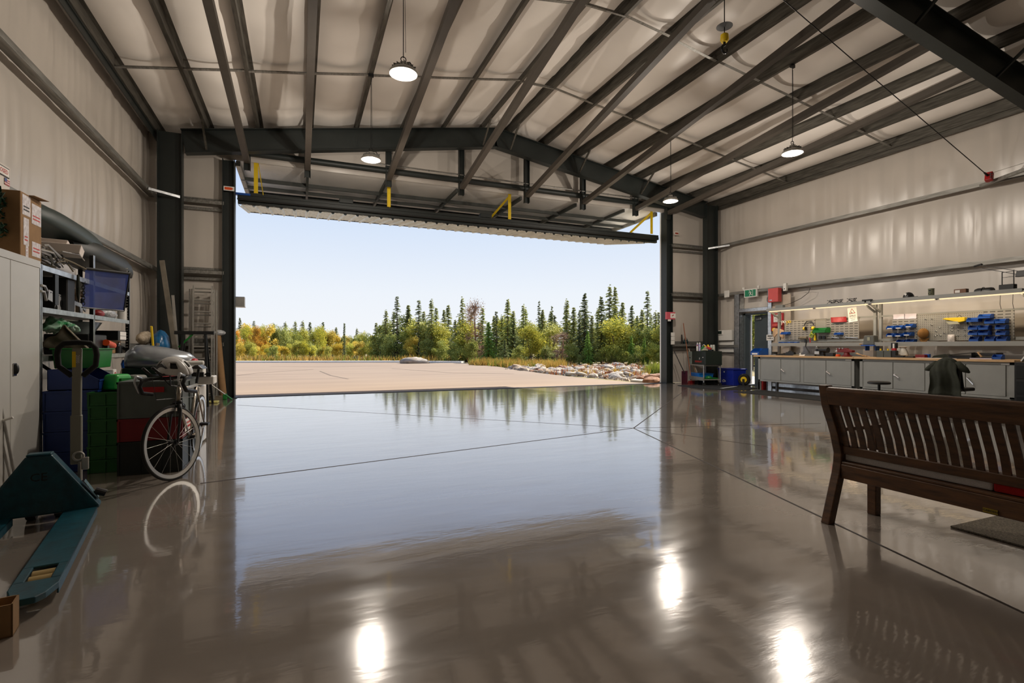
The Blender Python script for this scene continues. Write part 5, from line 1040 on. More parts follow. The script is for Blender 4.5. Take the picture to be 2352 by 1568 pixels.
# top: bundle of rods, foam blocks, two dark fairings
p = Vector((-2.5, 6.85, 1.977)); t = thing('rod_bundle', 'untidy bundle of silver and dark rods on top of the left rack', 'rods', p); m = MB()
for i in range(46): y0 = rnd.uniform(-.66, .1); z0 = rnd.uniform(.02, .15) + .12 * math.exp(-((y0 + .3) / .3) ** 2); x0 = rnd.uniform(-.2, .22); ln = rnd.uniform(.25, .75); m.mat(i % 3); m.tube([(x0, y0, z0), (x0 + rnd.uniform(-.06, .06), y0 + ln * .5, z0 + rnd.uniform(-.02, .05)), (x0 + rnd.uniform(-.1, .1), min(.62, y0 + ln), max(.01, z0 - rnd.uniform(0, .06)))], rnd.choice((.006, .009, .013)), 6)
m.build('rods', [M_alu, M_dkmetal, M_brown], t)
def fairing(name, label, p0, p1, w, h, mat, droop, blunt=False):
    p0 = Vector(p0); p1 = Vector(p1); c = (p0 + p1) / 2; c.z -= h / 2; t = thing(name, label, 'fairing', c); m = MB(); n = 18; ring = 16; vs = []
    d = (p1 - p0)
    for k in range(n + 1):
        u = k / n; e = max(0.03, (1 - abs(2 * u - 1) ** (4 if blunt else 2.6)) ** .55) if u > .12 else max(.35, (1 - abs(2 * u - 1) ** 3) ** .5)
        q = p0 + d * u - c
        for i in range(ring):
            a = 2 * PI * i / ring; vs.append((q.x + w * e * math.cos(a), q.y, q.z + droop * u * u + h * (.35 + .65 * e) * (max(math.sin(a), -.35))))
    fs = [(k * ring + i, k * ring + (i + 1) % ring, (k + 1) * ring + (i + 1) % ring, (k + 1) * ring + i) for k in range(n) for i in range(ring)] + [tuple(range(ring)), tuple(range(n * ring, (n + 1) * ring))]
    m.add(vs, fs); m.build('shell', mat, t, smooth='all'); return t
M_fair = mk('fairing_dark_green_grey', (44, 56, 52), .5, var=.1)
fairing('aircraft_fairing', 'dark green-grey pointed fairing shell lying high over the left rack under the girt', (-2.64, 6.85, 2.6), (-2.62, 9.0, 2.5), .2, .2, M_fair, -.05)
fairing('aircraft_fairing', 'dark rounded fairing shell lower down at the far end of the left rack top', (-2.6, 7.7, 2.38), (-2.58, 9.75, 2.32), .26, .24, mk('fairing_charcoal', (40, 44, 42), .5), -.0, blunt=True)
for k, (px, py, lb, s) in enumerate(((142, 575, 'nearer of two', (.16, .42, .09)), (118, 562, 'half hidden behind the first', (.14, .5, .05)))):
    p = ax(px, py, -2.42 - .12 * k); m = MB(); m.taper(-s[0], s[0], -s[1] / 2, s[1] / 2, -s[2] / 2, s[2] / 2, -.02, -.02); obj(m, 'foam_block', mk('pale_foam', (222, 212, 204), .9, var=.05), p, 'pale foam block over the rods on the left rack, ' + lb, 'foam block', rz=.25, bev=.004)
# flag
fa, fb = ay(196, 616, 7.3), ay(298, 628, 7.75); fa2, fb2 = ay(190, 706, 7.3), ay(285, 714, 7.75)
t = thing('blue_mesh_flag', 'dark blue mesh banner with black hem hung on the front of the left rack', 'banner', fa)
def fg(u, v): a = fa.lerp(fb, u); b = fa2.lerp(fb2, u); q = a.lerp(b, v) - fa; return (q.x, q.y - .02 * math.sin(u * 7 + v * 2) * v, q.z)
M_mesh = mk('blue_mesh_cloth', (8, 42, 118), .7, rgb2=(6, 30, 84), scale=5, alpha=.93)
m = MB(); m.grid(fg, 20, 20); m.build('cloth', M_mesh, t, smooth='all')
m = MB(); m.tube([fg(u / 10, 0) for u in range(11)], .016, 6); m.tube([fg(1, v / 10) for v in range(11)], .01, 6); m.tube([fg(u / 10, 1) for u in range(11)], .009, 6); m.build('hem', M_black, t)
lettering('FLY', .16, Matrix.Translation((.36, .0, -.42)) @ facing((0, 0, 0), (0.4, -1, 0)), mk('faded_print', (34, 84, 140), .7), t) if False else None
# second shelf (z 1.575): white riveted ribs, wood, chain, red cloth, white roll
RZ = 1.577
for k, (px, s, lb) in enumerate(((142, 1, 'nearer, with a round hole'), (172, -1, 'farther, forked'))):
    p = on(px, 690, -2.36 - .04 * k, RZ); t = thing('aircraft_rib', 'white riveted metal rib standing on the second shelf, ' + lb, 'metal rib', p)
    pts = [(-.32, .2), (.3, .14), (.34, .1), (.16, .08), (.08, 0), (-.1, 0), (-.16, .07), (-.34, .1)] if s > 0 else [(-.3, .17), (.34, .12), (.3, .04), (.22, .08), (.2, .0), (.15, 0), (.13, .09), (-.0, .1), (-.06, 0), (-.12, 0), (-.16, .1), (-.32, .1)]
    m = MB(); m.prism(pts, 'x', -.006, .006); m.build('plate', mk('rib_white', (188, 190, 192), .4, .3), t)
    m = MB()
    for i in range(13): m.cyl((.005, -.28 + i * .045, .175 - i * .0035), (.011, -.28 + i * .045, .175 - i * .0035), .006, n=6)
    m.build('rivets', M_dkmetal, t)
    if s > 0: m = MB(); m.cyl((.004, -.02, .08), (.012, -.02, .08), .045, n=18); m.build('round_hole', M_black, t)
p = on(150, 660, -2.62, RZ); m = MB(); m.bar((0, -.5, .03), (0, .3, .27), .015, .2, up=(1, 0, 0)); obj(m, 'plywood_sheet', M_ply, p, 'tan plywood panel leaning behind the white ribs', 'panel')
p = on(170, 650, -2.5, RZ); m = MB(); m.prism([(-.3, .3), (.35, .26), (.35, .285), (-.28, .31)], 'x', -.08, .08); m.bx(-.02, .02, .1, .13, 0, .27); obj(m, 'wooden_batten', mk('pale_batten', (206, 190, 166), .6), p, 'pale pointed batten above the forked rib', 'batten')
p = ax(184, 640, -2.3); t = thing('hanging_chain', 'dark chain hanging from the top beam of the left rack', 'chain', (p.x + .03, p.y, 1.93)); m = MB()
for i in range(9): m.tor((0, 0, -.03 * i), .014, .004, n=10, m=5, axis='x' if i % 2 else 'y', sc=(1, 1.6) if i % 2 else (1, 1.6))
m.build('links', M_dkmetal, t)
p = ax(174, 627, -2.25); m = MB(); m.tube([(0, 0, 0), (.005, -.01, -.14), (0, .0, -.22), (.004, .01, -.3)], [.012, .02, .016, .004], 6); obj(m, 'web_strap', M_olive, (p.x + .02, p.y, 1.98), 'olive webbing strap hanging over the top beam left of the blue banner', 'strap')
p = ax(128, 640, -2.27); m = MB(); m.bx(-.01, .01, -.04, .04, -.3, 0); m.tor((0, 0, -.33), .03, .006, n=14, m=6, axis='x'); obj(m, 'buckle_strap', M_black, (p.x, p.y, 1.92), 'black strap with a ring hanging from the top beam near the cabinet', 'strap')
p = on(110, 640, -2.5, RZ); m = MB(); m.bx(-.2, .2, -.1, .1, 0, .36); obj(m, 'dark_case', M_black, p, 'black upright case at the cabinet end of the second shelf', 'case', bev=.01)
for k, (a, b) in enumerate((((95, 655), (108, 668)), ((94, 668), (106, 690)))):
    p = ax(100, 665, -2.24); m = MB(); m.tube([ax(*a, -2.25) - p, ax(a[0] + 8, a[1] + 2, -2.25) - p, ax(*b, -2.25) - p], .012, 8); obj(m, 'bent_rod', M_alu, p, 'bent bright rod poking out beside the cabinet, ' + ('upper' if k == 0 else 'lower'), 'rod', smooth=True)
p = on(223, 700, -2.32, RZ); m = MB(); m.sph((0, 0, .03), (.07, .12, .05), 12, 8); obj(m, 'red_rag', M_red, p, 'red rag on the second shelf below the blue banner', 'rag', smooth=True)
p = on(243, 715, -2.33, RZ); m = MB(); m.sph((0, 0, .05), (.1, .2, .07), 14, 8); m.sph((0, .16, .04), (.08, .1, .05), 12, 8); obj(m, 'plastic_bundle', mk('crinkled_plastic', (206, 208, 210), .3, rgb2=(120, 124, 128), scale=30, bump=.5), p, 'crinkled clear plastic bundle on the second shelf', 'bundle', smooth=True)
p = on(281, 718, -2.34, RZ); m = MB(); m.lathe([(.06, 0), (.06, .17), (.03, .17)], n=18); m.bx(-.02, .0, -.03, .0, .17, .2); obj(m, 'masking_roll', M_white, p, 'white paper roll standing at the far end of the second shelf', 'roll', smooth=True)
# third shelf (z 1.11)
Z3 = 1.112
p = on(118, 760, -2.42, Z3); t = thing('green_bag', 'shiny green plastic bag at the cabinet end of the left rack', 'bag', p + Vector((0, 0, .28))); m = MB(); m.grid(lambda u, v: (.16 * math.sin(PI * v) * (1 + .3 * noise.noise(Vector((u * 6, v * 6, 2)))), (u - .5) * .5, -.02 + .17 * math.sin(PI * u) * (v - .15) + .04 * noise.noise(Vector((u * 9, v * 7, 5)))), 22, 16); m.build('bag', mk('green_shiny_plastic', (20, 120, 62), .18, rgb2=(196, 220, 204), scale=9), t, smooth='all', solid=.006)
p = on(120, 785, -2.4, Z3); t = thing('brown_dust_cover', 'brown cloth bundle slumped on the third shelf under the green bag', 'cloth', p); m = MB(); m.grid(lambda u, v: (.0 + .2 * math.sin(PI * v), -.25 + .62 * u, max(.0, (.3 - .24 * u) * math.sin(PI * min(.97, .1 + .8 * v)) + .025 * math.sin(v * 22))), 18, 24); m.build('cloth', M_brown, t, smooth='all', solid=.01)
p = on(175, 752, -2.5, Z3); t = thing('clear_bowl', 'wide clear plastic bowl on black crates on the third shelf', 'bowl', p + Vector((0, .05, .24))); m = MB(); m.lathe([(.14, 0), (.22, .14), (.225, .145), (.21, .14), (.13, .01)], n=24, sc=(1, 1.5)); m.build('bowl', mk('bowl_clear', (170, 180, 178), .15, trans=.6), t, smooth=True)
m = MB(); m.bx(-.22, .2, -.3, .3, 0, .235); obj(m, 'black_crate', M_black, (p.x, p.y + .05, Z3), 'black crate under the clear bowl on the third shelf', 'crate', bev=.008)
p = on(258, 760, -2.4, Z3); t = thing('parts_carton', 'white-labelled dark box on the third shelf, far bay', 'box', (p.x, p.y, Z3 + .175)); m = MB(); m.bx(-.15, .12, -.2, .14, 0, .13); m.build('carton', M_dkmetal, t, bev=.004); m = MB(); m.bx(.121, .124, -.13, .13, .01, .12); m.build('label_card', M_paper, t); m = MB(); m.bx(.124, .126, -.13, .13, .06, .066); m.build('label_rule', M_grey, t)
m = MB(); m.bx(-.16, .1, -.24, .2, 0, .172); obj(m, 'brown_carton', M_card, (p.x - .05, p.y - .02, Z3), 'brown carton under the white-labelled box', 'box', bev=.004)
p = on(247, 785, -2.3, Z3); t = thing('orange_drill', 'orange and black power drill on the third shelf', 'drill', p + Vector((0.03, -.02, 0))); m = MB(); m.cyl((0, -.15, .14), (0, .1, .1), .04, .045, n=14); m.build('body', M_orange, t, smooth=True); m = MB(); m.cyl((0, .1, .1), (0, .2, .09), .03, .015, n=12); m.bar((0, -.1, .11), (0, -.14, .02), .04, .05); m.bx(-.03, .03, -.2, -.08, 0, .03); m.build('grip_and_chuck', M_black, t, bev=.004)
p = on(272, 790, -2.34, Z3); t = thing('spray_gun', 'dark spray gun with chrome parts at the far end of the third shelf', 'spray gun', p); m = MB(); m.cyl((0, -.1, .1), (0, .12, .08), .025, n=12); m.bar((0, .06, .08), (0, .12, .0), .03, .04); m.cyl((0, -.05, .0), (0, -.05, .09), .04, n=14); m.build('body', M_dkmetal, t, smooth=True); m = MB(); m.cyl((0, -.14, .102), (0, -.1, .1), .016, n=10); m.sph((0, .0, .13), .02, 8, 6); m.build('nozzle', M_chrome, t, smooth=True)
# lower shelf (z .55)
Z4 = .552
p = on(238, 850, -2.32, Z4); t = thing('grey_toolbox', 'grey plastic toolbox with a white vented end on the lower shelf', 'toolbox', p); m = MB(); m.bx(-.14, .05, -.26, .16, 0, .33); m.build('body', mk('toolbox_grey', (82, 92, 88), .45), t, bev=.01); m = MB(); m.bx(-.14, .06, .16, .28, 0, .35); e_ = m.build('end_panel', M_white, t, bev=.008); m = MB()
for k in range(4): m.bx(.06, .063, .18, .26, .04 + k * .05, .075 + k * .05)
m.build('vents', M_black, e_); m = MB(); m.tor((.062, .22, .29), .022, .004, n=14, m=5, axis='x'); m.build('round_logo', M_redink, e_); lettering('TUTOR', .09, facing((.0515, -.05, .24), (1, 0, 0)), M_black, t)
p = on(240, 870, -2.1, .77); t = thing('green_machine', 'bright green and grey hand machine on the green crates', 'hand machine', Vector((-1.72, 6.35, .772)), rz=-.5); m = MB(); m.taper(-.1, .1, -.12, .12, 0, .15, .03, .04); m.build('body', mk('bright_green', (36, 168, 66), .35), t, bev=.02, seg=2); m = MB(); m.taper(-.09, .09, .1, .32, 0, .13, .02, .03); m.build('grey_end', M_grey, t, bev=.02, seg=2); m = MB(); m.bx(.07, .1, -.06, .06, .05, .11); m.build('window', M_green, t)
p = on(285, 860, -2.33, Z4); t = thing('spray_bottle', 'clear and blue squeeze bottle at the far end of the lower shelf', 'bottle', p); m = MB(); m.lathe([(.08, 0), (.085, .1), (.07, .2), (.03, .34), (.02, .36)], n=16); m.build('body', mk('bottle_milky', (214, 208, 186), .35, rgb2=(170, 160, 120), scale=4), t, smooth=True); m = MB(); m.lathe([(.03, .34), (.04, .4), (.02, .46)], n=12); m.build('cap', M_blue, t, smooth=True)

# ------------------------------------------------------------------ stacked crates in front of the rack
def crate_mesh(w, d, h, rib=2):
    m = MB(); t = .006
    for a in ((-w / 2, -w / 2 + t, -d / 2, d / 2), (w / 2 - t, w / 2, -d / 2, d / 2), (-w / 2, w / 2, -d / 2, -d / 2 + t), (-w / 2, w / 2, d / 2 - t, d / 2)): m.bx(*a, 0, h)
    m.bx(-w / 2, w / 2, -d / 2, d / 2, 0, t)
    e = .012
    for z in (h - .02, 0.0):
        k = e if z > 0 else .004
        for a in ((-w / 2 - k, -w / 2, -d / 2 - k, d / 2 + k), (w / 2, w / 2 + k, -d / 2 - k, d / 2 + k), (-w / 2 - k, w / 2 + k, -d / 2 - k, -d / 2), (-w / 2 - k, w / 2 + k, d / 2, d / 2 + k)): m.bx(*a, z + .001, z + .019)
    for i in range(rib + 1):
        x = -w / 2 + w * i / rib; m.bx(x - .008, x + .008, -d / 2 - .01, -d / 2, 0, h)
    for i in range(3): y = -d / 2 + d * i / 2; m.bx(w / 2, w / 2 + .01, y - .008, y + .008, 0, h)
    return m
def stack(x, y, w, d, hs, mat, word, rz=0, rib=2):
    z = .002; n = len(hs); me = {}
    for i, h in enumerate(hs):
        pos = 'topmost' if i == n - 1 else 'bottom one' if i == 0 else ['', 'second', 'third', 'fourth', 'fifth'][i] + ' from the floor'
        if h not in me: me[h] = crate_mesh(w, d, h - .003, rib).build('stacking_crate', mat); o = me[h]
        else: o = me[h].copy(); C.objects.link(o)
        o.location = (x + rnd.uniform(-.004, .004), y, z); o.rotation_euler = (0, 0, rz); z += h
        tag(o, '%s stacking crate in the pile before the left rack, %s' % (word, pos), 'crate', '%s crates in a pile' % word)
    return z
stack(-2.03, 6.42, .40, .56, [.195] * 4, mk('crate_blue', (12, 48, 118), .45), 'blue', rib=1)
m = bin_mesh(.5, .4, .195); o = m.build('open_front_crate', MC['crate_blue']); o.location = (-2.03, 6.18, .785); o.rotation_euler = (0, 0, PI); o = tag(o, 'blue open-fronted crate on top of the blue pile', 'crate')
o.location = (-2.22, 6.42, .785)
stack(-1.72, 6.2, .25, .42, [.128] * 6, mk('crate_green', (14, 92, 28), .45), 'green', rib=2)
m = MB(); m.taper(-.17, .17, -.2, .2, 0, .2, -.015, -.02); m.bx(-.2, .2, -.235, .235, .185, .2); obj(m, 'green_tote', M_green, (-2.06, 6.55, .984), 'green tote standing in the top blue crate behind the jack handle', 'tote', bev=.006)
z = .002
for w, h, mat, lb, nm in ((.5, .312, mk('crate_black', (24, 30, 28), .5), 'black lidded crate at the bottom of the pile behind the bicycle', 'black'), (.5, .215, mk('crate_dark_red', (122, 18, 26), .45), 'dark red crate in the middle of the pile behind the bicycle', 'red'), (.5, .345, mk('crate_grey', (92, 100, 96), .5), 'grey crate with a red handle slot on top of the pile behind the bicycle', 'grey')):
    m = crate_mesh(w, .72, h - .003, 3 if nm == 'black' else 1); o = m.build('stacking_crate', mat); o.location = (-1.31, 6.14, z); tag(o, lb, 'crate')
    if nm == 'grey': m = MB(); m.bx(-.06, .11, -.377, -.36, .24, .29); h_ = m.build('handle_slot', M_red, o); m = MB(); m.bx(-.25, .25, -.36, .36, h - .004, h); m.build('lid', MC['crate_grey'], o)
    if nm == 'red': m = MB(); m.bx(.262, .265, -.28, .1, .05, .17); l_ = m.build('side_label', M_paper, o); m = MB(); m.bx(.265, .267, -.25, -.02, .08, .1); m.bx(.265, .267, -.2, .08, .12, .14); m.build('label_print', M_redink, l_)
    z += h
m = MB(); m.bx(-.1, .1, -.18, .18, 0, .03); obj(m, 'red_case', M_red, (-1.16, 6.05, .876), 'flat red case lying on the grey crate', 'case', bev=.006)
# dark green boxes and silver cowling further back
m = MB(); m.bx(-.36, .34, -.3, .3, 0, .94); m.bx(-.42, .4, -.36, -.3, .78, .83); obj(m, 'green_chest', mk('chest_dark_green', (34, 62, 48), .5), (-1.62, 7.75, .001), 'dark green chest under the silver cowling', 'chest', bev=.01)
t = thing('engine_cowling', 'silver streamlined cowling with a red lens lying on the green chest', 'cowling', (-1.6, 7.62, .943)); m = MB(); vs = []; n, ring = 16, 18
for k in range(n + 1):
    u = k / n; x = -.36 + .74 * u; e = max(.06, math.sin(PI * min(1, .18 + u * .82)) ** .6); hz = .29 * (1 - .5 * u ** 2) * max(.25, min(1, .72 + u * 2)) * (1 if u < .9 else 1 - (u - .9) * 4)
    for i in range(ring): a = 2 * PI * i / ring; vs.append((x, .22 * e * math.cos(a), max(0, hz * (.35 + .65 * math.sin(a)))))
m.add(vs, [(k * ring + i, k * ring + (i + 1) % ring, (k + 1) * ring + (i + 1) % ring, (k + 1) * ring + i) for k in range(n) for i in range(ring)] + [tuple(range(ring)), tuple(range(n * ring, (n + 1) * ring))]); m.build('shell', mk('silver_cowl', (176, 182, 188), .25, .6, var=.05), t, smooth='all')
m = MB(); m.sph((.35, -.03, .07), (.045, .09, .04), 12, 8); m.build('lens', M_red, t, smooth=True); m = MB(); m.lathe([(.02, .27), (.02, .3), (.01, .305)], c=(-.05, 0, 0), n=12); m.build('filler_cap', M_chrome, t, smooth=True)
t = thing('white_appliance', 'white upright appliance with a row of black clips behind the bicycle', 'appliance', (-1.22, 7.35, 0)); m = MB(); m.bx(-.2, .1, -.2, .25, .02, .72); m.build('body', M_white, t, bev=.01); m = MB(); m.bx(-.2, .24, -.16, .1, .74, .84); m.bx(-.15, .12, -.1, .1, .86, .96); m.cyl((-.1, -.05, 1.0), (.12, -.05, 1.0), .03); m.build('clip_head', M_white, t, bev=.01); m = MB()
for k in range(5): m.bx(-.14 + k * .075, -.09 + k * .075, -.19, -.13, .84, .89)
m.build('clips', M_black, t); m = MB(); m.bx(-.2, .1, -.202, -.2, .42, .426); m.build('panel_gap', M_black, t)
# girt shelf: bags
p = ax(335, 755, -2.84); m = MB(); m.sph((0, 0, .1), (.12, .4, .13), 16, 10); m.v = [(a + .03 * noise.noise(Vector((b * 6, c * 9, 1))), b, c + .04 * noise.noise(Vector((a * 9, b * 7, 3)))) for a, b, c in m.v]; obj(m, 'crumpled_bag', mk('pale_crumpled_paper', (196, 182, 160), .7, rgb2=(140, 124, 100), scale=16, bump=.4), (-2.85, p.y, 1.27), 'crumpled pale paper bag on the low girt of the left wall', 'bag', smooth='all')
p = ax(368, 768, -2.6); t = thing('blue_sack', 'shiny blue plastic sack in front of the corner column', 'sack', (p.x, p.y, 1.2)); m = MB(); m.lathe([(.03, -.22), (.2, -.18), (.24, 0), (.2, .2), (.1, .3), (.02, .33)], n=18, sc=(.7, 1)); m.v = [(a, b + .03 * noise.noise(Vector((a * 8, c * 5, 1))), c + .02 * math.sin(b * 30)) for a, b, c in m.v]; m.build('sack', mk('shiny_blue_plastic', (20, 100, 150), .25, rgb2=(12, 66, 104), scale=10), t, smooth='all'); m = MB(); m.bx(-.2, .2, -.25, .25, -1.2, -.2); m.build('drum', M_black, t)
p = ax(356, 775, -2.5); m = MB(); m.cyl((0, -.25, .2), (0, .25, -p.z), .02, n=10); obj(m, 'yellow_handle', M_yellow, p, 'yellow and white tool handle beside the blue sack', 'tool handle')

# ------------------------------------------------------------------ left front corner: ladder, poles, tube, trestle
t = thing('extension_ladder', 'aluminium extension ladder leaning in the left front corner', 'ladder', (-2.0, 13.1, 0)); L = lambda x, y, z: (x + 2.0, y - 13.1, z)
for dx, dy in ((-2.19, 0), (-1.83, 0), (-2.23, .07), (-1.79, .07), (-2.28, .12), (-1.745, .12)):
    m = MB(); m.bar(L(dx + .25 * 0, 13.12 + dy, .01), L(dx - .03, 13.36 + dy, 2.5 + (.08 if dy == 0 else 0)), .028, .06, up=(0, 1, 0)); m.build('rail', M_alu, t)
for k in range(10):
    z = .15 + k * .262; y = 13.12 + .09 * z
    for dy, w in ((0, .0), (.07, .03)): m = MB(); m.cyl(L(-2.19 - w, y + dy, z - dy), L(-1.83 + w, y + dy, z - dy), .016, n=8); m.build('rung', M_alu, t)
a, b = ay(372, 598, 12.75), ay(402, 800, 12.6); m = MB(); d = (b - a).normalized(); f_ = a + d * ((a.z - .005) / -d.z); m.bar(f_ - Vector((f_.x, f_.y, 0)), a - Vector((f_.x, f_.y, 0)), .09, .04); obj(m, 'timber_plank', mk('weathered_plank', (128, 120, 106), .7, rgb2=(98, 92, 80), scale=4), (f_.x, f_.y, 0), 'long weathered plank leaning on the left wall by the column', 'plank')
a, b = ay(397, 678, 12.72), ay(404, 762, 12.66); m = MB(); d = (b - a).normalized(); f_ = a + d * ((a.z - .005) / -d.z); m.bar(f_ - Vector((f_.x, f_.y, 0)), a - Vector((f_.x, f_.y, 0)), .05, .03); obj(m, 'metal_strip', M_alu, (f_.x, f_.y, 0), 'shorter pale strip leaning against the left front column', 'strip')
t = thing('cardboard_tube', 'long brown cardboard tube leaning by the left jamb', 'tube', (-1.64, 13.45, 0)); m = MB(); m.cyl((0, 0, .01), (-.13, .02, 1.5), .075, n=16); m.build('tube', M_card, t, smooth=True); m = MB(); m.sph((-.11, 0, 1.52), (.16, .09, .07), 12, 8); m.build('plastic_wrap', MC['crinkled_plastic'], t, smooth=True)
a = fl(533, 917, .012); b = ay(457, 863, 12.9); m = MB(); m.cyl((0, 0, 0), b - a, .014, n=8); t = thing('pole', 'thin white pole with a green tip slanting to the floor by the left jamb', 'pole', a); m.build('shaft', M_alu, t); m = MB(); m.cyl((0, 0, 0), (b - a) * .22, .018, n=8); m.build('tip', M_green, t)
p, q = ay(401, 763, 12.1), ay(492, 762, 12.1); t = thing('trestle', 'black topped trestle with green legs before the ladder', 'trestle', ((p.x + q.x) / 2, 12.1, 0)); hx = (q.x - p.x) / 2; m = MB(); m.bx(-hx, hx, -.05, .05, p.z - .04, p.z + .03); m.build('top_bar', M_black, t, bev=.006)
for s in (-1, 1):
    for e_ in (-1, 1): m = MB(); m.bar((s * hx * .55, e_ * .04, p.z - .04), (s * hx * .8, e_ * .3, .0), .04, .04); m.build('leg', M_dkmetal, t)
m = MB(); m.bar((-hx * .8, 0, p.z - .3), (-hx * .1, 0, p.z - .04), .05, .03); m.build('brace', M_green, t)
p = fl(485, 925); obj(MB().bx(-.16, .16, -.12, .12, 0, .04), 'foam_pad', mk('yellow_foam', (206, 196, 118), .8), (p.x - .02, p.y, .001), 'flat yellow foam pad on the floor by the ladder foot', 'pad', bev=.01)
p = fl(497, 919); t = thing('timber_offcut', 'timber offcut with a green end block under the cardboard tube', 'timber', (p.x, p.y + .1, .001), rz=.05); m = MB(); m.bx(-.2, .12, -.05, .05, 0, .09); m.build('timber', M_brown, t, bev=.003); m = MB(); m.bx(.12, .2, -.06, .06, 0, .13); m.build('end_block', M_green, t, bev=.006)
t = thing('dark_tool_chest', 'dark tool chest under the trestle', 'chest', (-2.1, 11.3, 0)); m = MB(); m.bx(-.35, .3, -.3, .3, 0, .8); m.build('body', mk('chest_green_black', (22, 30, 26), .6), t, bev=.01); m = MB(); m.bx(-.36, .31, -.31, .31, .8, .84); m.build('lid', M_black, t, bev=.006)  # chest body in one even, nearly black green
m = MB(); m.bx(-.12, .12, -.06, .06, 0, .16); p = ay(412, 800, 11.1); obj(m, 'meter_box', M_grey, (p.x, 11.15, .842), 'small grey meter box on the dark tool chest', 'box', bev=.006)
q = ay(550, 693, YF + .28); t = thing('outdoor_wall_lamp', 'grey boxy lamp outside on the left door jamb', 'wall lamp', q); m = MB(); m.bx(-.1, .12, -.08, .08, -.12, .12); m.build('housing', M_alu, t, bev=.008); m = MB(); m.bx(-.2, -.1, -.02, .02, -.03, .03); m.build('bracket', M_dkmetal, t); m = MB(); m.bx(-.085, .13, -.07, .07, -.135, -.12); m.build('diffuser', M_white, t)

# ------------------------------------------------------------------ pallet jack
dj = Vector((.183, -.983, 0)); nj = Vector((.983, .183, 0))
PJ = Vector((-1.607, 4.345, 0)); rzj = math.atan2(dj.y, dj.x)
t = thing('pallet_jack', 'teal pallet jack with its forks pointing at the viewer on the left', 'pallet jack', PJ, rz=rzj)    # local x = fork direction, y = to the right seen from the camera
for s in (-1, 1):
    y0, y1 = s * .125, s * .305; lo, hi = min(y0, y1), max(y0, y1); m = MB(); ln = 1.5; z = .088
    # top plate with a roller slot near the tip
    pts = [(0, lo), (ln - .14, lo), (ln - .03, lo + .035), (ln, lo + .07), (ln, hi - .07), (ln - .03, hi - .035), (ln - .14, hi), (0, hi)]
    sx0, sx1, sl, sh = ln - .42, ln - .22, lo + .042, hi - .042
    m.bx(0, sx0, lo, hi, z - .012, z); m.bx(sx0, sx1, lo, sl, z - .012, z); m.bx(sx0, sx1, sh, hi, z - .012, z)
    tip = [(sx1, lo), (ln - .14, lo), (ln - .04, lo + .03), (ln, lo + .06), (ln, hi - .06), (ln - .04, hi - .03), (ln - .14, hi), (sx1, hi)]; m.prism(tip, 'z', z - .03, z)
    m.bx(0, ln - .14, lo, lo + .008, z - .055, z); m.bx(0, ln - .14, hi - .008, hi, z - .055, z)
    f_ = m.build('fork', M_teal, t, bev=.006, seg=2)
    m = MB()
    for dx in (sx0 + .055, sx0 + .13): m.cyl((dx, sl + .005, .042), (dx, sh - .005, .042), .04, n=18)
    m.build('roller', mk('tan_roller', (176, 150, 96), .5), f_, smooth=True)
    m = MB(); m.cyl((sx1 - .02, hi - .02 if s < 0 else lo - .004, .035), (sx1 - .02, hi + .012 if s < 0 else lo + .02, .035), .022, n=10); m.build('axle', M_zinc, f_)
m = MB(); ya, yb, zt = .315, .065, .475
pts = [(-ya, .075), (ya, .075), (ya, .1), (yb, zt), (-yb, zt), (-ya, .1)]
m.prism(pts, 'x', -.11, .0); m.build('fork_frame', M_teal, t, bev=.012, seg=2)
m = MB(); m.bx(-.09, .0, -yb, yb, zt - .004, zt + .012); m.build('frame_cap', M_teal, t, bev=.006)
ce = lettering('CE', .075, facing((.0006, .0, .33), (1, 0, 0)), M_ink, t, ext=.0005)
m = MB(); m.bar((-.055, ya * .62 + .035, .27), (-.055, ya * .93 + .012, .135), .003, .07, up=(1, 0, 0)); s_ = m.build('warning_label', mk('jack_label', (120, 150, 158), .5, rgb2=(40, 80, 92), scale=60), t)
m = MB(); m.cyl((-.06, ya - .03, .19), (-.06, ya + .03, .16), .025, n=12); m.build('bump_stop', M_black, t)
# steering head, wheels and handle behind the frame
m = MB(); m.cyl((-.22, 0, .1), (-.22, 0, .34), .05, n=16); m.bx(-.3, -.11, -.05, .05, .2, .3); m.build('pump', M_dkmetal, t, smooth=True)
for s in (-1, 1): m = MB(); m.cyl((-.24, s * .05, .09), (-.24, s * .1, .09), .09, n=22); m.build('steer_wheel', M_rubber, t, smooth=True)
hx, hy = -.33, .155
M_jh = mk('jack_handle_grey', (140, 140, 128), .5, var=.05)
m = MB(); m.bar((hx, hy - .005, .5), (hx, hy, 1.19), .055, .04, up=(1, 0, 0)); m.bar((hx + .0, hy - .005, .34), (hx, hy - .005, .7), .066, .05, up=(1, 0, 0)); sh_ = m.build('handle_shaft', M_jh, t, bev=.006)
m = MB(); m.bx(hx + .0205, hx + .022, hy - .027, hy - .006, 1.05, 1.165); y_ = m.build('rating_label', M_yellow, sh_); lettering('2000', .03, facing((hx + .0225, hy + .004, 1.11), (1, 0, 0), (0, 1, 0)), M_white, sh_, ext=.0004)
loop = [(hx, hy + y, z) for y, z in ((-.03, .985), (-.105, 1.06), (-.112, 1.14), (-.105, 1.19), (-.075, 1.225), (0, 1.232), (.075, 1.225), (.105, 1.19), (.112, 1.14), (.105, 1.06), (.03, .985))]
m = MB(); m.tube(loop, .019, 12); m.build('handle_loop', M_rubber, t, smooth='all')
m = MB(); m.tor((hx + .03, hy + .01, .4), .03, .009, n=18, m=8, axis='x'); m.bx(hx + .02, hx + .045, hy + .03, hy + .07, .3, .39); m.cyl((hx + .03, hy + .02, .22), (hx + .03, hy + .02, .36), .014, n=10); m.build('linkage', M_alu, t, bev=.004)

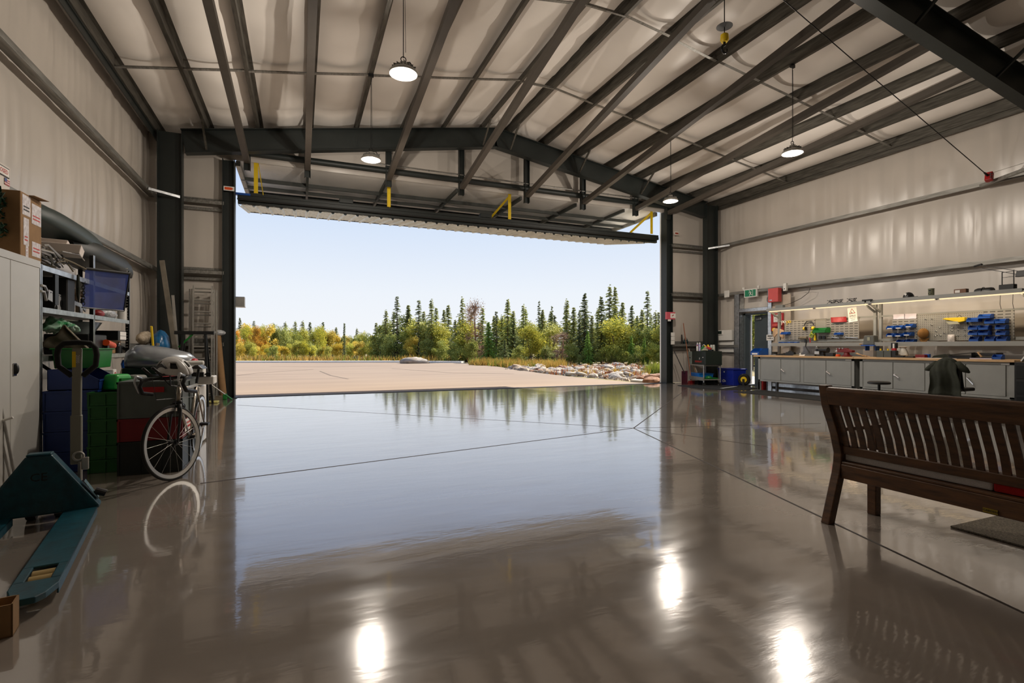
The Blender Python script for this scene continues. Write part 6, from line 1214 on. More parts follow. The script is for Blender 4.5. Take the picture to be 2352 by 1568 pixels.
# ------------------------------------------------------------------ bicycle
BK = Vector((-1.08, 6.0, 0)); t = thing('bicycle', 'silver road bicycle with black drop bars leaning by the crates', 'bicycle', BK, rot=(math.radians(-4.0), 0, math.radians(-91.5)))
WR = .335; FXW, RXW = .56, -.56
M_bfr = mk('bike_silver', (170, 160, 146), .3, .8, var=.05); M_rim = mk('rim_silver', (224, 224, 222), .2, .7, var=.03)
def wheel(cx, name, steer=0.0, parent=t):
    Mw = Matrix.Translation((cx, 0, WR)) @ Matrix.Rotation(steer, 4, 'Z')
    m = MB(); m.tor((0, 0, 0), WR - .013, .013, n=56, m=10, axis='y'); m.v = [tuple(Mw @ Vector(v)) for v in m.v]; w = m.build(name, M_rubber, parent, smooth='all')
    m = MB(); m.lathe([(WR - .05, -.008), (WR - .022, -.012), (WR - .02, .012), (WR - .05, .008), (WR - .05, -.008)], n=56, axis='y'); m.f = m.f[:-2]; m.m = m.m[:-2]; m.v = [tuple(Mw @ Vector(v)) for v in m.v]; m.build('rim', M_rim, w, smooth=True)
    m = MB()
    for i in range(18):
        a = 2 * PI * i / 18; s = 1 if i % 2 else -1; b = a + .35 * (1 if i % 4 < 2 else -1); m.cyl((.025 * math.cos(b), s * .025, .025 * math.sin(b)), ((WR - .045) * math.cos(a), 0, (WR - .045) * math.sin(a)), .0013, n=4)
    m.v = [tuple(Mw @ Vector(v)) for v in m.v]; m.build('spokes', M_alu, w)
    m = MB(); m.cyl((0, -.05, 0), (0, .05, 0), .016, n=12); m.cyl((0, -.035, 0), (0, -.028, 0), .028, n=14); m.cyl((0, .028, 0), (0, .035, 0), .028, n=14); m.v = [tuple(Mw @ Vector(v)) for v in m.v]; m.build('hub', M_black, w, smooth=True); return w
ST = math.radians(-30)
wheel(RXW, 'rear_wheel')
BB = Vector((-.1, 0, .28)); HT = Vector((.44, 0, .83)); HB = Vector((.475, 0, .70)); STP = Vector((-.28, 0, .80))
m = MB(); m.tube([HB, BB], .02, 10); m.tube([HT - Vector((.0, 0, .03)), STP], .017, 10); m.tube([BB, STP], .017, 10); m.tube([HT, HB], .021, 12)
for s in (-1, 1): m.tube([BB + Vector((0, s * .02, 0)), Vector((RXW, s * .06, WR))], .011, 8); m.tube([STP + Vector((.02, s * .012, -.05)), Vector((RXW, s * .06, WR))], .009, 8)
m.build('frame', M_bfr, t, smooth='all')
# fork, front wheel and bars turn about the steering axis
Rs = Matrix.Translation(HB) @ Matrix.Rotation(ST, 4, (HT - HB).normalized()) @ Matrix.Translation(-HB)
def sv(m): m.v = [tuple(Rs @ Vector(v)) for v in m.v]; return m
m = MB()
for s in (-1, 1): m.tube([HB + Vector((0.0, s * .02, -.01)), Vector((.5, s * .048, .62)), Vector((FXW, s * .05, WR))], [.015, .013, .009], 8)
m.cyl(HB + Vector((0, -.04, -.01)), HB + Vector((0, .04, -.01)), .018); sv(m).build('fork', M_black, t, smooth='all')
fw = wheel(FXW, 'front_wheel')
for o in [fw] + list(fw.children):
    for v in o.data.vertices: v.co = Rs @ v.co
m = MB(); m.cyl(HT, HT + Vector((-.02, 0, .08)), .018); m.tube([HT + Vector((-.02, 0, .075)), HT + Vector((.09, 0, .09))], .015); sv(m).build('stem', M_alu, t, smooth=True)
hb = HT + Vector((.09, 0, .09)); m = MB()
for s in (-1, 1): m.tube([hb, hb + Vector((0, s * .17, 0)), hb + Vector((.03, s * .21, .0)), hb + Vector((.09, s * .215, -.01)), hb + Vector((.12, s * .215, -.06)), hb + Vector((.09, s * .22, -.12)), hb + Vector((-.02, s * .225, -.14))], [.014, .015, .017, .018, .018, .017, .017], 10)
h_ = sv(m).build('drop_handlebar', M_black, t, smooth='all')
for s in (-1, 1):
    m = MB(); m.tube([hb + Vector((.1, s * .215, .01)), hb + Vector((.15, s * .215, .03)), hb + Vector((.17, s * .215, -.02)), hb + Vector((.13, s * .22, -.12))], [.016, .016, .008, .006], 8)
    sv(m).build('brake_lever', M_zinc, h_, smooth='all')
m = MB()
for s in (-1, 1): m.tube([hb + Vector((-.02, s * .06, .03)), hb + Vector((.16, s * .05, .03)), hb + Vector((.25, s * .045, .1))], .012, 8); m.cb(hb + Vector((-.02, s * .09, .045)), (.1, .07, .02))
sv(m).build('aero_bars', M_black, h_, smooth='all')
m = MB(); m.tube([hb + Vector((.1, .1, 0)), HT + Vector((.16, .1, -.08)), HB + Vector((.06, .02, -.06))], .0025, 5); m.tube([hb + Vector((.1, -.1, 0)), HT + Vector((.14, -.12, -.1)), (.2, -.02, .72)], .0025, 5); sv(m).build('cables', M_black, h_)
m = MB(); m.cyl(HB + Vector((.03, -.03, -.035)), HB + Vector((.03, .03, -.035)), .012); m.bar(HB + Vector((.03, .035, -.02)), HB + Vector((.03, .03, -.11)), .014, .02); m.bar(HB + Vector((.03, -.035, -.02)), HB + Vector((.03, -.03, -.11)), .014, .02); sv(m).build('front_brake', M_dkmetal, t)
m = MB(); m.tube([STP, STP + Vector((-.05, 0, .16))], .0135); m.build('seat_post', M_black, t); m = MB(); m.taper(-.47, -.2, -.065, .065, .97, 1.01, .02, .05); m.build('saddle', M_black, t, bev=.012, seg=2)
m = MB(); m.lathe([(.095, -.004), (.1, 0), (.095, .004)], c=BB + Vector((0, -.045, 0)), n=32, axis='y'); m.tor(BB + Vector((0, -.045, 0)), .085, .006, n=28, m=6, axis='y'); m.cyl(BB + Vector((0, -.06, 0)), BB + Vector((0, .06, 0)), .02); ck = m.build('crankset', M_dkmetal, t, smooth=True)
m = MB(); m.bar(BB + Vector((0, -.065, 0)), BB + Vector((.12, -.07, -.12)), .012, .022, up=(0, 1, 0)); m.bar(BB + Vector((0, .065, 0)), BB + Vector((-.12, .07, .12)), .012, .022, up=(0, 1, 0)); m.build('crank_arms', M_alu, ck); m = MB(); m.cb(BB + Vector((.12, -.115, -.12)), (.09, .08, .022)); m.cb(BB + Vector((-.12, .115, .12)), (.09, .08, .022)); m.build('pedals', M_black, ck)
m = MB(); m.lathe([(.05, -.02), (.03, .012), (.02, .016)], c=(RXW, -.04, WR), n=20, axis='y'); m.cb((RXW + .02, -.05, WR - .08), (.02, .02, .1)); m.build('cassette', M_dkmetal, t, smooth=True)
m = MB(); dn = (BB - HB).normalized(); c0 = HB + dn * .2 + Vector((0, 0, .055)); m.cyl(c0, c0 + dn * .18, .034, n=14); m.cyl(c0 - dn * .03, c0, .016, .03); m.build('water_bottle', M_black, t, smooth=True)
# helmet hung on the bars
hp = Matrix.Translation(BK) @ Matrix.Rotation(math.radians(-91.5), 4, 'Z') @ Rs @ (hb + Vector((.02, .02, .13)))
t = thing('bike_helmet', 'white and black cycling helmet resting on the handlebar', 'helmet', (hp.x + .1, hp.y - .02, hp.z - .06), rot=(math.radians(12), math.radians(6), math.radians(-40)))
def hel(u, v):
    a = 2 * PI * u; e = PI / 2 * v; r = math.cos(e); return (.165 * r * math.cos(a) * (1.08 if math.cos(a) > 0 else 1.0), .11 * r * math.sin(a), .12 * math.sin(e) - .02 * abs(math.cos(a)) * (1 - v))
m = MB(); m.grid(hel, 40, 14, skip=lambda i, j: j in (4, 5, 6, 7) and (i % 8) in (1, 2, 3)); m.build('shell', mk('helmet_white', (206, 204, 200), .35, var=.04), t, smooth='all', solid=.014)
m = MB(); m.grid(lambda u, v: tuple(.92 * c for c in hel(u, v)), 30, 10); m.build('liner', M_black, t, smooth='all'); m = MB(); m.tube([(.08, -.1, -.0), (.03, -.07, -.12), (.02, 0, -.15), (.03, .07, -.12), (.08, .1, 0)], .006, 6); m.tube([(-.08, -.1, 0), (.03, -.07, -.12)], .005, 6); m.build('strap', M_black, t); m = MB(); m.prism([(-.14, .02), (.0, .09), (.06, .05), (.0, .03)], 'y', -.105, -.098); m.build('dark_stripe', M_black, t)
# white tube stand at the left edge and carton in the corner
f1 = fl(40, 1128); t = thing('folding_stand', 'white tube folding stand leaning by the metal cabinet', 'stand', (f1.x, f1.y, 0)); m = MB()
topp = ay(-14, 850, f1.y - .06) - f1; m.tube([(0, 0, .01), topp], .011, 8); m.tube([(-.02, -.02, .01), topp + Vector((-.05, .0, 0))], .009, 8); m.build('tube_legs', M_alu, t); m = MB(); a = ay(30, 958, f1.y - .05) - f1; b = ay(-15, 972, f1.y - .05) - f1; m.tube([a, b], .01, 8); m.build('cross_tube', M_white, t)
t = thing('open_carton', 'open cardboard carton cut off at the lower left corner', 'box', (fl(-30, 1475).x, fl(-30, 1475).y, 0), rz=.18); q = fl(21, 1470) - fl(-30, 1475); m = MB(); w = q.length; m.bx(-.3, w, 0, .006, 0, .135); m.bx(w - .006, w, 0, .1, 0, .135); m.bx(-.3, w, .094, .1, 0, .135); m.bx(-.3, w, 0, .1, 0, .006); m.build('carton', M_card, t); m = MB(); m.cyl((w - .085, .05, .01), (w - .1, .05, .3), .03, n=12); m.build('tube_inside', M_ply, t)
# ------------------------------------------------------------------ outside: apron, rocks, boulder, trees
M_ground = mk('dry_grass_soil', (140, 122, 78), .95, 0, rgb2=(104, 96, 54), scale=1.2)
m = MB(); m.grid(lambda u, v: (-160 + 340 * u, YF + .05 + 220 * v ** 1.6, -.06), 30, 30); struct(m.build('ground', M_ground), 'dry grassy ground beyond the apron', 'ground')
M_asph = mk('tan_asphalt', (139, 120, 101), .9, 0, rgb2=(125, 107, 90), scale=.5, stretch=(.35, 1.6, 1))
edge = [fl(1529, 881.5), fl(1468, 878.5), fl(1400, 873), fl(1320, 865.5), fl(1250, 857.5), fl(1190, 849), fl(1140, 841), fl(1100, 836.5), fl(1060, 833), fl(900, 832), fl(545, 832.5), Vector((-60, 60, 0))]
poly = [(11.02, YF + .06)] + [(p.x, max(p.y, YF + .06)) for p in edge] + [(-60, YF + .06)]
m = MB(); m.prism(poly, 'z', -.2, -.004); struct(m.build('apron', M_asph), 'tan asphalt apron in front of the hangar', 'apron')
M_conc = mk('pale_concrete', (180, 170, 155), .85, 0, rgb2=(164, 154, 140), scale=1.5)
m = MB()
for a, b in zip(edge[8:-1], edge[9:]):
    d = (b - a).normalized(); n = Vector((-d.y, d.x, 0)); m.bar(a - n * .4 + Vector((0, 0, .04)), b - n * .4 + Vector((0, 0, .04)), .9, .14)
struct(m.build('trim_kerb', mk('kerb_concrete', (214, 208, 198), .85, 0, var=.05)), 'pale concrete kerb along the far edge of the apron', 'kerb')
m = MB(); pp = [fl(1448, 873.5), fl(1535, 879), fl(1535, 848), fl(1505, 856)]; m.prism([(p.x, p.y) for p in pp], 'z', -.2, .02); struct(m.build('concrete_pad', M_conc), 'sunlit concrete pad outside to the right of the door', 'pad')
m = MB(); m.bx(13.35, 17, 9.5, 15.5, -.2, -.0); struct(m.build('side_path', M_conc), 'sunlit concrete path outside the exit door', 'path')
# cracks in the apron
M_crack = mk('asphalt_crack', (104, 88, 73), .9, 0)
for pts in (((545, 862), (585, 857), (640, 853), (720, 848)), ((735, 852), (760, 862), (800, 870)), ((620, 841), (760, 842), (900, 840)), ((900, 846), (1040, 856), (1180, 858))):
    m = MB(); q = [fl(*p) for p in pts]
    for a, b in zip(q[:-1], q[1:]): d = (b - a).normalized(); n = Vector((-d.y, d.x, 0)) * .04; m.add([a - n, b - n, b + n, a + n], [(0, 1, 2, 3)])
    struct(m.build('apron_crack', M_crack), 'thin crack across the tan apron', 'crack', 'cracks in the apron')

def rock_mesh(seed, n=14, mm=9, flat=.6):
    m = MB(); m.sph((0, 0, 0), (1, 1, flat), n, mm)
    out = []
    for v in m.v:
        p = Vector(v); k = 1 + .35 * noise.noise(p * 1.3 + Vector((seed * 7.1, 0, 0))) + .16 * noise.noise(p * 3.1 + Vector((seed, 5, 0))); p = p * k; p.z = max(p.z, -flat * .35); out.append(tuple(p))
    m.v = out; return m
M_rock = mk('pale_rock', (180, 168, 152), .9, 0, rgb2=(140, 124, 108), scale=1.6)
p = fl(952, 834); t = rock_mesh(3, 22, 14, .34).build('boulder', M_rock, smooth='all'); t.location = (p.x, p.y, .1); t.scale = (1.0, .6, 1.0); tag(t, 'big pale boulder at the far edge of the apron', 'boulder')
protos = [rock_mesh(i, 9, 6, .6).build('rubble_stone', mk('rubble_%s' % n, c, .9, 0, rgb2=c2, scale=2)) for i, (n, c, c2) in enumerate((('pale', (184, 172, 156), (150, 136, 120)), ('tan', (172, 150, 122), (140, 118, 96)), ('grey', (152, 144, 136), (112, 106, 100)), ('rusty', (150, 110, 80), (112, 76, 56))))]
rr = random.Random(5); used = [False] * 4; nst = 0
GR = 'stones of the rubble bank'
for i in range(900):
    px = rr.uniform(1180, 1534); lim_lo = 842 + max(0, (1250 - px)) * .0; 
    t_ = (px - 1180) / 350; y_low = 849 + 29 * t_ ** .9; y_high = 836.5 if px > 1250 else 838 + (1250 - px) * .1
    py = rr.uniform(y_high, y_low - 1.0)
    if nst >= 290: break
    if 1440 < px and py > 848 + (1535 - px) * .28 and py < 880: 
        if rr.random() < .9: continue
    p = fl(px, py); k = rr.choice((0, 0, 0, 1, 1, 2, 3)) if rr.random() < .9 else 0; o = protos[k]
    if used[k]: o = o.copy(); C.objects.link(o)
    used[k] = True; s_ = rr.uniform(.1, .26) * (1.5 if rr.random() < .12 else 1)
    o.location = (p.x, p.y, s_ * .12 - .03); o.scale = (s_ * rr.uniform(.8, 1.3), s_ * rr.uniform(.8, 1.3), s_ * rr.uniform(.7, 1.1)); o.rotation_euler = (rr.uniform(-.3, .3), rr.uniform(-.3, .3), rr.uniform(0, 6.28))
    tag(o, 'pale stone lying among many in the sunlit rubble bank right of the apron', 'stone', GR); nst += 1
for k in range(4):
    if not used[k]: bpy.data.objects.remove(protos[k])
for k, (px, py, s_, lb) in enumerate(((1508, 872, .42, 'large rusty stone lying by the right door jamb'), (1494, 877, .3, 'second rusty stone nearest the apron by the jamb'), (1300, 856, .16, 'small dark stone at the edge of the apron'))):
    o = rock_mesh(20 + k, 14, 9, .6).build('rubble_stone', mk('rubble_rusty', (186, 140, 104)) if k < 2 else mk('rubble_grey', (1, 1, 1))); p = fl(px, py); o.location = (p.x, p.y, .02); o.scale = (s_, s_, s_ * .8); tag(o, lb, 'stone')
# gravel between: one mesh of small bits
m = MB()
for i in range(2600):
    px = rr.uniform(1160, 1536); t_ = (px - 1180) / 350; y_low = 848 + 30 * max(0, t_) ** .9; y_high = 836 if px > 1250 else 838 + (1250 - px) * .08
    p = fl(px, rr.uniform(y_high, max(y_high + 1, y_low))); s_ = rr.uniform(.05, .13); a = rr.uniform(0, 6); q = [Vector((s_ * math.cos(a + k * 2.1), s_ * math.sin(a + k * 2.1), 0)) for k in range(3)]; z = Vector((rr.uniform(-.04, .04), 0, s_ * .8)); b = Vector((p.x, p.y, -.06)); m.mat(i % 3).add([b + q[0], b + q[1], b + q[2], b + z], [(0, 1, 3), (1, 2, 3), (2, 0, 3)])
tag(m.build('gravel', [MC['rubble_pale'], MC['rubble_tan'], MC['rubble_grey']]), 'pale gravel filling the rubble bank between the stones', 'gravel', kind='stuff')
# dry grass
m = MB()
def tuft(p, h, n, w=.03, spread=.25):
    for i in range(n):
        a = rr.uniform(0, 6.28); r = rr.uniform(0, spread); b = Vector((p.x + r * math.cos(a), p.y + r * math.sin(a), -.06)); tip = b + Vector((rr.uniform(-.4, .4) * h, rr.uniform(-.4, .4) * h, h * rr.uniform(.6, 1.1))); d = Vector((math.cos(a * 3), math.sin(a * 3), 0)) * w; m.add([b - d, b + d, tip], [(0, 1, 2)])
for i in range(240):
    px = rr.uniform(1085, 1300); p = fl(px, rr.uniform(833.5, 838 + (px - 1085) * .05)); m.mat(rr.choice((0, 0, 1))); tuft(p, rr.uniform(.25, .6), 26, .03, .4)
for i in range(90):
    px = rr.uniform(1250, 1530); p = fl(px, rr.uniform(836, 862)); m.mat(rr.choice((0, 2))); tuft(p, rr.uniform(.15, .4), 14, .025, .25)
for i in range(14): p = fl(rr.uniform(1485, 1518), rr.uniform(856, 860)); m.mat(1); tuft(p, rr.uniform(.45, .75), 24, .025, .25)
for i in range(220): p = fl(rr.uniform(545, 1080), rr.uniform(828.6, 831)); p = Vector((p.x, p.y + rr.uniform(.5, 2), 0)); m.mat(rr.choice((0, 1, 0))); tuft(p, rr.uniform(.3, .7), 16, .06, .8)
tag(m.build('dry_grass', [leafmat('straw_grass', (190, 158, 82), (158, 124, 56)), leafmat('green_grass', (138, 146, 58), (106, 114, 42)), leafmat('rust_grass', (168, 112, 74), (138, 82, 50))]), 'dry yellow grass along the rubble bank and kerb', 'grass', kind='stuff')

# trees: prototypes of height 1, copied with their parts
def rmix(mat):
    t = mat.node_tree; b = t.nodes['Principled BSDF']; src = b.inputs['Base Color'].links[0].from_socket; oi = t.nodes.new('ShaderNodeObjectInfo'); hs = t.nodes.new('ShaderNodeHueSaturation'); mr = t.nodes.new('ShaderNodeMapRange')
    mr.inputs['To Min'].default_value = .8; mr.inputs['To Max'].default_value = 1.2; t.links.new(oi.outputs['Random'], mr.inputs['Value']); t.links.new(mr.outputs[0], hs.inputs['Value']); t.links.new(src, hs.inputs['Color'])
    for l in list(t.links):
        if l.from_socket == src and l.to_node != hs: tgt = l.to_socket; t.links.remove(l); t.links.new(hs.outputs[0], tgt)
    return mat
M_spr = rmix(leafmat('spruce_green', (182, 180, 104), (104, 118, 62), 14)); M_sprd = rmix(leafmat('spruce_dark', (150, 154, 100), (84, 98, 62), 14)); M_fir = rmix(leafmat('fir_bright', (150, 178, 78), (96, 128, 54), 14))
M_gold = rmix(leafmat('autumn_gold', (236, 200, 84), (168, 160, 66), 16)); M_yelg = rmix(leafmat('yellow_green_leaf', (222, 208, 92), (140, 150, 62), 16)); M_grn = rmix(leafmat('shrub_green', (184, 180, 92), (104, 122, 58), 16)); M_brn = rmix(leafmat('bare_brown_twig', (176, 142, 116), (126, 100, 82), 8)); M_oran = rmix(leafmat('autumn_orange', (232, 176, 80), (190, 154, 70), 16))
M_bark = mk('grey_bark', (112, 98, 84), .9, 0, rgb2=(76, 66, 56), scale=8)
def conifer(name, mat, seed, rad, sparse=0.0, whorls=34, per=6, base=.06):
    r = random.Random(seed); t = bpy.data.objects.new(name, None); C.objects.link(t)
    m = MB(); m.cyl((0, 0, 0), (0, 0, .98), .014, .002, 7); m.build('trunk', M_bark, t)
    m = MB()
    for w in range(whorls):
        u = w / (whorls - 1); z = base + (.985 - base) * u ** .92; R = rad * (1 - u) ** .85 * (.9 + .2 * r.random()) + .012
        if r.random() < sparse * (u > .3): R *= .45
        for k in range(per):
            if r.random() < sparse * .5: continue
            a = 2 * PI * (k + r.random() * .8) / per; L_ = R * r.uniform(.5, 1.25); up = .28 * (u - .35) + r.uniform(-.06, .08); d = Vector((math.cos(a), math.sin(a), up)).normalized(); s_ = Vector((-math.sin(a), math.cos(a), 0)); z0 = z + r.uniform(-.022, .022); o_ = Vector((0, 0, z0))
            nseg = max(3, int(L_ / .016))
            for q in range(nseg):
                f = (q + .4) / nseg; c = o_ + d * (L_ * f) + Vector((0, 0, -.05 * f * f * L_ / .17)); wd = .022 * (1.15 - f * .6); hh = .012
                for sgn in (-1, 1):
                    e_ = c + s_ * sgn * wd * r.uniform(.7, 1.5) + d * .016 + Vector((0, 0, r.uniform(-.014, .008))); m.add([c - d * .008 + Vector((0, 0, hh * .4)), c + d * .012 - Vector((0, 0, hh * .6)), e_], [(0, 1, 2)])
                m.add([c - d * .01, c + d * .016, c + Vector((0, 0, hh)) + d * .01], [(0, 1, 2)])
    m.build('foliage', mat, t); return t
def broadleaf(name, mat, seed, wide, nleaf=3600, leaf=.02, lobes=13, low=.08, stems=4, bare=False):
    r = random.Random(seed); t = bpy.data.objects.new(name, None); C.objects.link(t); m = MB(); L_ = []
    for i in range(lobes):
        a = r.uniform(0, 6.28); z = r.uniform(low + .1, .84); rr_ = wide * .62 * (1 - abs(z - .42)) * r.random() ** .5; L_.append((Vector((rr_ * math.cos(a), rr_ * math.sin(a), z)), r.uniform(.09, .2)))
    L_.append((Vector((0, 0, .82)), .17)); L_.append((Vector((0, 0, .4)), .26 * min(1.3, wide / .4)))
    for k in range(stems):
        c = r.choice(L_)[0]; m.tube([(r.uniform(-.03, .03), r.uniform(-.03, .03), 0), (c.x * .4, c.y * .4, c.z * .5), tuple(c)], [.012, .009, .004], 5)
    if bare:
        for i in range(260): c, q = r.choice(L_); a = Vector((r.gauss(0, 1), r.gauss(0, 1), r.gauss(.4, .8))).normalized(); m.cyl(c, c + a * q * r.uniform(.4, .9), .004, .001, 4, caps=False)
    m.build('trunk', M_bark if not bare else M_brn, t); m = MB()
    for i in range(nleaf):
        c, q = r.choice(L_); a = Vector((r.gauss(0, 1), r.gauss(0, 1), r.gauss(0, 1))).normalized(); p = c + a * q * r.random() ** .35 * r.uniform(.75, 1.1)
        if p.z < .015: continue
        n1 = Vector((r.gauss(0, 1), r.gauss(0, 1), r.gauss(0, 1))).normalized(); n2 = n1.orthogonal().normalized(); s_ = leaf * r.uniform(.6, 1.3); m.add([p - n1 * s_, p + n2 * s_ * .6, p + n1 * s_, p - n2 * s_ * .6], [(0, 1, 2, 3)])
    m.build('foliage', mat, t); return t
KIND = {'spruce': conifer('spruce_tree', M_spr, 1, .17), 'spruce2': conifer('spruce_tree', M_spr, 2, .2, .25, 28), 'thin': conifer('spruce_tree', M_sprd, 3, .11, .5, 30, 5), 'dark': conifer('spruce_tree', M_sprd, 4, .19, .1), 'fir': conifer('fir_tree', M_fir, 5, .24, .0, 34, 8, .03), 'pole': conifer('spruce_tree', M_sprd, 6, .05, .2, 30, 6, .02),
        'gold': broadleaf('autumn_shrub', M_gold, 11, .5), 'orange': broadleaf('autumn_shrub', M_oran, 12, .55), 'yelg': broadleaf('birch_tree', M_yelg, 13, .34, 4200, .017), 'green': broadleaf('green_shrub', M_grn, 14, .5), 'brown': broadleaf('bare_tree', M_brn, 15, .42, 2200, .009, bare=True), 'greenw': broadleaf('green_shrub', M_grn, 16, .8, 4200, .022)}
kused = {k: False for k in KIND}
TXT = {'spruce': 'green spruce in the tree line beyond the apron', 'spruce2': 'ragged green spruce in the tree line beyond the apron', 'thin': 'thin dark spruce rising out of the tree line', 'dark': 'dark green spruce in the tree line beyond the apron', 'fir': 'bright green young fir in front of the tree line', 'pole': '', 'gold': 'golden autumn shrub in the thicket beyond the apron', 'orange': 'orange autumn shrub in the thicket beyond the apron', 'yelg': 'yellow green birch in the tree line beyond the apron', 'green': 'green shrub at the foot of the tree line', 'greenw': 'wide green shrub at the foot of the tree line', 'brown': 'bare brown tree in the tree line beyond the apron'}
CAT = {'gold': 'shrub', 'orange': 'shrub', 'green': 'shrub', 'greenw': 'shrub'}
tr = random.Random(21)
def tree(px, top, s, k, label=None, w=1.0):
    lat = (px - 1176) / 1176.0 * s; x = FX[0] * s + RX[0] * lat; y = FX[1] * s + RX[1] * lat; h = CAMH + (796 - top) / 1176.0 * s + .06
    o = KIND[k] if not kused[k] else copy_tree(KIND[k]); kused[k] = True
    o.location = (x, y, -.06); o.scale = (h * w, h * w, h); o.rotation_euler = (0, 0, tr.uniform(0, 6.28))
    tag(o, label or TXT[k], CAT.get(k, 'tree'), None if label else {'shrub': 'shrubs beyond the apron'}.get(CAT.get(k, ''), 'trees beyond the apron') + ' ' + k.rstrip('2w'))
# right hand forest, back to front
for px, top, s, k, lb, w in ((912, 681, 47, 'thin', 'tall thin spruce at the left end of the high tree line', 1.2), (962, 690, 46, 'thin', None, 1.3), (991, 688, 45, 'spruce2', None, 1), (938, 706, 48, 'dark', None, 1), (1020, 712, 47, 'spruce', None, 1), (1062, 683, 42, 'spruce2', None, .9), (1093, 683, 41, 'brown', 'brown half-bare tree standing above its neighbours left of centre', .9), (1166, 688, 40, 'spruce', 'tall broad spruce left of the yellow birch', 1), (1202, 700, 41, 'spruce2', None, .9), (1140, 716, 42, 'thin', None, 1.2), (1238, 692, 44, 'thin', None, .8), (1268, 704, 43, 'thin', None, .8), (1246, 712, 42, 'spruce', None, 1.1), (1302, 688, 40, 'spruce2', None, 1), (1343, 674, 38, 'dark', 'tall pointed dark spruce in the right half of the tree line', 1.0), (1318, 706, 40, 'spruce', None, 1.1), (1400, 656, 39, 'spruce2', 'tallest spruce of the tree line, right of centre', .95), (1413, 660, 39.5, 'spruce', None, .8), (1381, 682, 38.5, 'spruce', None, 1), (1430, 695, 40, 'spruce', None, 1), (1451, 702, 38, 'dark', None, 1), (1487, 669, 38, 'thin', 'thin bare-topped spruce nearest the right jamb', 1.1), (1475, 712, 37, 'spruce', None, 1.2), (1505, 715, 37, 'spruce2', None, 1.1), (1524, 702, 36, 'spruce', None, 1), (1545, 712, 36, 'dark', None, 1), (1575, 705, 36, 'spruce', None, 1), (1610, 700, 36, 'spruce2', None, 1),
        (890, 728, 50, 'green', None, 1), (925, 722, 48, 'greenw', None, .8), (955, 725, 47, 'yelg', None, 1.3), (985, 728, 46, 'green', None, 1), (1010, 735, 45, 'yelg', None, 1.2), (1045, 735, 42, 'spruce', None, 1.1), (1070, 728, 42, 'yelg', 'yellow green birch below the brown half-bare tree', 1.3), (1122, 740, 39, 'fir', 'bright low fir just right of the brown half-bare tree', 1.2), (1180, 735, 40, 'dark', None, 1.2), (1265, 735, 41, 'yelg', None, 1.2), (1290, 758, 38, 'brown', 'bare grey-brown bush right of the yellow birch', 1.5), (1360, 725, 37, 'spruce', None, 1.1), (1415, 722, 37.5, 'yelg', 'round yellow-topped birch right of the tallest spruce', 1.6), (1445, 748, 37, 'yelg', None, 1.4), (1330, 745, 38, 'dark', None, 1.2), (1490, 745, 36.5, 'green', None, 1), (1520, 742, 36, 'yelg', None, 1.2), (1550, 745, 36, 'green', None, 1)):
    tree(px, top, s, k, lb, w)
tree(1222, 738, 37, 'yelg', 'bright yellow green birch standing alone before the tree line', 1.15)
for px, top, s, k, w in ((1350, 760, 36, 'fir', .9), (1450, 772, 35.5, 'fir', 1), (1480, 775, 35, 'fir', .8), (870, 760, 47, 'green', 1.2), (905, 765, 46, 'greenw', 1), (945, 770, 45, 'gold', 1), (980, 775, 44, 'green', 1.2), (1015, 778, 43, 'greenw', 1), (1052, 782, 41, 'greenw', 1.2), (1085, 775, 40, 'green', 1.1), (1110, 790, 39, 'brown', 1.5), (1160, 780, 38, 'dark', 1.5), (1195, 790, 38, 'green', 1.2), (1255, 790, 37.5, 'green', 1.2), (1275, 800, 37, 'brown', 1.4), (1310, 785, 36.5, 'green', 1.3), (1325, 800, 36, 'greenw', 1), (1385, 795, 35.5, 'green', 1.3), (1410, 790, 35.5, 'greenw', 1.1), (1432, 800, 35, 'green', 1.3), (1465, 792, 35, 'greenw', 1), (1500, 785, 35, 'yelg', 1.5), (1522, 790, 34.5, 'green', 1.3), (1545, 785, 34.5, 'greenw', 1.2), (1580, 780, 34.5, 'green', 1.2)):
    tree(px, top, s, k, None, w)
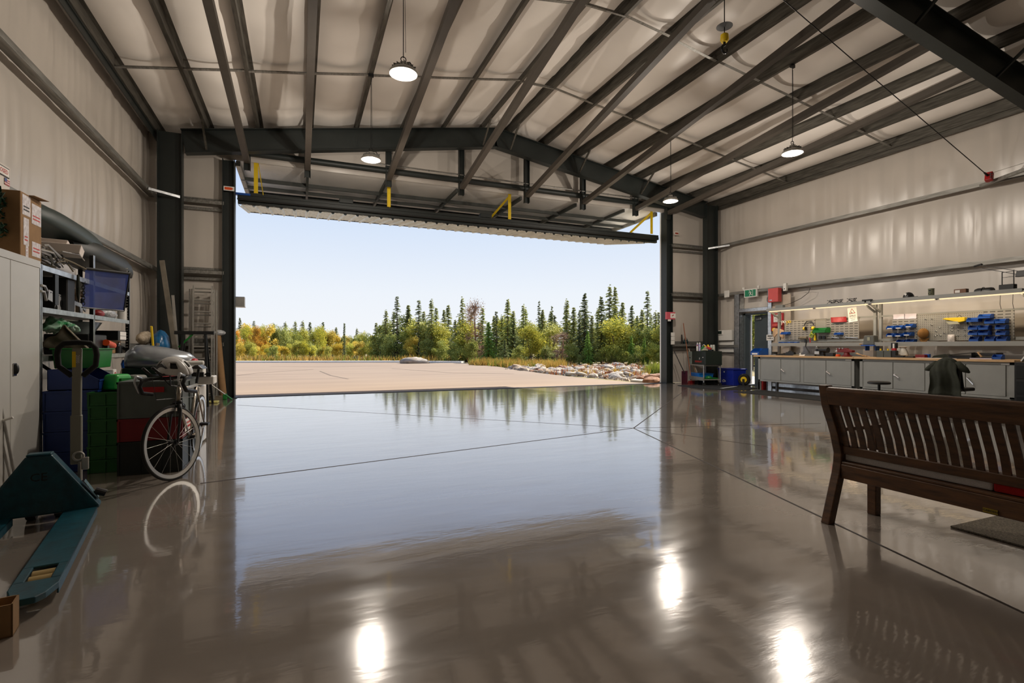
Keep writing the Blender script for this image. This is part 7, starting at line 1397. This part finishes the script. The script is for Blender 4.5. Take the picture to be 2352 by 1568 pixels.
for i in range(46):
    px = 868 + i * 15.2 + tr.uniform(-6, 6); tree(px, (752 if px < 1100 else 738) + tr.uniform(-16, 18), (52 if px < 1100 else 46) + tr.uniform(-1.5, 1.5), tr.choice(('spruce', 'spruce2', 'spruce', 'dark', 'green', 'yelg')), None, 1.25)
for i in range(24):
    px = 885 + i * 27.5 + tr.uniform(-9, 9); tree(px, 715 + tr.uniform(-14, 14), (49 if px < 1100 else 44) + tr.uniform(-1, 1), tr.choice(('spruce', 'spruce2', 'spruce')), None, 1.1)
# left hand thicket
tree(551, 730, 66, 'dark', 'ragged dark spruce at the left jamb', .9); tree(583, 737, 68, 'thin', 'small thin spruce in the left of the golden thicket', 1.5)
tree(791, 743, 47, 'pole', 'narrow dark columnar spruce standing alone in the golden thicket', 1.0)
for px, top in ((606, 748), (628, 740), (655, 738), (678, 736), (695, 735), (712, 738), (742, 738), (772, 750), (820, 752)): tree(px, top + 2, 62 + tr.uniform(-2, 2), tr.choice(('spruce', 'dark', 'spruce2')), None, 1.3)
for i in range(34):
    px = 532 + i * 10.2 + tr.uniform(-4, 4); top = (748 if px < 740 else 760 if px < 800 else 764) + tr.uniform(-8, 10); tree(px, top, 57 + tr.uniform(-3, 3), tr.choice(('gold', 'gold', 'orange', 'green', 'yelg')) if px < 620 else tr.choice(('gold', 'yelg', 'green', 'green', 'gold')), None, .75)
for i in range(30):
    px = 535 + i * 11.6 + tr.uniform(-4, 4); tree(px, 786 + tr.uniform(-10, 10), 49.5 + tr.uniform(-1.5, 1.5), tr.choice(('gold', 'gold', 'yelg', 'yelg', 'green')), None, 1.1)
for k in KIND:
    if not kused[k]:
        for ch in list(KIND[k].children): bpy.data.objects.remove(ch)
        bpy.data.objects.remove(KIND[k])
# trees seen through the ajar exit door
for (x, y, h, k) in ((24, 22, 6, 'spruce'), (27, 24.5, 5, 'yelg'), (25.5, 23.5, 3.5, 'gold'), (22.5, 20.6, 4.0, 'green')):
    o = copy_tree(KIND[k]); o.location = (x, y, -.06); o.scale = (h, h, h); tag(o, 'sunlit tree glimpsed through the gap of the ajar exit door', 'tree', 'trees glimpsed through the exit door')
